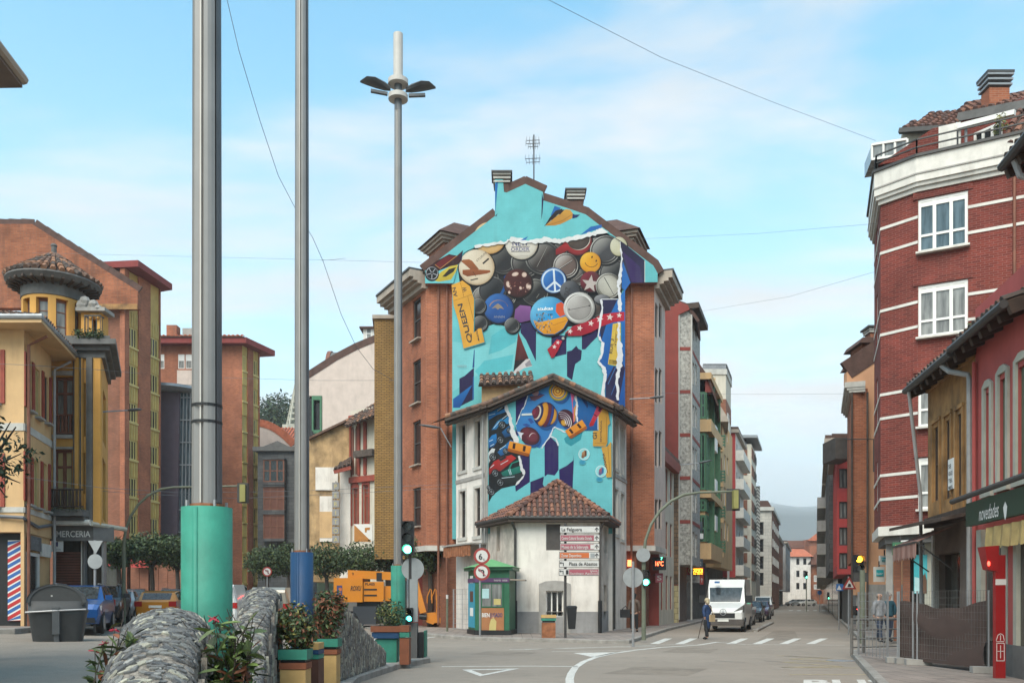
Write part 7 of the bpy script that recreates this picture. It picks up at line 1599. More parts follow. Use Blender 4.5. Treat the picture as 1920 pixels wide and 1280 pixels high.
hm.loft(rows, 0, False, False); hm.prism([(-300, 1912, -2), (960, 1912, -2), (960, 1912, 150), (-300, 1912, 150)], (0, 40, 0)); struct(hm, 'mountain', 'mountain', True)
hz=bpy.data.materials.new('haze'); hz.use_nodes=True; n_=hz.node_tree.nodes; n_.remove(n_['Principled BSDF']); v_=n_.new('ShaderNodeVolumePrincipled'); v_.inputs['Color'].default_value=(.95, .98, 1, 1); v_.inputs['Density'].default_value=.00036; v_.inputs['Anisotropy'].default_value=.2
hz.node_tree.links.new(v_.outputs[0], n_['Material Output'].inputs['Volume']); M['haze']=hz
m=MB(); m.box(-1000, -60, -4, 1000, 2150, 270); o=m.build('haze', 'haze'); o['kind']='stuff'
mi=hz.copy(); mi.name='mist'; mi.node_tree.nodes[v_.name].inputs['Density'].default_value=.0016; mi.node_tree.nodes[v_.name].inputs['Color'].default_value=(1, 1, 1, 1); M['mist']=mi
for z in(150, 172): m=MB(); m.box(-380+z*.1, 1120+z*.1, z, 985-z*.1, 2120-z*.1, 266-z*.02); o=m.build('mist', 'mist'); o['kind']='stuff'
# ================================================================== m
mat('mast_green', (.030, .20, .140), .6, .28, 2.2, .15, stain=.75, stain_col=(.03, .07, .05)); mat('mast_blue', (.008, .045, .115), .55, .2, 1.6, .1, stain=.4)
mat('mast_steel', (.235, .225, .215), .45, .1, 2, 0, .25); mat('mast_dark', (.10, .105, .11), .5, .15, 2, 0, .3); mat('tube_white', (.48, .45, .41), .5, .08, 3)
mat('box_rust', (.20, .065, .03), .75, .2, 4, stain=.3); mat('box_yellow', (.46, .29, .11), .7, .12, 4, stain=.25); mat('box_brown', (.10, .04, .025), .75, .2, 4)
def mast(px, Y, bw, bh, r, mt, label, top=16.7):
 x=X(px, Y); t=thing('lamp_mast', label, 'lamp mast', (x, Y, .13), 'tall lamp masts on the median'); k=bw/2
 m=MB(); m.lathe([(k, .1), (k, bh), (k-.03, bh), (k-.03, bh-.06), (.1, bh-.07)], (x, Y, 0), 40)
 for a in(R(262),): m.cbox((x+k*math.cos(a), Y+k*math.sin(a), bh/2+.05), .012, .05, bh-.12, a)
 m.build('base', mt, t, True)
 f=MB(); f.lathe([(r+.02, bh-.1), (r+.02, bh+.03), (.05, bh+.04)], (x, Y, 0), 12); f.build('flange', 'rust', t)
 for i in range(4): a=R(90*i+40); f=MB(); f.tube([(x+(r+.05)*math.cos(a), Y+(r+.05)*math.sin(a), bh-.05), (x+(r+.05)*math.cos(a), Y+(r+.05)*math.sin(a), bh+.06)], .014, 6); f.build('bolt', 'grey_metal', t)
 p=MB(); n=24; prof=[(r*(1 if i%6 in(1, 2, 3, 4)else .80)if i%6 else r*.72)for i in range(n)]
 p.loft([[(x+prof[i]*q*math.cos(2*math.pi*i/n-.14), Y+prof[i]*q*math.sin(2*math.pi*i/n-.14), z)for i in range(n)]for q, z in((1, bh), (.82, top-1.9))]); p.build('pole', 'mast_steel', t)
 for i in range(4):
  a=math.pi*i/2-.14; e=MB(); e.bar((x+r*.87*math.cos(a), Y+r*.87*math.sin(a), bh+.04), (x+r*.72*math.cos(a), Y+r*.72*math.sin(a), top-1.9), *((.115, .05)if i%2==0 else(.02, .012)), up=(-math.sin(a), math.cos(a), 0))if i%2 else e.loft([[(x+rr*math.cos(a+d), Y+rr*math.sin(a+d), z)for d, rr in((-.42, k*r*.99), (-.2, k*r*1.0), (.2, k*r*1.0), (.42, k*r*.99), (0, k*r*.6))]for k, z in((1.015, bh+.04), (.835, top-1.9))]); e.build('groove_strip', 'mast_dark' if i%2==0 else 'tube_white', t)  # dark strips fill two of the pole's grooves, thin pale seams the others
 if Y<10:
  for py in(762, 793): z=ZZ(py, Y); e=MB(); e.lathe([(r*1.0, z-.012), (r*1.03, z-.012), (r*1.03, z+.012), (r*1.0, z+.012)], (x, Y, 0), 16, cap=False); e.build('strap', 'black', t)
 zc=top-1.55
 c=MB()
 for z, rr in((zc+.2, .27), (zc-.2, .26)): c.lathe([(.1, z), (rr, z), (rr, z+.12), (.1, z+.12)], (x, Y, 0), 24)
 c.build('collar', 'tube_white', t); c=MB(); c.tube([(x, Y, zc-.5), (x, Y, zc+.37)], .10, 10); c.build('neck', 'mast_dark', t)
 u=MB(); u.tube([(x, Y, zc+.372), (x, Y, top)], .128, 16); u.build('top_tube', 'tube_white', t)
 for a in(0, 180):
  d=V((math.cos(R(a+8)), math.sin(R(a+8)), 0)); s=V((-d.y, d.x, 0)); q=V((x, Y, zc+.1)); l=MB()
  l.loft([[q+d*e+s*(w*math.cos(2*math.pi*i/8))+V((0, 0, h+th*math.sin(2*math.pi*i/8)))for i in range(8)]for e, w, h, th in((.2, .06, -.02, .06), (.35, .16, .03, .08), (.6, .24, .11, .08), (.82, .20, .14, .06), (1.0, .03, .10, .02))]); l.build('lamp_head', 'mast_dark', t)
  l=MB(); l.bar(q+d*.28+V((0, 0, -.17)), q+d*.72+V((0, 0, -.22+.1)), .09, .07); l.build('lamp_arm', 'mast_dark', t)
 return t
mast(388, 8.0, .446, 2.47, .132, 'mast_green', 'nearest lamp mast with a wide round sea green base'); mast(566, 15.2, .387, 2.44, .128, 'mast_blue', 'lamp mast with a dark blue base'); mast(746.5, 23.5, .385, 2.52, .118, 'mast_green', 'farthest lamp mast, whole to its lamp heads and white tip, with green base')
mat('slate_a', (.165, .16, .155), .7, .5, 16, .6, stain=.7, stain_col=(.05, .05, .045)); mat('slate_b', (.24, .235, .22), .75, .5, 16, .6, stain=.7); mat('slate_c', (.11, .11, .112), .7, .5, 16, .6); mat('slate_d', (.38, .36, .29), .8, .5, 16, .6)
m_, n_, l_, b_=bsdf('wall_stone'); t_=n_.new('ShaderNodeTexCoord').outputs['Object']; s_=_noise(n_, l_, t_, 5, 6, .6, (6, 6, .8)); l_.new(_mix(n_, l_, _range(n_, l_, s_, .35, .65), (.10, .085, .072), (.33, .29, .245)), b_.inputs['Base Color']); b_.inputs['Roughness'].default_value=.9; _bump(n_, l_, b_, s_, .9, .03)
def slab_mesh(seed):
 r=random.Random(seed); q=MB(); n=7; pts=[(r.uniform(.36, .62)*math.cos(2*math.pi*i/n+r.uniform(-.15, .15)), r.uniform(.42, .55)*math.sin(2*math.pi*i/n))for i in range(n)]
 q.loft([[(x, y, 0)for x, y in pts], [(x*.98, y*.98, .8)for x, y in pts], [(x*.93, y*.92, 1)for x, y in pts]]); return q
SLM=[slab_mesh(i).mesh('stone', m)for i, m in enumerate(('slate_a', 'slate_b', 'slate_c', 'slate_a', 'slate_b', 'slate_a', 'slate_d', 'slate_c'))]
def stone_wall(label, secs, hw, stones=True, slot=None, sides=300):
 """hump backed wall: secs = (x, y, top z); barrel coping of lapped stones, rough upright stones on the faces"""
 x0, y0, _=secs[len(secs)//2]; t=thing('stone_wall', label, 'stone wall', (x0, y0, .13), 'hump backed stone walls on the median')
 m=MB(); rings=[]; fr=[]
 for i, (x, y, z)in enumerate(secs):
  a, b=secs[max(0, i-1)], secs[min(len(secs)-1, i+1)]; d=V((b[0]-a[0], b[1]-a[1], 0)).normalized(); s=V((d.y, -d.x, 0)); c=V((x, y, 0)); fr.append((c, d, s, z)); rr=hw
  rings.append([c-s*hw*1.08+V((0, 0, .05))]+[c-s*(rr*math.cos(R(q)))+V((0, 0, max(.06, z-rr*.62+rr*.62*math.sin(R(q)))))for q in range(0, 181, 20)]+[c+s*hw*1.08+V((0, 0, .05))])
 m.loft(rings); m.build('wall_core', 'wall_stone', t)
 rg=random.Random(9)
 def at(u):
  i=min(int(u), len(fr)-2); q=u-i; (c, d, s, z), (c2, d2, s2, z2)=fr[i], fr[i+1]; return c.lerp(c2, q), s.lerp(s2, q).normalized(), z+(z2-z)*q
 if stones:
  chips=MB(); pick=[]
  for j in range(1150):
   u=(len(fr)-1.001)*rg.random(); c, s, z=at(u); c2, _, z2=at(min(len(fr)-1.001, u+.1)); tg=V((c2.x-c.x, c2.y-c.y, z2-z)).normalized(); q=rg.uniform(8, 172)
   p=c-s*(hw*math.cos(R(q)))+V((0, 0, z-hw*.62+hw*.62*math.sin(R(q)))); nn=(-s*math.cos(R(q))*.75+V((0, 0, 1))*math.sin(R(q))); nn=(nn-tg*nn.dot(tg)).normalized(); nn=(nn+V((rg.uniform(-.16, .16), rg.uniform(-.16, .16), rg.uniform(-.1, .1)))).normalized(); e1=(s-nn*s.dot(nn)).normalized(); e1=Matrix.Rotation(rg.gauss(.15, .4), 3, nn)@e1; e2=nn.cross(e1)
   sx_, sy_=(rg.uniform(.09, .16), rg.uniform(.045, .075))if j<290 else(rg.uniform(.06, .11), rg.uniform(.03, .05)); mt=Matrix((e1*sx_, e2*sy_, nn*rg.uniform(.014, .03))).transposed().to_4x4(); mt.translation=p-nn*.010-V((x0, y0, .13)); k=rg.randrange(8)
   if j<290: o=bpy.data.objects.new('stone', SLM[k]); COL.objects.link(o); o.parent=t; o.matrix_basis=mt
   else: me=SLM[k]; chips.add([mt@v.co for v in me.vertices], [tuple(f.vertices)for f in me.polygons], (0, 1, 2, 0, 1, 0, 3, 2)[k])
  chips.build('stone_chips', ['slate_a', 'slate_b', 'slate_c', 'slate_d'], t, off=V((0, 0, 0)))['kind']='stuff'
 sd=MB()
 for _ in range(sides):
  u=rg.uniform(0, len(fr)-1.01); c, s, z=at(u); sg=rg.choice((1, 1, 1, -1)); hh=rg.uniform(.07, .22); zz=rg.uniform(.12, max(.15, z-hw*.6-.1)); d=V((-s.y, s.x, 0)); w=rg.uniform(.018, .05); p=c+s*sg*(hw*1.03+.0)+V((0, 0, zz))
  if zz+hh>z-hw*.45: continue
  tl=rg.uniform(-.05, .05); sd.obox(p-d*w/2, d*w, s*sg*rg.uniform(.012, .045), V((0, 0, hh))+d*tl, rg.choice((0, 1, 2, 2, 3)))
 sd.build('face_stones', ['slate_b', 'slate_a', 'wall_stone', 'slate_d'], t)['kind']='stuff'
 if slot: c, s, z=at(slot[0]); d=V((-s.y, s.x, 0)); q=MB(); q.obox(c+s*(hw*1.08)-d*.09+V((0, 0, .15)), d*.18, s*.02, (0, 0, slot[1]), 0); q.build('slot', 'rust', t)
 return t
stone_wall('nearest hump backed stone wall, its grey scale-like coping at the bottom of the picture', [(-2.15, 4.6, .3), (-2.28, 5.2, .72), (-2.45, 5.8, 1.0), (-2.62, 6.4, 1.25), (-2.76, 6.9, 1.44), (-2.84, 7.2, 1.53), (-2.90, 7.45, 1.55), (-2.95, 7.6, 1.52)], .31)
stone_wall('middle stone wall peaking between the green and the blue masts', [(-3.0, 9.7, .2), (-3.2, 10.5, .72), (-3.4, 11.3, 1.12), (-3.55, 12.1, 1.5), (-3.66, 12.8, 1.76), (-3.70, 13.1, 1.80), (-3.74, 13.35, 1.76)], .22, slot=(4.6, .85))
stone_wall('stone wall sloping down to the median tip behind the flower boxes', [(-3.42, 15.6, 1.72), (-3.40, 16.2, 1.70), (-3.36, 17.0, 1.50), (-3.30, 18.0, 1.18), (-3.22, 19.0, .86), (-3.14, 20.0, .58)], .24, stones=False, sides=2600)
def planter(label, px0, px1, Y, layers, shrub, leafs, n=2400, size=.08):
 a, b=X(px0, Y), X(px1, Y); t=thing('planter', label, 'planter', ((a+b)/2, Y, .13), 'painted flower boxes on the median'); w=(b-a)
 for yt, yb, g, mt in layers: zb=max(.1, ZZ(yb, Y)); m=MB(); m.box(a-g*w, Y-g*w, zb, b+g*w, Y+w*.95+g*w, ZZ(yt, Y)); m.build('box', mt, t)
 so=MB(); so.box(a+.02, Y+.02, ZZ(layers[0][0], Y)-.02, b-.02, Y+w*.9, ZZ(layers[0][0], Y)+.006); so.build('soil', 'soil', t)
 cx, cy, rx, ry=shrub; k=Y/F; s=thing('shrub', label.split(' flower')[0]+' bush of mixed green and reddish leaves in a flower box', 'shrub', (X(cx, Y), Y+w/2, ZZ(layers[0][0], Y)), 'bushes in the flower boxes'); x, z=X(cx, Y), ZZ(cy, Y); m=MB()
 leaf_cloud(m, [(x, Y+w/2, z, rx*k*.9, rx*k*.9, ry*k)]+[(x+rx*k*.55*math.cos(q), Y+w/2+rx*k*.5*math.sin(q), z+ry*k*random.uniform(-.5, .6), rx*k*.5, rx*k*.5, ry*k*.5)for q in[i*1.05 for i in range(6)]], n, size, len(leafs), shell=.25); m.build('foliage', leafs, s)['kind']='stuff'
 m=MB()
 for i in range(7): q=i*.9; m.tube([(x, Y+w/2, ZZ(layers[0][0], Y)-.02), (x+rx*k*.4*math.cos(q), Y+w/2+rx*k*.4*math.sin(q), z)], [.012, .006], 5)
 m.build('stems', 'bark', s); return t
LF=['leaf_dark', 'leaf_mid', 'leaf_light', 'leaf_red', 'leaf_mid', 'leaf_yellow']
planter('yellow flower box with sea green rim nearest the camera', 523, 574, 12.6, [(1217, 1236, .03, 'mast_green'), (1237, 1241, -.05, 'black'), (1242, 1254, .0, 'box_rust'), (1255, 1290, -.03, 'box_yellow')], (548, 1176, 40, 50), LF)
planter('tall yellow flower box with sea green rim beside the blue mast', 588, 632, 14.3, [(1197, 1212, .03, 'mast_green'), (1213, 1216, -.05, 'black'), (1217, 1226, .0, 'box_rust'), (1228, 1300, -.04, 'box_yellow')], (612, 1156, 34, 52), ['leaf_red', 'leaf_mid', 'leaf_dark', 'leaf_light', 'leaf_red'])
planter('sea green flower box with rust and blue rims at the median tip', 697, 748, 20.8, [(1173, 1184, .04, 'box_rust'), (1185, 1196, .0, 'mast_blue'), (1198, 1262, -.10, 'mast_green')], (728, 1154, 31, 33), ['leaf_dark', 'leaf_mid', 'leaf_light', 'leaf_yellow'], 900)
for lb, px0, px1, Y, ls in(('narrow stacked painted box column in front of the blue mast', 575, 597, 13.4, [(1205, 1217, 'box_yellow'), (1218, 1226, 'mast_blue'), (1227, 1235, 'mast_green'), (1236, 1300, 'box_brown')]), ('rust brown painted box column at the median tip', 749, 767, 20.6, [(1172, 1184, 'box_rust'), (1185, 1194, 'mast_green'), (1196, 1262, 'box_rust')])):
 t=thing('box_column', lb, 'planter', P((px0+px1)/2, 1250, Y))
 for yt, yb, mt in ls: m=MB(); m.box(X(px0, Y), Y, max(.1, ZZ(yb, Y)), X(px1, Y), Y+.4, ZZ(yt, Y)); m.build('box', mt, t)
lm=MB(); lm.add([(0, 0, 0), (.32, .2, .05), (.7, .17, .03), (1, 0, -.06), (.7, -.17, .03), (.32, -.2, .05), (.5, 0, -.03)], [(0, 1, 6), (1, 2, 6), (2, 3, 6), (3, 4, 6), (4, 5, 6), (5, 0, 6)])
mat('leaf_fresh', (.12, .17, .045), .5, .3, 9)
LMS=[lm.mesh('leaf', m)for m in('leaf_mid', 'leaf_light', 'leaf_light', 'leaf_dark', 'leaf_fresh', 'leaf_fresh', 'leaf_red')]; mat('petal', (.36, .03, .05), .6, .2, 9); PET=lm.mesh('petal', 'petal')
def twig_plant(label, root, tips, per, size, flowers=0, seed=1):
 rg=random.Random(seed); root=V(root); t=thing('flowering_shrub', label, 'shrub', root, 'shrubs growing beside the nearest wall'); st=MB()
 for k, tip in enumerate(tips):
  tip=V(tip); mid=root.lerp(tip, .5)+V((rg.uniform(-.08, .08), rg.uniform(-.08, .08), .06)); pts=[root, mid, tip]; st.tube(pts, [.009, .006, .003], 5)
  for i in range(per):
   q=.35+.65*(i+rg.random())/per; p=(root.lerp(mid, q*2)if q<.5 else mid.lerp(tip, q*2-1)); d=V((rg.gauss(0, 1), rg.gauss(0, 1), rg.gauss(.1, .6))).normalized(); s=size*rg.uniform(.6, 1.25)
   o=inst('leaf', rg.choice(LMS), t, p, rot=(d.to_track_quat('X', 'Z').to_euler().x+rg.uniform(-.5, .5), d.to_track_quat('X', 'Z').to_euler().y, d.to_track_quat('X', 'Z').to_euler().z), sc=(s, s*rg.uniform(.8, 1.1), s))
  if k<flowers:
   for i in range(6): o=inst('petal', PET, t, tip, rot=(rg.uniform(0, 6), rg.uniform(-.6, .6), rg.uniform(0, 6)), sc=(.05, .05, .05))
 st.build('stem', 'bark', t); return t
rg=random.Random(4)
twig_plant('leafy shrub with bare twigs and a red flower beside the green mast', (-2.25, 7.1, .3), [P(rg.uniform(385, 478), rg.uniform(1150, 1275), rg.uniform(6.6, 7.2))for _ in range(26)], 16, .15, 2, 2)
twig_plant('small shrub with red flowers left of the nearest wall', (-3.15, 6.4, .2), [P(x, y, 6.6)for x, y in((178, 1220), (195, 1205), (215, 1180), (200, 1240), (230, 1160), (235, 1210), (215, 1250), (190, 1262), (250, 1190), (222, 1225), (240, 1175))], 13, .13, 3, 6)
tw=MB()
for _ in range(14): a=P(rg.uniform(360, 470), rg.uniform(1180, 1230), 7.0); b=a+V((rg.uniform(-.15, .15), rg.uniform(-.1, .1), rg.uniform(.1, .25))); tw.tube([a-V((0, 0, .2)), a, b], [.006, .005, .003], 4)
tag(tw.build('dry_twigs', 'bark'), 'thin bare dark twigs rising in front of the green mast base', 'twigs')
tr=thing('edge_tree', 'branch tips of a long leaved tree reaching in from the left picture edge', 'tree', (X(-55, 20), 20, .5)); m=MB(); m.tube([(X(-55, 20), 20, .4), (X(-50, 20), 20, 3.2), P(-20, 870, 20), P(30, 800, 20)], [.16, .12, .05, .015], 7)
for a in((-25, 880, 40, 850), (-25, 880, 38, 905), (-20, 860, 20, 790), (-25, 880, 10, 930)): m.tube([P(*a[:2], 20), P(*a[2:], 20)], [.04, .01], 5)
m.build('trunk', 'bark', tr); m=MB(); leaf_cloud(m, [(X(x, 20), 20+random.uniform(-.5, .5), ZZ(y, 20), .38, .4, .26)for x, y in((5, 800), (22, 830), (38, 850), (10, 860), (25, 890), (5, 900), (-10, 840), (-5, 920), (40, 880))], 330, .17, shell=.05); m.build('crown', ['leaf_dark', 'leaf_mid', 'leaf_dark'], tr)['kind']='stuff'
hN=thing('eave_corner_house', 'corner of a dark roof eave poking in at the top left of the picture', 'house', (-12, 14, .1)); building(hN, [(-16, 9), (-9.75, 9), (-9.75, 15.3), (-16, 15.3)], .1, 10.9, {}, 'plaster_cream'); m=MB(); m.prism([(-8.9, 16, 10.92), (-16, 16.2, 10.92), (-16, 8, 10.92), (-8.0, 8, 10.92)], (0, 0, .16)); m.build('eave', 'soffit', hN); m=MB(); m.tube([(-8.88, 16, 11.06), (-8.0, 8, 11.06)], .09, 8); m.build('gutter', 'cornice', hN)
# ================================================================== s
mat('sign_white', (.55, .53, .50), .5, .05); mat('sign_red', (.27, .035, .03), .5, .08); mat('sign_back', (.30, .31, .31), .5, .12, 3, 0, .3); mat('sign_maroon', (.33, .085, .11), .5, .06); mat('sign_orange', (.50, .12, .03), .5, .06); mat('sign_blue', (.03, .12, .32), .5, .06)
green_l=emit('lamp_green', (.10, 1.0, .55), 3.2); emit('lamp_cyan', (.10, .9, .75), 2.2); emit('lamp_amber', (1.0, .38, .02), 3.0); emit('lamp_red', (1.0, .05, .03), 2.5); emit('led_red', (1.0, .12, .04), 2.6)
def post(name, label, px, py, r=.038, ztop=2.5, mt='grey_metal', cat='sign post', Y=None):
 if Y is None: p=G(px, py, .13)
 else: x=X(px, Y); p=V((x, Y, gz(x, Y)))
 t=thing(name, label, cat, p); m=MB(); m.tube([p-V((0, 0, .05)), V((p.x, p.y, ztop))], r, 10); m.build('pole', mt, t); return t, p
def roundel(t, c, r, rim='sign_red', face='sign_white', back=False):
 m=MB(); m.disc(c, r, (0, -1, 0), .025, 32); o=m.build('plate', 'sign_back' if back else rim, t)
 if not back: m=MB(); m.disc(c+V((0, -.016, 0)), r*.72, (0, -1, 0), .004, 32); m.build('face', face, o)
 return o
t, p=post('weight_limit_sign', 'round signs for six tonnes and no left turn in front of the green kiosk', 900, 1192, .04, 3.85, cat='road sign'); Yp=p.y-.06
o=roundel(t, P(903.5, 1042, Yp), 15.5*Yp/F); text('6', P(897.5, 1048, Yp-.03), (1, 0, 0), (0, 0, 1), .24, 'print_black', o, bold=.01); text('t.', P(906, 1050.5, Yp-.03), (1, 0, 0), (0, 0, 1), .13, 'print_black', o)
def noleft(t, px, py, r, Y):
 k=r*Y/F; c=P(px, py, Y); o=roundel(t, c, k); q=lambda x, z: c+V((x*k, -.024, z*k)); m=MB()
 m.face([q(.12, -.5), q(.30, -.5), q(.30, .12), q(.18, .30), q(-.18, .30), q(-.18, .12), q(.12, .12)]); m.face([q(-.5, .21), q(-.18, .02), q(-.18, .42)]); m.build('arrow', 'print_black', o); m=MB(); m.bar(c+V((-.45*k, -.028, .45*k)), c+V((.45*k, -.028, -.45*k)), k*.12, .004, up=(0, 1, 0)); m.build('bar', 'sign_maroon', o)
noleft(t, 903.5, 1072, 15.5, Yp)
t, p=post('no_left_turn_sign', 'small round no left turn sign beyond the stone wall', 501, 0, .035, ZZ(1062, 46), cat='road sign', Y=46); noleft(t, 501, 1071, 9, 45.93)
t, p=post('round_sign_back', 'grey back of a round sign on the splitter island', 1187, 1212, .045, ZZ(1052, 29.9), cat='road sign', Y=29.9); roundel(t, P(1187, 1082, 29.95), .345, back=True)
t, p=post('give_way_sign_back', 'backs of a triangular and a round sign on one post by the grey shop', 178, 0, .045, ZZ(1012, 31), cat='road sign', Y=31); m=MB(); m.prism([P(165, 1013, 30.93), P(193, 1013, 30.93), P(179, 1038, 30.93)], (0, .025, 0)); m.build('triangle', 'sign_back', t); roundel(t, P(178.5, 1052, 30.93), .26, back=True)
t, p=post('direction_sign', 'stack of six white, pink and orange direction signs on a dark post', 1060, 1195, .05, ZZ(981, 34), 'dark_metal', 'direction sign'); Y=33.76
for i, (x0, y0, mt, s, ar, sx0, w_)in enumerate(((1049.5, 992, None, 'La Felguera', 1, 1053, 38), (1049.5, 1008, 'sign_maroon', 'Centro Cultural Escuelas Dorado', 1, 1053, 57), (1049.5, 1024.5, 'sign_maroon', 'Museo de la Siderurgia', 1, 1053, 50), (1048.5, 1040.5, 'sign_orange', 'Zonas Deportivas', 1, 1052, 38), (1048.5, 1056.5, None, 'Plaza de Abastos', 0, 1067, 53), (1048, 1072, 'sign_maroon', 'Santiago Apostol', 0, 1069, 52))):
 m=MB(); x1=1124.5 if i<4 else 1123.5; m.box(X(x0, Y), Y, ZZ(y0+6.7, Y), X(x1, Y), Y+.04, ZZ(y0-6.7, Y)); o=m.build('board', 'print_black', t)
 m=MB(); m.box(X(x0+.8, Y), Y-.004, ZZ(y0+5.7, Y), X(x1-.8, Y), Y-.001, ZZ(y0-5.7, Y)); m.build('face', 'sign_white', o); off=.012
 if mt: m=MB(); a, b=(x0+1.5, x1-11 if i!=3 else x1-20)if ar else(x0+19, x1-1.5); m.box(X(a, Y), Y-.008, ZZ(y0+5, Y), X(b, Y), Y-.005, ZZ(y0-5, Y)); m.build('colour_field', mt, o)
 if i==5: text('Iglesia', P(1120, y0-.5, Y-off), (1, 0, 0), (0, 0, 1), .085, 'sign_white', o, align='R'); text(s, P(1069, y0+4.2, Y-off), (1, 0, 0), (0, 0, 1), .085, 'sign_white', o, w=w_*Y/F)
 else: text(s, P(sx0, y0+3, Y-off), (1, 0, 0), (0, 0, 1), .135 if not mt else .12, 'print_black' if not mt else 'sign_white', o, w=w_*Y/F, bold=.012)
 ax=x1-5.5 if ar else x0+5.5; q=lambda x, z: P(ax+x, y0-z, Y-off); m=MB()
 if ar: m.face([q(-.8, -4), q(.8, -4), q(.8, 1), q(-.8, 1)]); m.face([q(-3.6, .2), q(-3.6, -1.6), q(0, 2.2), q(3.6, -1.6), q(3.6, .2), q(0, 4.4)])
 else: m.face([q(1.6, -4), q(3, -4), q(3, 2.6), q(-2, 2.6), q(-2, 1.2), q(1.6, 1.2)]); m.face([q(-4.6, 1.9), q(-1.6, -.8), q(-1.6, 4.4)])
 m.build('arrow', 'print_black', o)
 if i in(2, 3, 5): m=MB(); bx_=1107 if i!=5 else 1061; m.box(X(bx_, Y), Y-.012, ZZ(y0+4, Y), X(bx_+8-(i==5)*3, Y), Y-.009, ZZ(y0-4, Y)); m.build('symbol', 'sign_white' if i==2 else('sign_back' if i==3 else 'print_black'), o)
def signal(t, px, py, Y, h, lit=None, lamp='lamp_green', n=3, w=.30, face=-1):
 """black signal head with hooded lenses, facing the camera side"""
 k=h/n; c=P(px, py, Y); m=MB(); m.box(c.x-w/2, c.y, c.z-h/2, c.x+w/2, c.y+.22, c.z+h/2); o=m.build('signal_head', 'black', t)
 for i in range(n):
  z=c.z+h/2-k*(i+.5); rr=k*.36; m=MB(); m.disc(V((c.x, c.y-.006, z)), rr, (0, -1, 0), .012, 18); m.build('lens', lamp if i==lit else 'glass_dark', o)
  m=MB(); m.loft([[(c.x+rr*1.12*math.cos(R(a)), y, z+rr*1.12*math.sin(R(a)))for a in range(-20, 201, 20)]for y in(c.y-.001, c.y-.2)], 0, False, False); m.build('visor', 'black', o)
 return o
sg=thing('tip_traffic_light', 'traffic light showing green on a grey post at the median tip', 'traffic light', (X(773, 22.3), 22.3, .13)); Y=22.3; m=MB(); m.box(X(768, Y), Y, ZZ(1165, Y), X(783, Y), Y+.12, ZZ(1085, Y)); m.disc(P(774, 1066, Y+.06), .285, (0, -1, 0), .04, 28); m.build('grey_plate', 'sign_back', sg)
m=MB(); m.box(X(765, Y), Y-.02, .1, X(782, Y), Y+.3, ZZ(1167, Y)); m.build('post_foot', 'concrete_dark', sg); m=MB(); m.tube([P(769, 1165, Y+.05), P(769, 985, Y+.05)], .04, 8); m.build('pole', 'dark_metal', sg); signal(sg, 764, 1008, Y-.1, .86, 2); signal(sg, 767.5, 1152, Y-.12, .36, 1, 'lamp_cyan', 2, .17)
m=MB(); m.box(X(784, 22.4), 22.4, .1, X(794, 22.4), 22.9, ZZ(1185, 22.4)); tag(m.build('control_box', 'black'), 'small black box standing at the median tip', 'box'); m=MB(); m.box(X(794.5, 22.6), 22.6, .1, X(797, 22.6), 23.2, ZZ(1182, 22.6)); tag(m.build('green_marker', 'mast_green'), 'narrow green marker plate at the median tip', 'marker')
mat('olive', (.24, .22, .07), .6, .15, 3)
def arch_pole(name, label, px, Y, zarm, px_end, base_mt='pole_green', z_str=2.6):
 x=X(px, Y); g=gz(x, Y)+.13; t=thing(name, label, 'traffic light', (x, Y, g)); xe=X(px_end, Y); dx=xe-x; rad=min(2.4, zarm-z_str-.2)
 pts=[(x, Y, g-.05), (x, Y, zarm-rad)]+[(x+rad*.85*(1-math.cos(R(a))), Y, zarm-rad+rad*math.sin(R(a)))for a in range(15, 91, 15)]+[(xe, Y, zarm+.05)]; m=MB(); m.tube(pts, [.085, .075]+[.055]*5+[.045, .04], 10); m.build('arched_pole', base_mt, t); return t
t=arch_pole('arched_traffic_light', 'green arched pole reaching over the right hand street with signal backs', 1207, 33, ZZ(923, 33), 1384); m=MB(); m.box(X(1362, 33), 32.98, ZZ(957, 33), X(1387, 33), 33.02, ZZ(916, 33)); m.build('backboard', 'dark_metal', t); m=MB(); m.box(X(1372, 33), 32.7, ZZ(954, 33), X(1381, 33), 32.97, ZZ(920, 33)); m.build('signal_back', 'olive', t); roundel(t, P(1206, 1040, 32.85), .26, back=True); signal(t, 1211, 1083, 32.8, .62, 1, 'lamp_green', 2, .22)
t=arch_pole('arched_light_pole', 'green arched pole over the left street with a yellowish signal box', 232, 36, ZZ(913, 36), 457); m=MB(); m.cbox(P(456, 924, 36), .42, .25, .80); m.build('backboard', 'dark_metal', t); m=MB(); m.cbox(P(455, 924, 35.8), .22, .12, .7); m.build('signal_back', 'olive', t)
t, p=post('crossing_traffic_light', 'traffic light showing amber on a green pole beside the right hand crossing', 1617, 1203, .09, ZZ(1072, 33), 'pole_green', 'traffic light'); signal(t, 1611, 1056, 32.9, .66, 0, 'lamp_amber', 2, .34); signal(t, 1609, 1144, 33.0, .36, 0, 'lamp_red', 2, .22); m=MB(); m.box(X(1598, 33), 32.8, ZZ(1090, 33), X(1624, 33), 32.95, ZZ(1073, 33)); m.build('bracket', 'dark_metal', t)
t, p=post('children_warning_sign', 'red and white triangular warning sign on a thin post', 1591, 0, .03, ZZ(1080, 40), cat='road sign', Y=40); m=MB(); m.prism([P(1579, 1104, 39.95), P(1606, 1104, 39.95), P(1592.5, 1080, 39.95)], (0, .03, 0)); o=m.build('plate', 'sign_red', t); m=MB(); m.face([P(1584, 1101, 39.94), P(1601, 1101, 39.94), P(1592.5, 1086, 39.94)]); m.build('face', 'sign_white', o); m=MB(); m.face([P(1589, 1099.5, 39.93), P(1596, 1099.5, 39.93), P(1595, 1094, 39.93), P(1591, 1093, 39.93)]); m.build('symbol', 'print_black', o)
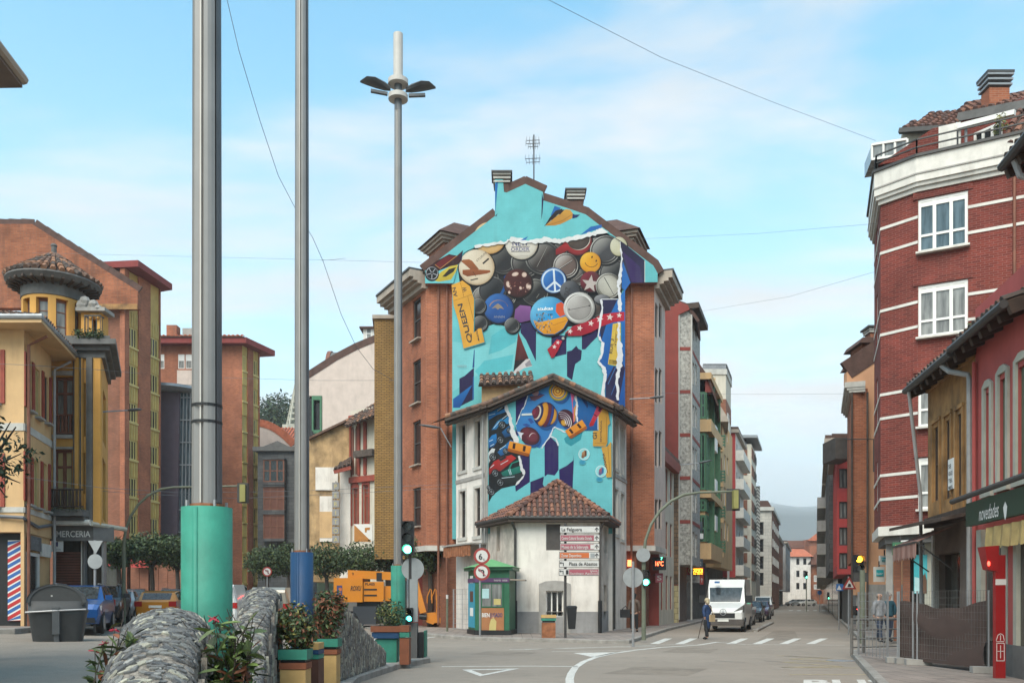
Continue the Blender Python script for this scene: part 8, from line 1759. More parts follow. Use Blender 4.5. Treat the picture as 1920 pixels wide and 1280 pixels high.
t, p=post('crossing_sign', 'blue square pedestrian crossing sign farther down the right pavement', 1573, 0, .03, ZZ(1093, 46), cat='road sign', Y=46); m=MB(); m.box(X(1567, 46), 45.9, ZZ(1107, 46), X(1580, 46), 45.94, ZZ(1094, 46)); o=m.build('plate', 'sign_blue', t); m=MB(); m.face([P(1569, 1105, 45.89), P(1578, 1105, 45.89), P(1573.5, 1096, 45.89)]); m.build('face', 'sign_white', o)
t, p=post('blue_arrow_sign', 'round bright blue arrow sign near the end of the street', 1537, 0, .04, ZZ(1108, 105), cat='road sign', Y=105); m=MB(); m.disc(P(1537, 1110, 104.9), .28, (0, -1, 0), .03, 18); m.build('plate', 'sign_blue', t)
for lb, px, py in(('green traffic light hanging over the far end of the street', 1512, 1077), ('low green traffic light at the far end of the street', 1554, 1116)): t, p=post('far_traffic_light', lb, px, 0, .06, ZZ(py-6, 110), 'pole_green', 'traffic light', Y=110); signal(t, px, py, 109.8, .9, 2)
def board(name, label, px0, px1, yt, yb, Y, mt, txt=(), cat='shop sign', th=.15):
 t=thing(name, label, cat, P((px0+px1)/2, yb, Y)); m=MB(); m.box(X(px0, Y), Y, ZZ(yb, Y), X(px1, Y), Y+th, ZZ(yt, Y)); o=m.build('board', mt, t); m=MB(); m.bar(P(px0-4, yt+3, Y+.08), P(px0+1, yt+3, Y+.08), .05); m.build('bracket', 'dark_metal', t)
 for s, px, py, h, w_, mm in txt: text(s, P(px, py, Y-.004), (1, 0, 0), (0, 0, 1), h, mm, t, w=w_, bold=.01)
 return t
board('thermometer_sign', 'black led display reading a red 16 degrees', 1225, 1249, 1044, 1068, 47, 'black', [('16ºC', 1229, 1060, .24, .42, 'led_red'), ('7', 1239, 1049, .14, .08, 'lamp_green')]); board('pink_shop_sign', 'pink red square shop sign with a white swirl below the led display', 1229, 1243, 1074, 1091, 47.5, 'sign_maroon', [('S', 1232, 1087, .26, .24, 'sign_white')]); board('red_glow_sign', 'small glowing red sign at the side of the old painted house', 1177, 1184, 1049, 1061, 45, 'led_red')
mat('sign_navy', (.03, .05, .07), .5); board('dark_shop_sign', 'dark blue shop board with three white circles, the top of a stack of three', 1276, 1318, 1047, 1062, 60, 'sign_navy', [('ooo', 1277, 1060, .42, .88, 'sign_white'), ('TOTAL', 1303, 1055, .13, .45, 'sign_white'), ('DENTAL', 1303, 1060, .13, .45, 'sign_white')]); board('orange_shop_sign', 'red and orange shop board reading AQUI, middle of the stack', 1278, 1320, 1063, 1077, 60, 'sign_red', [('AQUI', 1300, 1072.5, .2, .62, 'lamp_amber'), ('O', 1290, 1074, .42, .34, 'yellow_rail'), ('compramos', 1300, 1067, .09, .62, 'lamp_amber'), ('tu oro', 1300, 1076, .09, .62, 'lamp_amber')]); board('white_shop_sign', 'grey shop board with a shield and a red arrow, bottom of the stack', 1278, 1312, 1078, 1092, 60, 'concrete', [('LLEGUERIU', 1285, 1085, .15, .9, 'sign_white'), ('asador', 1289, 1090, .1, .6, 'sign_white')]); board('red_arrow_sign', 'red panel with a white upward arrow beside the grey board', 1312.5, 1319, 1078, 1095, 60, 'sign_red', [('↑', 1313.5, 1091, .3, .16, 'sign_white')])
# ---- kiosk
ka, kb=V((X(891, 36.6), 36.6)), V((X(955, 36.4), 36.4)); kl=ka+V((-.36, 1.5)); kp=[tuple(kl), tuple(ka), tuple(kb), (kb.x+.25, kb.y+1.7)]; K=thing('lottery_kiosk', 'dark green kiosk with a pyramid roof, posters and a raised shutter', 'kiosk', (*(ka+kb)/2, .13)); mat('kiosk_green', (.022, .115, .058), .5, .12, 3); mat('poster_blue', (.03, .28, .40), .5, .1); mat('poster_tan', (.36, .15, .06), .55, .12); mat('band_purple', (.10, .045, .12), .5)
kz=lambda y: ZZ(y, 36.5); fK1, fK0=Fac(kp[1], kp[2]), Fac(kp[0], kp[1]); slab(m:=MB(), kp, .2, kz(1063)); m.build('cabin', 'kiosk_green', K); slab(m:=MB(), kp, .12, .33, 0, .05); m.build('plinth', 'black', K); slab(m:=MB(), kp, kz(1068), kz(1063)+.01, 0, .16); m.build('eave', 'kiosk_green', K)
ke=offset_plan(kp, .24); apx_=V((sum(p[0]for p in ke)/4, sum(p[1]for p in ke)/4, kz(1046))); m=MB(); [m.face([V((*ke[i], kz(1063)+.011)), V((*ke[(i+1)%4], kz(1063)+.011)), apx_])for i in range(4)]; m.face([V((*q, kz(1063)+.011))for q in ke[::-1]]); m.build('roof', 'green_roof', K)
for f in(fK0, fK1): panel(K, f, .0, f.len, kz(1091), kz(1083), -.03, -.003, 'band_purple', 'band')
text('loteria  once', fK1.pt(.8, kz(1089), -.032), fK1.U, (0, 0, 1), .1, 'sign_white', K, w=.55); panel(K, fK0, .08, fK0.len-.05, .42, kz(1092), -.02, -.003, 'poster_blue', 'poster')
for i, (z0, z1, mt)in enumerate(((.9, 1.25, 'print_white'), (1.5, 1.95, 'box_brown'), (2.3, 2.6, 'print_white'))): panel(K, fK0, .5, 1.2, z0, z1, -.026, -.021, mt, 'poster_print')
s_=fK1.s_; m=MB(); [fK1.box(m, s_(a), s_(b), kz(d), kz(c), -.03, -.003)for a, b, c, d in((902, 904, 1092, 1138), (941, 944, 1092, 1138), (904, 941, 1092, 1094), (904, 941, 1136, 1138), (921.5, 922.5, 1094, 1136))]; m.build('window_frame', 'kiosk_green', K); panel(K, fK1, s_(904), s_(941), kz(1136), kz(1094), -.012, -.004, 'glass_curtain', 'window'); panel(K, fK1, s_(904), s_(917), kz(1121), kz(1103), -.018, -.013, 'poster_pale', 'notice'); panel(K, fK1, s_(926), s_(939), kz(1133), kz(1122), -.018, -.013, 'yellow_rail', 'notice')
o=panel(K, fK1, s_(903), s_(945), kz(1184), kz(1139), -.03, -.004, 'poster_tan', 'poster'); text('BIEN', fK1.pt(s_(904), kz(1156), -.036), fK1.U, (0, 0, 1), .17, 'print_white', o, w=.32, bold=.02); text('JUGADO', fK1.pt(s_(919), kz(1156), -.036), fK1.U, (0, 0, 1), .17, 'print_navy', o, w=.52, bold=.02)
def kface(pts, mt, nm): m=MB(); m.face([fK1.pt(s_(x), kz(y), -.034-.002*len(o.children))for x, y in pts]); m.build(nm, mt, o)
kface([(917, 1183), (918, 1170), (921, 1160), (926, 1158), (931, 1164), (930, 1183)], 'yellow_rail', 'player_print'); kface([(923, 1158), (922, 1154), (925, 1152), (928, 1154), (927, 1158)], 'wall_peach', 'player_head'); m=MB(); m.obox(fK1.pt(fK1.len+.02, kz(1087), 0), (.62, 0, -.02), (.1, 1.2, 0), (0, 0, .05)); m.build('flap', 'cornice', K)
# ---- litter bins, bollards, red pillar
t=thing('painted_litter_bin', 'square rust brown litter bin with green and yellow rims', 'litter bin', G(1029, 1195, .13)); b0=G(1029, 1195, .13)
for z0, z1, g, mt in((.0, .58, 0, 'rust'), (.60, .66, -.02, 'black'), (.66, .75, .02, 'mast_green'), (.77, .88, .03, 'box_yellow')): m=MB(); m.box(b0.x-.26-g, b0.y-g, .13+z0, b0.x+.26+g, b0.y+.5+g, .13+z1); m.build('tier', mt, t)
t=thing('hanging_litter_bin', 'dark grey litter bin hung on the direction sign post', 'litter bin', P(1071, 1178, 33.9)); m=MB(); c=P(1072, 1157, 34.0); m.loft([[(c.x+sx_*w, c.y+sy_*w*.8, c.z+z)for sx_, sy_ in((-1, -1), (1, -1), (1, 1), (-1, 1))]for w, z in((.13, -.44), (.19, .36), (.2, .37), (.2, .42), (.15, .46))]); m.build('bin', 'black', t)
for lb, px, py in(('green bollard with a white cap left of the kiosk fence', 838.5, 1183), ('green bollard with a white cap nearer the kiosk', 857, 1176)):
 p=G(px, py, .13); t=thing('bollard', lb, 'bollard', p, 'bollards by the kiosk'); m=MB(); m.tube([p, p+V((0, 0, 1.5))], .05, 8); m.build('pole', 'pole_green', t); m=MB(); m.tube([p+V((0, 0, 1.502)), p+V((0, 0, 1.68))], .055, 8); m.build('cap', 'sign_white', t)
Y=16.75; t=thing('red_alarm_pillar', 'red emergency pillar with a tapered red lantern and a white coat of arms', 'alarm pillar', (X(1876, Y), Y, .13)); mat('pillar_red', (.25, .009, .010), .45, .1, 3, stain=.2, spec=.5); m=MB(); m.box(X(1867, Y), Y, .12, X(1885.5, Y), Y+.1, ZZ(1040, Y)); m.build('pillar', 'pillar_red', t)
m=MB(); m.loft([[P(1847, 1024, Y-.05), P(1873, 1022, Y-.05), P(1873, 1022, Y-.05)+V((0, .28, 0)), P(1847, 1024, Y-.05)+V((0, .28, 0))], [P(1853, 1067, Y-.02), P(1873, 1071, Y-.02), P(1873, 1071, Y-.02)+V((0, .2, 0)), P(1853, 1067, Y-.02)+V((0, .2, 0))]]); o=m.build('lantern', 'pillar_red', t); m=MB(); m.ball(P(1854, 1056, Y-.05), .03, .02, .05, 8); m.build('lamp', 'lamp_red', o); m=MB(); m.box(X(1866.5, Y), Y-.004, ZZ(1096, Y), X(1886.5, Y), Y-.001, ZZ(1085, Y)); m.build('white_band', 'sign_white', t)
m=MB(); c=lambda x, y: P(x, y, Y-.003); [m.bar(c(*a), c(*b), .012, .004, up=(0, 1, 0))for a, b in(((1868, 1205), (1883, 1205)), ((1883, 1205), (1883, 1238)), ((1868, 1238), (1883, 1238)), ((1869, 1205), (1869, 1238)), ((1876, 1209), (1876, 1233)), ((1870, 1220), (1882, 1220)), ((1868, 1202), (1883, 1202)), ((1868, 1200), (1871, 1190)), ((1871, 1190), (1876, 1187)), ((1876, 1187), (1881, 1190)), ((1881, 1190), (1883, 1200)), ((1876, 1190), (1876, 1200)))]; m.build('coat_of_arms', 'sign_white', t)['kind']='stuff'
# ---- pavement railing and site fence
Y=24.2; t=thing('pavement_railing', 'grey steel pavement railing with four rails by the crossing', 'railing', (X(1630, Y), Y, .13))
for px, Yq in((1597, 24.2), (1619, 24.6)): m=MB(); m.tube([(X(px, Yq), Yq, .1), (X(px, Yq), Yq, ZZ(1158, Yq))], .045, 8); m.build('post', 'rail_grey', t)
for y in(1161, 1180, 1197, 1213): m=MB(); a, b=P(1597, y, 24.2), P(1690, y, 24.9); b.z=a.z; m.tube([a, b], .022 if y>1165 else .034, 8); m.build('rail', 'rail_grey', t)
mat('fabric_brown', (.070, .045, .038), .9, .15, 2.5, .1); t=thing('site_fence', 'wire mesh building site fence hung with dark brown fabric', 'fence', (X(1770, 19.3), 19.3, .13)); fa, fb=V((X(1683, 20.8), 20.8, 0)), V((X(1856, 17.8), 17.8, 0)); zt=ZZ(1108, 20.8)
for q in(0, .02, .19, .24, .99): p=fa.lerp(fb, q); m=MB(); m.tube([V((p.x, p.y, .15)), V((p.x, p.y, zt))], .021, 8); m.build('fence_post', 'grey_metal', t)
m=MB(); n=34
for i in range(n+1): p=fa.lerp(fb, i/n); m.bar(V((p.x, p.y, .3)), V((p.x, p.y, zt)), .004)
for i in range(11): z=.3+(zt-.3)*i/10; m.bar(V((fa.x, fa.y, z)), V((fb.x, fb.y, z)), .005)
m.build('wire_mesh', 'rail_grey', t)['kind']='stuff'
m=MB(); NX, NZ=40, 10; vs=[]
for j in range(NZ+1):
 for i in range(NX+1):
  q=i/NX; p=fa.lerp(fb, .02+.96*q); yy=p.y; zt_=ZZ(1127-3*q, yy)-.17*math.sin(math.pi*max(0, min(1, (q-.2)/.8)))+.015*math.sin(q*23); z=.22+(zt_-.22)*j/NZ; w=.05*math.sin(5*q+3*j/NZ)+.03*math.sin(14*q+j)*(j/NZ); w+=.04*math.sin(8*z+3*math.sin(3*q)); vs.append((p.x+w*.5, p.y+.05+abs(w), z))
m.add(vs, [(j*(NX+1)+i, j*(NX+1)+i+1, (j+1)*(NX+1)+i+1, (j+1)*(NX+1)+i)for j in range(NZ)for i in range(NX)]); m.build('fabric', 'fabric_brown', t, True)
for q in(.0, .12, .24, .95): p=fa.lerp(fb, q); m=MB(); m.cbox((p.x, p.y-.05, .20), .55, .22, .13, -.2); m.build('foot_block', 'concrete', t)
t2=thing('fence_end_panel', 'bare wire fence panel standing end-on at the left of the brown fabric', 'fence', (fa.x-.1, 21.8, .13)); m=MB()
for i in range(9): m.bar((fa.x-.15, 21+i*.22, .2), (fa.x-.15, 21+i*.22, zt), .012 if i%8 else .04)
for i in range(9): z=.25+i*(zt-.3)/8; m.bar((fa.x-.15, 21, z), (fa.x-.15, 22.76, z), .008)
m.build('wire_mesh', 'grey_metal', t2)['kind']='stuff'
t3=thing('kiosk_site_fence', 'wire mesh fence between the boom lift and the kiosk', 'fence', (X(860, 42), 42, .13)); m=MB(); a, b=V((X(850, 43), 43, 0)), V((X(884, 40.5), 40.5, 0))
for i in range(13): p=a.lerp(b, i/12); m.bar(p+V((0, 0, .15)), p+V((0, 0, 2.1)), .012 if i%6 else .045)
for i in range(9): m.bar(a+V((0, 0, .2+i*.236)), b+V((0, 0, .2+i*.236)), .012)
m.build('wire_mesh', 'grey_metal', t3)['kind']='stuff'
# ---- big waste container
Y=25.2; c=V((X(91, Y), Y+.55, .27)); t=thing('waste_container', 'big dark grey domed waste container on the left street', 'waste container', c); mat('container_grey', (.050, .052, .054), .55, .12, 4, .05); mat('container_lid', (.060, .060, .060), .5, .1, 4)
def ctr(z, a, b, n=20, e=.35): return[(c.x+a*math.copysign(abs(math.cos(2*math.pi*i/n))**e, math.cos(2*math.pi*i/n)), c.y+b*math.copysign(abs(math.sin(2*math.pi*i/n))**e, math.sin(2*math.pi*i/n)), z)for i in range(n)]
m=MB(); m.loft([ctr(c.z+z, a, b)for z, a, b in((0, .60, .36), (.12, .64, .40), (.9, .75, .46), (1.0, .79, .50), (1.04, .76, .47), (1.30, .77, .48))]); m.build('body', 'container_grey', t, True)
m=MB(); rr=[(c.x+.73*math.cos(R(a)), c.z+1.25+.52*math.sin(R(a)))for a in range(0, 181, 12)]; m.loft([[(x, y, z)for x, z in rr]+[(c.x-.73, y, c.z+1.2), (c.x+.73, y, c.z+1.2)]for y in(c.y-.44, c.y+.44)]); m.build('lid', 'container_lid', t)
m=MB(); [m.loft([[(c.x+k*.73*math.cos(R(a)), y, c.z+1.25+k*.52*math.sin(R(a)))for k in(1.05, .94)][::1]for a in range(0, 181, 12)], 0, False, False)for y in(c.y-.47,)]; m.loft([[(c.x+.765*math.cos(R(a)), y, c.z+1.27+.545*math.sin(R(a)))for y in(c.y-.50, c.y-.40)]for a in range(0, 181, 12)], 0, False, False); m.build('lid_rim', 'mast_dark', t)
m=MB(); m.box(c.x-.10, c.y-.56, c.z+.35, c.x+.09, c.y-.40, c.z+1.12); m.box(c.x-.06, c.y-.51, c.z+.02, c.x+.07, c.y-.36, c.z+.349); m.build('pedal_strut', 'mast_dark', t); m=MB(); m.tube([(c.x-.79, c.y-.49, c.z+.98), (c.x-.1, c.y-.55, c.z+1.02), (c.x+.78, c.y-.49, c.z+1.06)], .028, 6); m.build('lifting_bar', 'grey_metal', t); m=MB(); m.disc((c.x-.12, c.y-.445, c.z+1.45), .025, (0, -1, 0), .01, 10); m.build('lock', 'sign_white', t); t.rotation_euler=(0, 0, .36)
# ================================================================== v
def paint(name, rgb, met=.25): b=mat(name, rgb, .28, .05, 2, 0, met, spec=.6).node_tree.nodes['Principled BSDF']; b.inputs['Coat Weight'].default_value=.4
for n_, c_ in(('car_blue', (.010, .065, .22)), ('car_black', (.02, .02, .022)), ('car_silver', (.30, .31, .32)), ('car_orange', (.50, .19, .01)), ('car_white', (.60, .60, .58)), ('car_beige', (.30, .27, .22)), ('car_dark', (.045, .05, .06)), ('car_plum', (.055, .03, .06)), ('lift_orange', (.56, .19, .008))): paint(n_, c_, 0 if 'white' in n_ or 'lift' in n_ else .25)
mat('headlight', (.55, .56, .57), .15, .1); mat('taillight', (.30, .012, .01), .25, .1); mat('plate_white', (.6, .6, .56), .5); glass('car_glass', (.035, .042, .046), .05); mat('rim', (.32, .32, .33), .35, .1, 4, 0, .6)
HATCH=((0, .40, .66, 0), (.03, .28, .80, 0), (.24, .26, .98, 0), (.42, .26, 1.0, 1.42), (.62, .26, 1.02, 1.46), (.84, .26, 1.03, 1.38), (.97, .30, 1.02, 0), (1, .42, .95, 0))
SUV=((0, .45, .78, 0), (.03, .32, .95, 0), (.25, .30, 1.10, 0), (.41, .30, 1.13, 1.58), (.62, .30, 1.15, 1.63), (.86, .30, 1.17, 1.55), (.97, .34, 1.14, 0), (1, .46, 1.05, 0))
VAN=((0, .42, .95, 0), (.03, .30, 1.15, 0), (.16, .28, 1.42, 0), (.26, .28, 1.45, 2.22), (.33, .28, 1.45, 2.60), (.93, .28, 1.45, 2.66), (.985, .30, 1.45, 2.58), (1, .40, 1.40, 2.45))
SVAN=((0, .40, .78, 0), (.03, .28, .95, 0), (.2, .26, 1.12, 0), (.36, .26, 1.15, 1.75), (.5, .26, 1.16, 1.84), (.93, .26, 1.16, 1.82), (.985, .30, 1.14, 1.7), (1, .40, 1.1, 1.6))
def car(label, pos, tan, mt, prof, L_, W_, name='parked_car', rear=False, group=None, hazard=False, rails=False, cat='car'):
 """vehicle with its front at local -y; tan: lateral drift per metre of depth of its line; rear turns it round"""
 t=thing(name, label, cat, (0, 0, 0), group); w=W_/2; rings=[]
 for q, zb, zt, zr in prof:
  k=.90 if q in(0, 1)else(.97 if q in(.03, .97, .985)else 1); y=L_*(q-.5); wr=w*(.78 if zr<2 else .88); zr_, wr_=(zr, wr)if zr else(zt+.02, w*.80*k)
  rings.append([V((-w*.93*k, y, zb)), V((-w*k, y, zb+(zt-zb)*.5)), V((-w*.96*k, y, zt)), V((-wr_, y, zr_)), V((wr_, y, zr_)), V((w*.96*k, y, zt)), V((w*k, y, zb+(zt-zb)*.5)), V((w*.93*k, y, zb))])
 m=MB(); m.loft([r[::-1]for r in rings]); m.build('body', mt, t, off=V((0, 0, 0)))
 def glassq(nm, q, k=.86, m_='car_glass'):
  c=sum(q, V((0, 0, 0)))/len(q); nr=(q[1]-q[0]).cross(q[2]-q[0]).normalized()
  if nr.dot(c-V((0, 0, .8)))<0: nr=-nr; q=q[::-1]
  g=MB(); g.prism([c+(p-c)*k+nr*.002 for p in q], nr*.006); g.build(nm, m_, t)
 cab=[i for i, s in enumerate(prof)if s[3]]; a, b=cab[0], cab[-1]
 glassq('windscreen', [rings[a-1][3], rings[a-1][4], rings[a][4], rings[a][3]], .92)
 if b<len(prof)-1: glassq('rear_window', [rings[b][3], rings[b][4], rings[b+1][4], rings[b+1][3]], .85)
 else: glassq('rear_window', [rings[b][2], rings[b][5], rings[b][4], rings[b][3]], .8)
 van=prof in(VAN, SVAN)
 for i in range(a, b if not van else a+1):
  glassq('side_window', [rings[i][2], rings[i][3], rings[i+1][3], rings[i+1][2]]); glassq('side_window', [rings[i][5], rings[i][4], rings[i+1][4], rings[i+1][5]])
 glassq('side_window', [rings[a-1][2], rings[a][3], rings[a][2]], .75); glassq('side_window', [rings[a-1][5], rings[a][4], rings[a][5]], .75)
 zf=prof[1][2]; fy=-L_/2
 for s in(-1, 1):
  q=MB(); q.loft([[(s*w*.50, fy+.03, zf-.14), (s*w*.93, fy+.13, zf+(.16 if prof is VAN else-.02)), (s*w*.93, fy+.13, zf-.18), (s*w*.55, fy+.02, zf-.22)], [(s*w*.50, fy+.3, zf-.14), (s*w*.985, fy+.3, zf+(.2 if prof is VAN else-.02)), (s*w*.985, fy+.3, zf-.18), (s*w*.55, fy+.3, zf-.22)]]); q.build('headlight', 'concrete_dark' if prof is VAN else 'headlight', t)
  q=MB(); zr=prof[-2][2]; q.box(s*w*.62, -fy-.12, zr-.24, s*w*.97, -fy+.008, zr-.02); q.build('taillight', 'taillight', t)
  q=MB(); ym=rings[a-1][0].y+.15; q.box(s*w*.98, ym, prof[a][2]-.02, s*(w+(.30 if prof is VAN else .2)), ym+.16, prof[a][2]+(.35 if prof is VAN else .15)); q.build('wing_mirror', 'black' if van else mt, t)
  for y in(fy+L_*.18, fy+L_*.80):
   r=.36 if prof in(VAN, SUV)else .31; o=MB(); o.tube([(s*(w-.22), y, r), (s*(w+.004), y, r)], r*1.0, 18); o.tube([(s*(w-.1), y, r+.03), (s*(w-.02), y, r+.03)], r*1.18, 18); o=o.build('wheel', 'rubber', t); q=MB(); q.tube([(s*(w-.0), y, r), (s*(w+.012), y, r)], r*.66, 12); q.build('rim', 'rim', o)
 q=MB(); q.box(-w*(.56 if van else .48), fy-.014, zf-(.46 if van else .34), w*(.56 if van else .48), fy+.1, zf-(.22 if van else .16)); q.build('grille', 'black', t); q=MB(); q.box(-w*(.97 if prof is VAN else .8), fy-.01, prof[0][1]-.08, w*(.97 if prof is VAN else .8), fy+.2, prof[0][1]+(.22 if prof is VAN else .08)); q.build('bumper', 'black' if not van else 'shutter_dark', t)
 for y in(fy-.03, -fy+.01): q=MB(); q.box(-.26, y, prof[0][1]+.1 if y<0 else .72, .26, y+.02, prof[0][1]+.21 if y<0 else .83); q.build('number_plate', 'plate_white', t)
 if hazard: q=MB(); q.box(-.18, -fy-.12, prof[-2][3]-.06, .18, -fy-.02, prof[-2][3]-.01); q.build('brake_light', 'lamp_red', t)
 if rails:
  for s in(-1, 1): q=MB(); q.bar((s*w*.70, -.6, prof[4][3]+.03), (s*w*.70, 1.5, prof[4][3]+.02), .04); q.build('roof_rail', 'rim', t)
 t.location=(pos[0], pos[1], gz(pos[0], pos[1])); t.rotation_euler=(0, 0, math.atan2(-tan, 1)+(math.pi if rear else 0)); return t
def at(px, Y): return(X(px, Y), Y)
lk='cars parked along the left street'
car('blue parked suv facing the camera behind the waste container', at(150, 30.6), -.33, 'car_blue', SUV, 4.4, 1.86, rails=True, group=lk)
car('black parked suv behind the blue one', at(192, 36.4), -.33, 'car_black', SUV, 4.4, 1.85, rails=True, group=lk); car('silver parked hatchback behind the black suv', at(221, 42.3), -.33, 'car_silver', HATCH, 4.2, 1.78, group=lk); car('dark parked car at the end of the left row', at(246, 49), -.33, 'car_black', SUV, 4.3, 1.8, group=lk)
car('orange hatchback seen from behind on the left street', at(308, 39.5), -.2, 'car_orange', HATCH, 4.0, 1.74, 'moving_car', True); car('dark suv ahead of the orange hatchback', at(330, 50), -.2, 'car_dark', SUV, 4.5, 1.85, 'moving_car', False, rails=True)
car('white car half hidden behind the green mast base', at(424, 36), -.1, 'car_white', SVAN, 4.3, 1.8, 'moving_car', True); car('dark blue suv between the green and blue masts', at(463, 49), -.1, 'car_blue', SUV, 4.4, 1.85, 'moving_car', True); car('beige people carrier seen from behind with its brake lamps on', at(517, 40), -.12, 'car_beige', SVAN, 4.5, 1.8, 'moving_car', True, hazard=True); car('white car far behind the flower boxes', at(600, 54), -.1, 'car_white', HATCH, 4.2, 1.76, 'moving_car', True)
tv=car('white high roofed delivery van facing the camera at the crossing', (sx(45.6, -4.5), 45.6), SL, 'car_white', VAN, 5.9, 1.99, 'delivery_van', cat='van')
m=MB(); m.tube([V((0, -2.985, .98))+V((.15*math.cos(R(a)), 0, .15*math.sin(R(a))))for a in range(0, 361, 20)], .015, 5); [m.bar((0, -2.985, .98), (.14*math.sin(R(a)), -2.985, .98+.14*math.cos(R(a))), .02)for a in(0, 120, 240)]; m.build('star_emblem', 'rim', tv); m=MB(); m.box(-.52, -1.9, 2.41, -.30, -1.55, 2.5); m.build('blue_sticker', 'sign_blue', tv)
rk='cars parked along the right street'
for lb, y, mt, pr, c_ in(('silver car parked behind the white van', 54.5, 'car_silver', HATCH, -4.75), ('black car parked second behind the white van', 62, 'car_black', HATCH, -4.6), ('plum coloured car parked third behind the white van', 69.5, 'car_plum', HATCH, -4.5), ('small white van parked farther behind the plum car', 84, 'car_white', SVAN, -5.0)): car(lb, (sx(y, c_), y), SL, mt, pr, 4.3, 1.78, group=rk)
for lb, px, mt in(('silver car crossing the far end of the street', 1492, 'car_silver'), ('white car at the far end of the street', 1512, 'car_white')): car(lb, at(px, 190), 3., mt, HATCH, 4.3, 1.8, 'far_car')
# ---- boom lift
Y=46.5; t=thing('boom_lift', 'orange articulated boom lift with folded arms and its basket on the ground', 'boom lift', (X(690, Y), Y, 0)); kz=lambda y: ZZ(y, Y)
def lb(nm, x0, x1, y0, y1, d0, d1, mt='lift_orange', par=None): m=MB(); m.box(X(x0, Y), Y+d0, kz(y1), X(x1, Y), Y+d1, kz(y0)); return m.build(nm, mt, par or t)
o=lb('counterweight', 627, 681, 1083, 1128, -.2, 1.5); text('ROXU', P(657, 1107, Y-.21), (1, 0, .03), (0, 0, 1), .26, 'print_black', o, w=.58, shear=.3, bold=.02); m=MB(); m.box(X(633, Y), Y-.22, kz(1115), X(643, Y), Y-.202, kz(1097)); m.build('warning_sticker', 'print_navy', o); m=MB(); m.disc(P(638, 1104, Y-.225), .09, (0, -1, 0), .01, 12); m.build('sticker_print', 'sign_orange', o)
o=lb('lower_boom', 682, 719, 1090, 1127, -.05, .5); text('PLAES', P(685, 1096.5, Y-.06), (1, 0, 0), (0, 0, 1), .14, 'print_black', o, w=.5, bold=.02); [lb('boom_slot', 683, 707, a, b, -.07, -.051, 'black')for a, b in((1103, 1106), (1114, 1117))]; lb('link_plate', 709, 720, 1090, 1127, -.1, -.0); lb('rear_link', 720, 750, 1098, 1126, .1, .5)
m=MB(); m.prism([P(652, 1068, Y), P(652, 1083, Y), P(760, 1088, Y), P(760, 1073, Y)], (0, .5, 0)); o=m.build('upper_boom', 'lift_orange', t); text('9', P(660, 1078, Y-.01), (1, 0, 0), (0, 0, 1), .16, 'print_black', o); lb('boom_sleeve', 706, 716, 1073, 1089, -.04, .55, 'black')
lb('chassis', 663, 706, 1136, 1170, -.2, 2.0, 'car_dark'); lb('turntable', 668, 712, 1127, 1137, .2, 1.4, 'black')
for px, d in((655, -.4), (655, 1.9), (745, -.4), (745, 1.9)): c=P(px, 1150, Y); m=MB(); m.tube([(c.x, Y+d, .48), (c.x, Y+d+.36, .48)], .48, 20); [m.cbox((c.x+.49*math.cos(R(a)), Y+d+.18, .48+.49*math.sin(R(a))), .05, .34, .05)for a in range(0, 360, 24)]; o=m.build('wheel', 'rubber', t); m=MB(); m.tube([(c.x, Y+d-.01, .48), (c.x, Y+d, .48)], .24, 14); m.build('rim', 'lift_orange', o)
m=MB(); m.bar(P(778, 1088, Y), P(794, 1148, Y), .3, .34); m.build('jib', 'lift_orange', t); m=MB(); m.prism([P(x, y, Y)for x, y in((791, 1149), (816, 1147), (822, 1158), (812, 1170), (800, 1166))], (0, .4, 0)); m.build('jib_head', 'lift_orange', t); m=MB(); m.tube([P(786, 1155, Y), P(800, 1156, Y)], .16, 10); m.build('cylinder', 'black', t); lb('basket_floor', 814, 856, 1157, 1167, -.1, 1.0); lb('blue_plate', 829, 836, 1158, 1164, -.12, -.102, 'sign_blue')
m=MB()
for x in(819, 829, 842, 854):
 for d in(-.08, .95): m.bar(P(x, 1157, Y)+V((0, d, 0)), P(x, 1115, Y)+V((0, d, 0)), .045)
for y in(1115, 1137):
 for d in(-.08, .95): m.bar(P(818, y, Y)+V((0, d, 0)), P(855, y, Y)+V((0, d, 0)), .045)
for x in(801, 810): m.tube([P(x, 1130, Y), P(x, 1118, Y), P(x+6, 1103, Y), P(x+8, 1106, Y), P(x+8, 1124, Y)], .03, 6)
m.build('basket_rails', 'lift_orange', t)
# ================================================================== p
def skin(name, pts, edges, mt, parent, sub=2):
 """continuous body surface grown round a skeleton: pts = (x, y, z, radius)"""
 me=bpy.data.meshes.new(name); me.from_pydata([p[:3]for p in pts], edges, []); o=bpy.data.objects.new('tmp', me); COL.objects.link(o); k=o.modifiers.new('s', 'SKIN'); k.use_smooth_shade=True
 if not me.skin_vertices: me.attributes.new('x', 'FLOAT', 'POINT')
 for v, p in zip(me.skin_vertices[0].data, pts): v.radius=(p[3], p[4]if len(p)>4 else p[3])
 me.skin_vertices[0].data[0].use_root=True; u=o.modifiers.new('u', 'SUBSURF'); u.levels=u.render_levels=sub
 r=bpy.data.meshes.new_from_object(o.evaluated_get(bpy.context.evaluated_depsgraph_get())); bpy.data.objects.remove(o); r.materials.clear(); r.materials.append(M[mt]); c=bpy.data.objects.new(name, r); COL.objects.link(c); c.parent=parent; return c
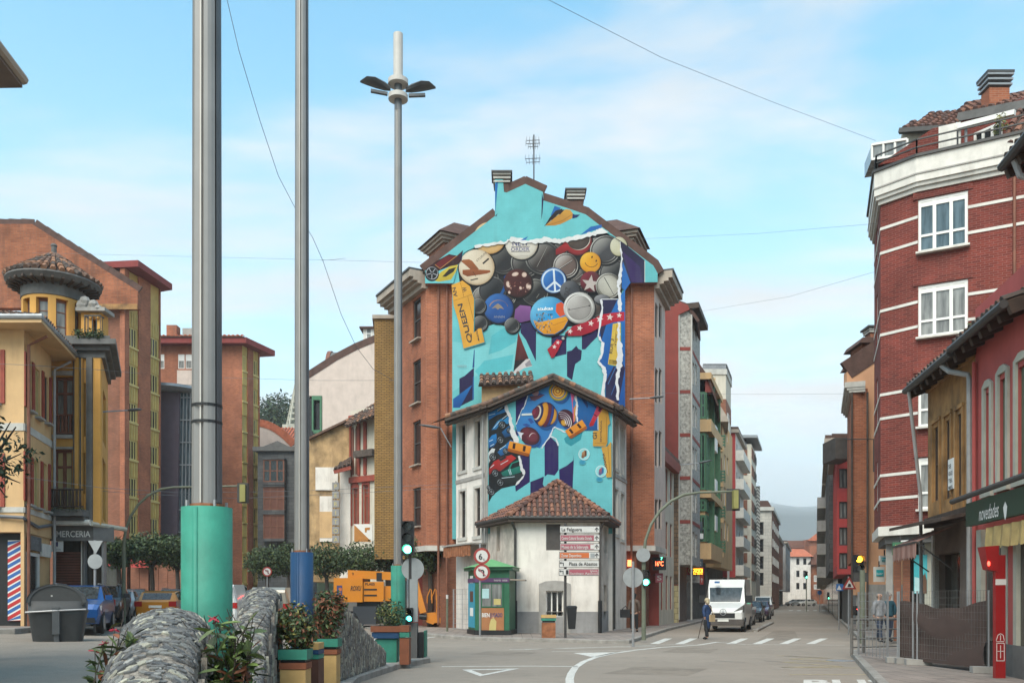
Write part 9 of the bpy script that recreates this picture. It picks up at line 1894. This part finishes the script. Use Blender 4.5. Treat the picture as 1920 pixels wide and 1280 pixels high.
mat('skin_tone', (.42, .24, .17), .6, .08); mat('coat_blue', (.012, .035, .10), .55, .3, 8, .3); mat('coat_grey', (.22, .22, .23), .8, .2, 8, .2); mat('trousers_black', (.014, .014, .016), .8, .2); mat('jeans', (.03, .04, .065), .85, .2, 6); mat('hair_blond', (.42, .34, .22), .8, .2, 20, .4); mat('hair_grey', (.20, .17, .15), .8, .2, 20); mat('bag_beige', (.38, .27, .15), .75, .15); mat('coat_brown', (.09, .06, .045), .8, .2, 8); mat('coat_teal', (.01, .05, .07), .7, .2, 8)
def person(label, pos, rz, h, coat, trou, hair, coat_len=.42, stride=.16, arms=((.05, -.02), (-.05, .04)), bald=False, hood=False):
 t=thing('person', label, 'person', (0, 0, 0)); k=h/1.7; B=lambda x, y, z, *r: (x*k, y*k, z*k, *[q*k for q in r])
 fl_, fr=-stride, stride*.8; (al, ael), (arr, aer)=arms
 pts=[B(0, 0, .93, .10, .08), B(0, 0, 1.15, .10, .08), B(0, 0, 1.36, .11, .08), B(0, -.01, 1.47, .05), B(0, -.03, 1.53, .055), B(0, -.04, 1.61, .085, .09), B(0, -.03, 1.68, .07), B(-.17, 0, 1.38, .05), B(-.22, al*.5, 1.15, .042), B(-.21, al+ael, .93, .034), B(-.20, al+ael-.02, .85, .026), B(.17, 0, 1.38, .05), B(.22, arr*.5, 1.15, .042), B(.21, arr+aer, .93, .034), B(.20, arr+aer-.02, .85, .026), B(-.09, 0, .86, .085), B(-.09, fl_*.5-.03, .48, .058), B(-.09, fl_, .10, .04), B(-.09, fl_-.14, .03, .03), B(.09, 0, .86, .085), B(.09, fr*.5-.03, .48, .058), B(.09, fr, .10, .04), B(.09, fr-.14, .03, .03)]
 skin('body', pts, [(0, 1), (1, 2), (2, 3), (3, 4), (4, 5), (5, 6), (2, 7), (7, 8), (8, 9), (9, 10), (2, 11), (11, 12), (12, 13), (13, 14), (0, 15), (15, 16), (16, 17), (17, 18), (0, 19), (19, 20), (20, 21), (21, 22)], 'skin_tone', t)
 g=lambda i, a, b=None: (*pts[i][:3], pts[i][3]+a*k, (pts[i][4]if len(pts[i])>4 else pts[i][3])+(b or a)*k)
 low=B(0, .0, .93-coat_len*.55, .16, .13); cp=[g(1, .055), g(2, .05), (*B(0, 0, 1.455), .07*k, .07*k), g(7, .035), g(8, .035), g(9, .03), g(11, .035), g(12, .035), g(13, .03), g(0, .065), low]; skin('coat', cp, [(0, 1), (1, 2), (1, 3), (3, 4), (4, 5), (1, 6), (6, 7), (7, 8), (0, 9), (9, 10)], coat, t)
 for a, b, c, d, e in((15, 16, 17, 18, -1), (19, 20, 21, 22, 1)): skin('trouser_leg', [g(a, .02), g(b, .022), g(c, .022)], [(0, 1), (1, 2)], trou, t); skin('shoe', [g(c, .012), g(d, .018), (*[pts[d][i]-(.05*k if i==1 else 0)for i in range(3)], .035*k, .03*k)], [(0, 1), (1, 2)], 'black', t)
 m=MB(); z=1.645 if not bald else 1.66
 if not bald: m.ball(B(0, -.005, z), .108*k, .115*k, .105*k, 14); m.ball(B(0, .04, 1.56), .095*k, .07*k, .10*k, 12)
 else: m.ball(B(0, .03, 1.61), .10*k, .08*k, .085*k, 12)
 m.build('hair', hair, t, True); m=MB(); m.ball(B(0, -.135, 1.605), .016*k, .022*k, .025*k, 8); m.build('nose', 'skin_tone', t)
 for s in(-1, 1): m=MB(); m.ball(B(s*.033, -.122, 1.63), .012*k, .008*k, .009*k, 6); m.build('eye', 'print_black', t)
 t.location=(pos[0], pos[1], pos[2]); t.rotation_euler=(0, 0, rz); return t
t=person('person with blond hair in a blue padded coat walking with a cane', G(1326, 1198), R(215), 1.63, 'coat_blue', 'trousers_black', 'hair_blond', .95, .13, ((-.1, -.12), (.02, .05)))
m=MB(); m.loft([[(x*.6-.02, y*.5+.23, z)for x, y in((-.22, -.05), (.22, -.05), (.22, .1), (-.22, .1))]for z in(.72, .80, 1.0)]); m.tube([(-.12, .22, 1.0), (-.05, .17, 1.25), (.05, .1, 1.42)], .012, 5); t2=thing('shoulder_bag', 'beige shoulder bag hanging at the back of the person in the blue coat', 'bag', t.location); o=m.build('bag', 'bag_beige', None); o.parent=t2; t2.rotation_euler=t.rotation_euler
p=G(1309, 1196); m=MB(); m.tube([p, (X(1317, 35.3), 35.25, .82)], .014, 6); tag(m.build('walking_cane', 'timber_dark'), 'thin dark walking cane of the person in the blue coat', 'cane')
person('person with short hair in a grey jacket walking behind the pavement railing', G(1648, 1203, .13), R(20), 1.70, 'coat_grey', 'jeans', 'hair_grey', .12, .2, bald=True); person('person in a dark teal jacket beside the person in the grey jacket', G(1671, 1202, .13)+V((0, .2, 0)), R(10), 1.68, 'coat_teal', 'jeans', 'hair_grey', .12, .15)
t=person('person in a brown coat with dark hair by the old painted house', G(1189, 1184, .13), R(160), 1.72, 'coat_brown', 'trousers_black', 'trousers_black', .15, .12, ((-.05, -.05), (.05, .05))); q=t.location; m=MB(); m.box(q.x-.62, q.y-.15, .78, q.x-.2, q.y+.15, 1.15); m.tube([(q.x-.55, q.y, 1.15), (q.x-.4, q.y, 1.3), (q.x-.25, q.y, 1.15)], .02, 5); tag(m.build('holdall', 'black'), 'big black holdall carried by the person in the brown coat', 'bag')
# ================================================================== c
mat('cable_grey', (.13, .135, .145), .7)
def cable(label, pts, r=.012, sag=0):
 ps=[P(*p)for p in pts]; o=[]
 for a, b in zip(ps, ps[1:]):
  for i in range(8): q=i/8; o.append(a.lerp(b, q)-V((0, 0, sag*4*q*(1-q))))
 m=MB(); m.tube(o+[ps[-1]], r*(.5 if r<.04 else 1), 5); tag(m.build('overhead_cable', 'cable_grey'), label, 'cable', 'overhead cables')
cable('long cable drooping past the blue mast down to the tan house', [(420, -25, 30), (448, 95, 31), (487, 225, 33), (522, 330, 35), (557, 397, 36), (586, 445, 37), (606, 490, 38), (640, 590, 40), (668, 650, 42), (700, 692, 44), (737, 712, 46)], .022); cable('thin cable across the upper sky towards the red brick block', [(1005, -12, 20), (1240, 108, 25), (1450, 192, 29), (1642, 264, 33)], .011); cable('thin cable from the gable block towards the tall painted house', [(60, 474, 60), (400, 482, 52), (790, 492, 46)], .013)
cable('thin cable between the painted house and the brick block', [(1200, 448, 46), (1420, 438, 40), (1645, 419, 33)], .011); cable('thin cable from the granite bay to the brick block', [(1312, 584, 56), (1480, 556, 44), (1645, 508, 33)], .011); cable('low horizontal cable across the right hand street', [(1190, 736, 45), (1400, 739, 43), (1590, 738, 42)], .011); cable('cable on the white gable wall behind the masts', [(420, 708, 66), (600, 713, 60), (740, 713, 50)], .02); cable('upper cable crossing the left street above the trees', [(50, 895, 29.5), (190, 914, 32), (350, 924, 35), (560, 920, 40), (850, 907, 42)], .017); cable('lower cable crossing the left street above the trees', [(94, 912, 33), (250, 925, 36), (450, 934, 40), (700, 922, 42), (850, 914, 42)], .017); cable('cable along the cream corner house front', [(-5, 682, 29.8), (50, 684, 29.6), (200, 694, 33), (262, 700, 50)], .016); cable('cable strung far down the right hand street', [(1385, 1010, 100), (1450, 1026, 100), (1560, 1019, 95)], .03); cable('short stay wire beside the blue mast', [(603, 488, 38), (625, 487, 38), (648, 484, 38)], .015)
cable('bundle of dark cables along the cream house above its shop', [(-5, 967, 29.9), (44, 970, 29.85), (50, 975, 30.2), (72, 988, 31.4), (96, 984, 33.2)], .06)
for lb, a, b, c in(('slim street lamp on a wall arm right of the tall painted house', (1180, 748, 45), (1218, 746, 45), (1245, 743, 45)), ('slim street lamp on a wall arm left of the old painted house', (846, 838, 43), (826, 802, 43), (786, 796, 43)), ('slim street lamp on the granite bay', (1275, 871, 54), (1310, 868, 54), (1336, 862, 54)), ('slim street lamp over the turret house corner', (190, 772, 35), (240, 769, 36), (266, 767, 36))):
 t=thing('wall_lamp', lb, 'street lamp', P(*a), 'slim street lamps on wall arms'); m=MB(); m.tube([P(*a), P(*b)], .03, 6); m.build('arm', 'zinc', t); m=MB(); q, r_=P(*b), P(*c); m.loft([[q.lerp(r_, e)+V((0, .12*w*math.cos(R(x)), .07*w*math.sin(R(x))))for x in range(0, 360, 45)]for e, w in((0, .4), (.3, 1), (.8, .8), (1, .2))]); m.build('lamp_head', 'mast_dark', t)
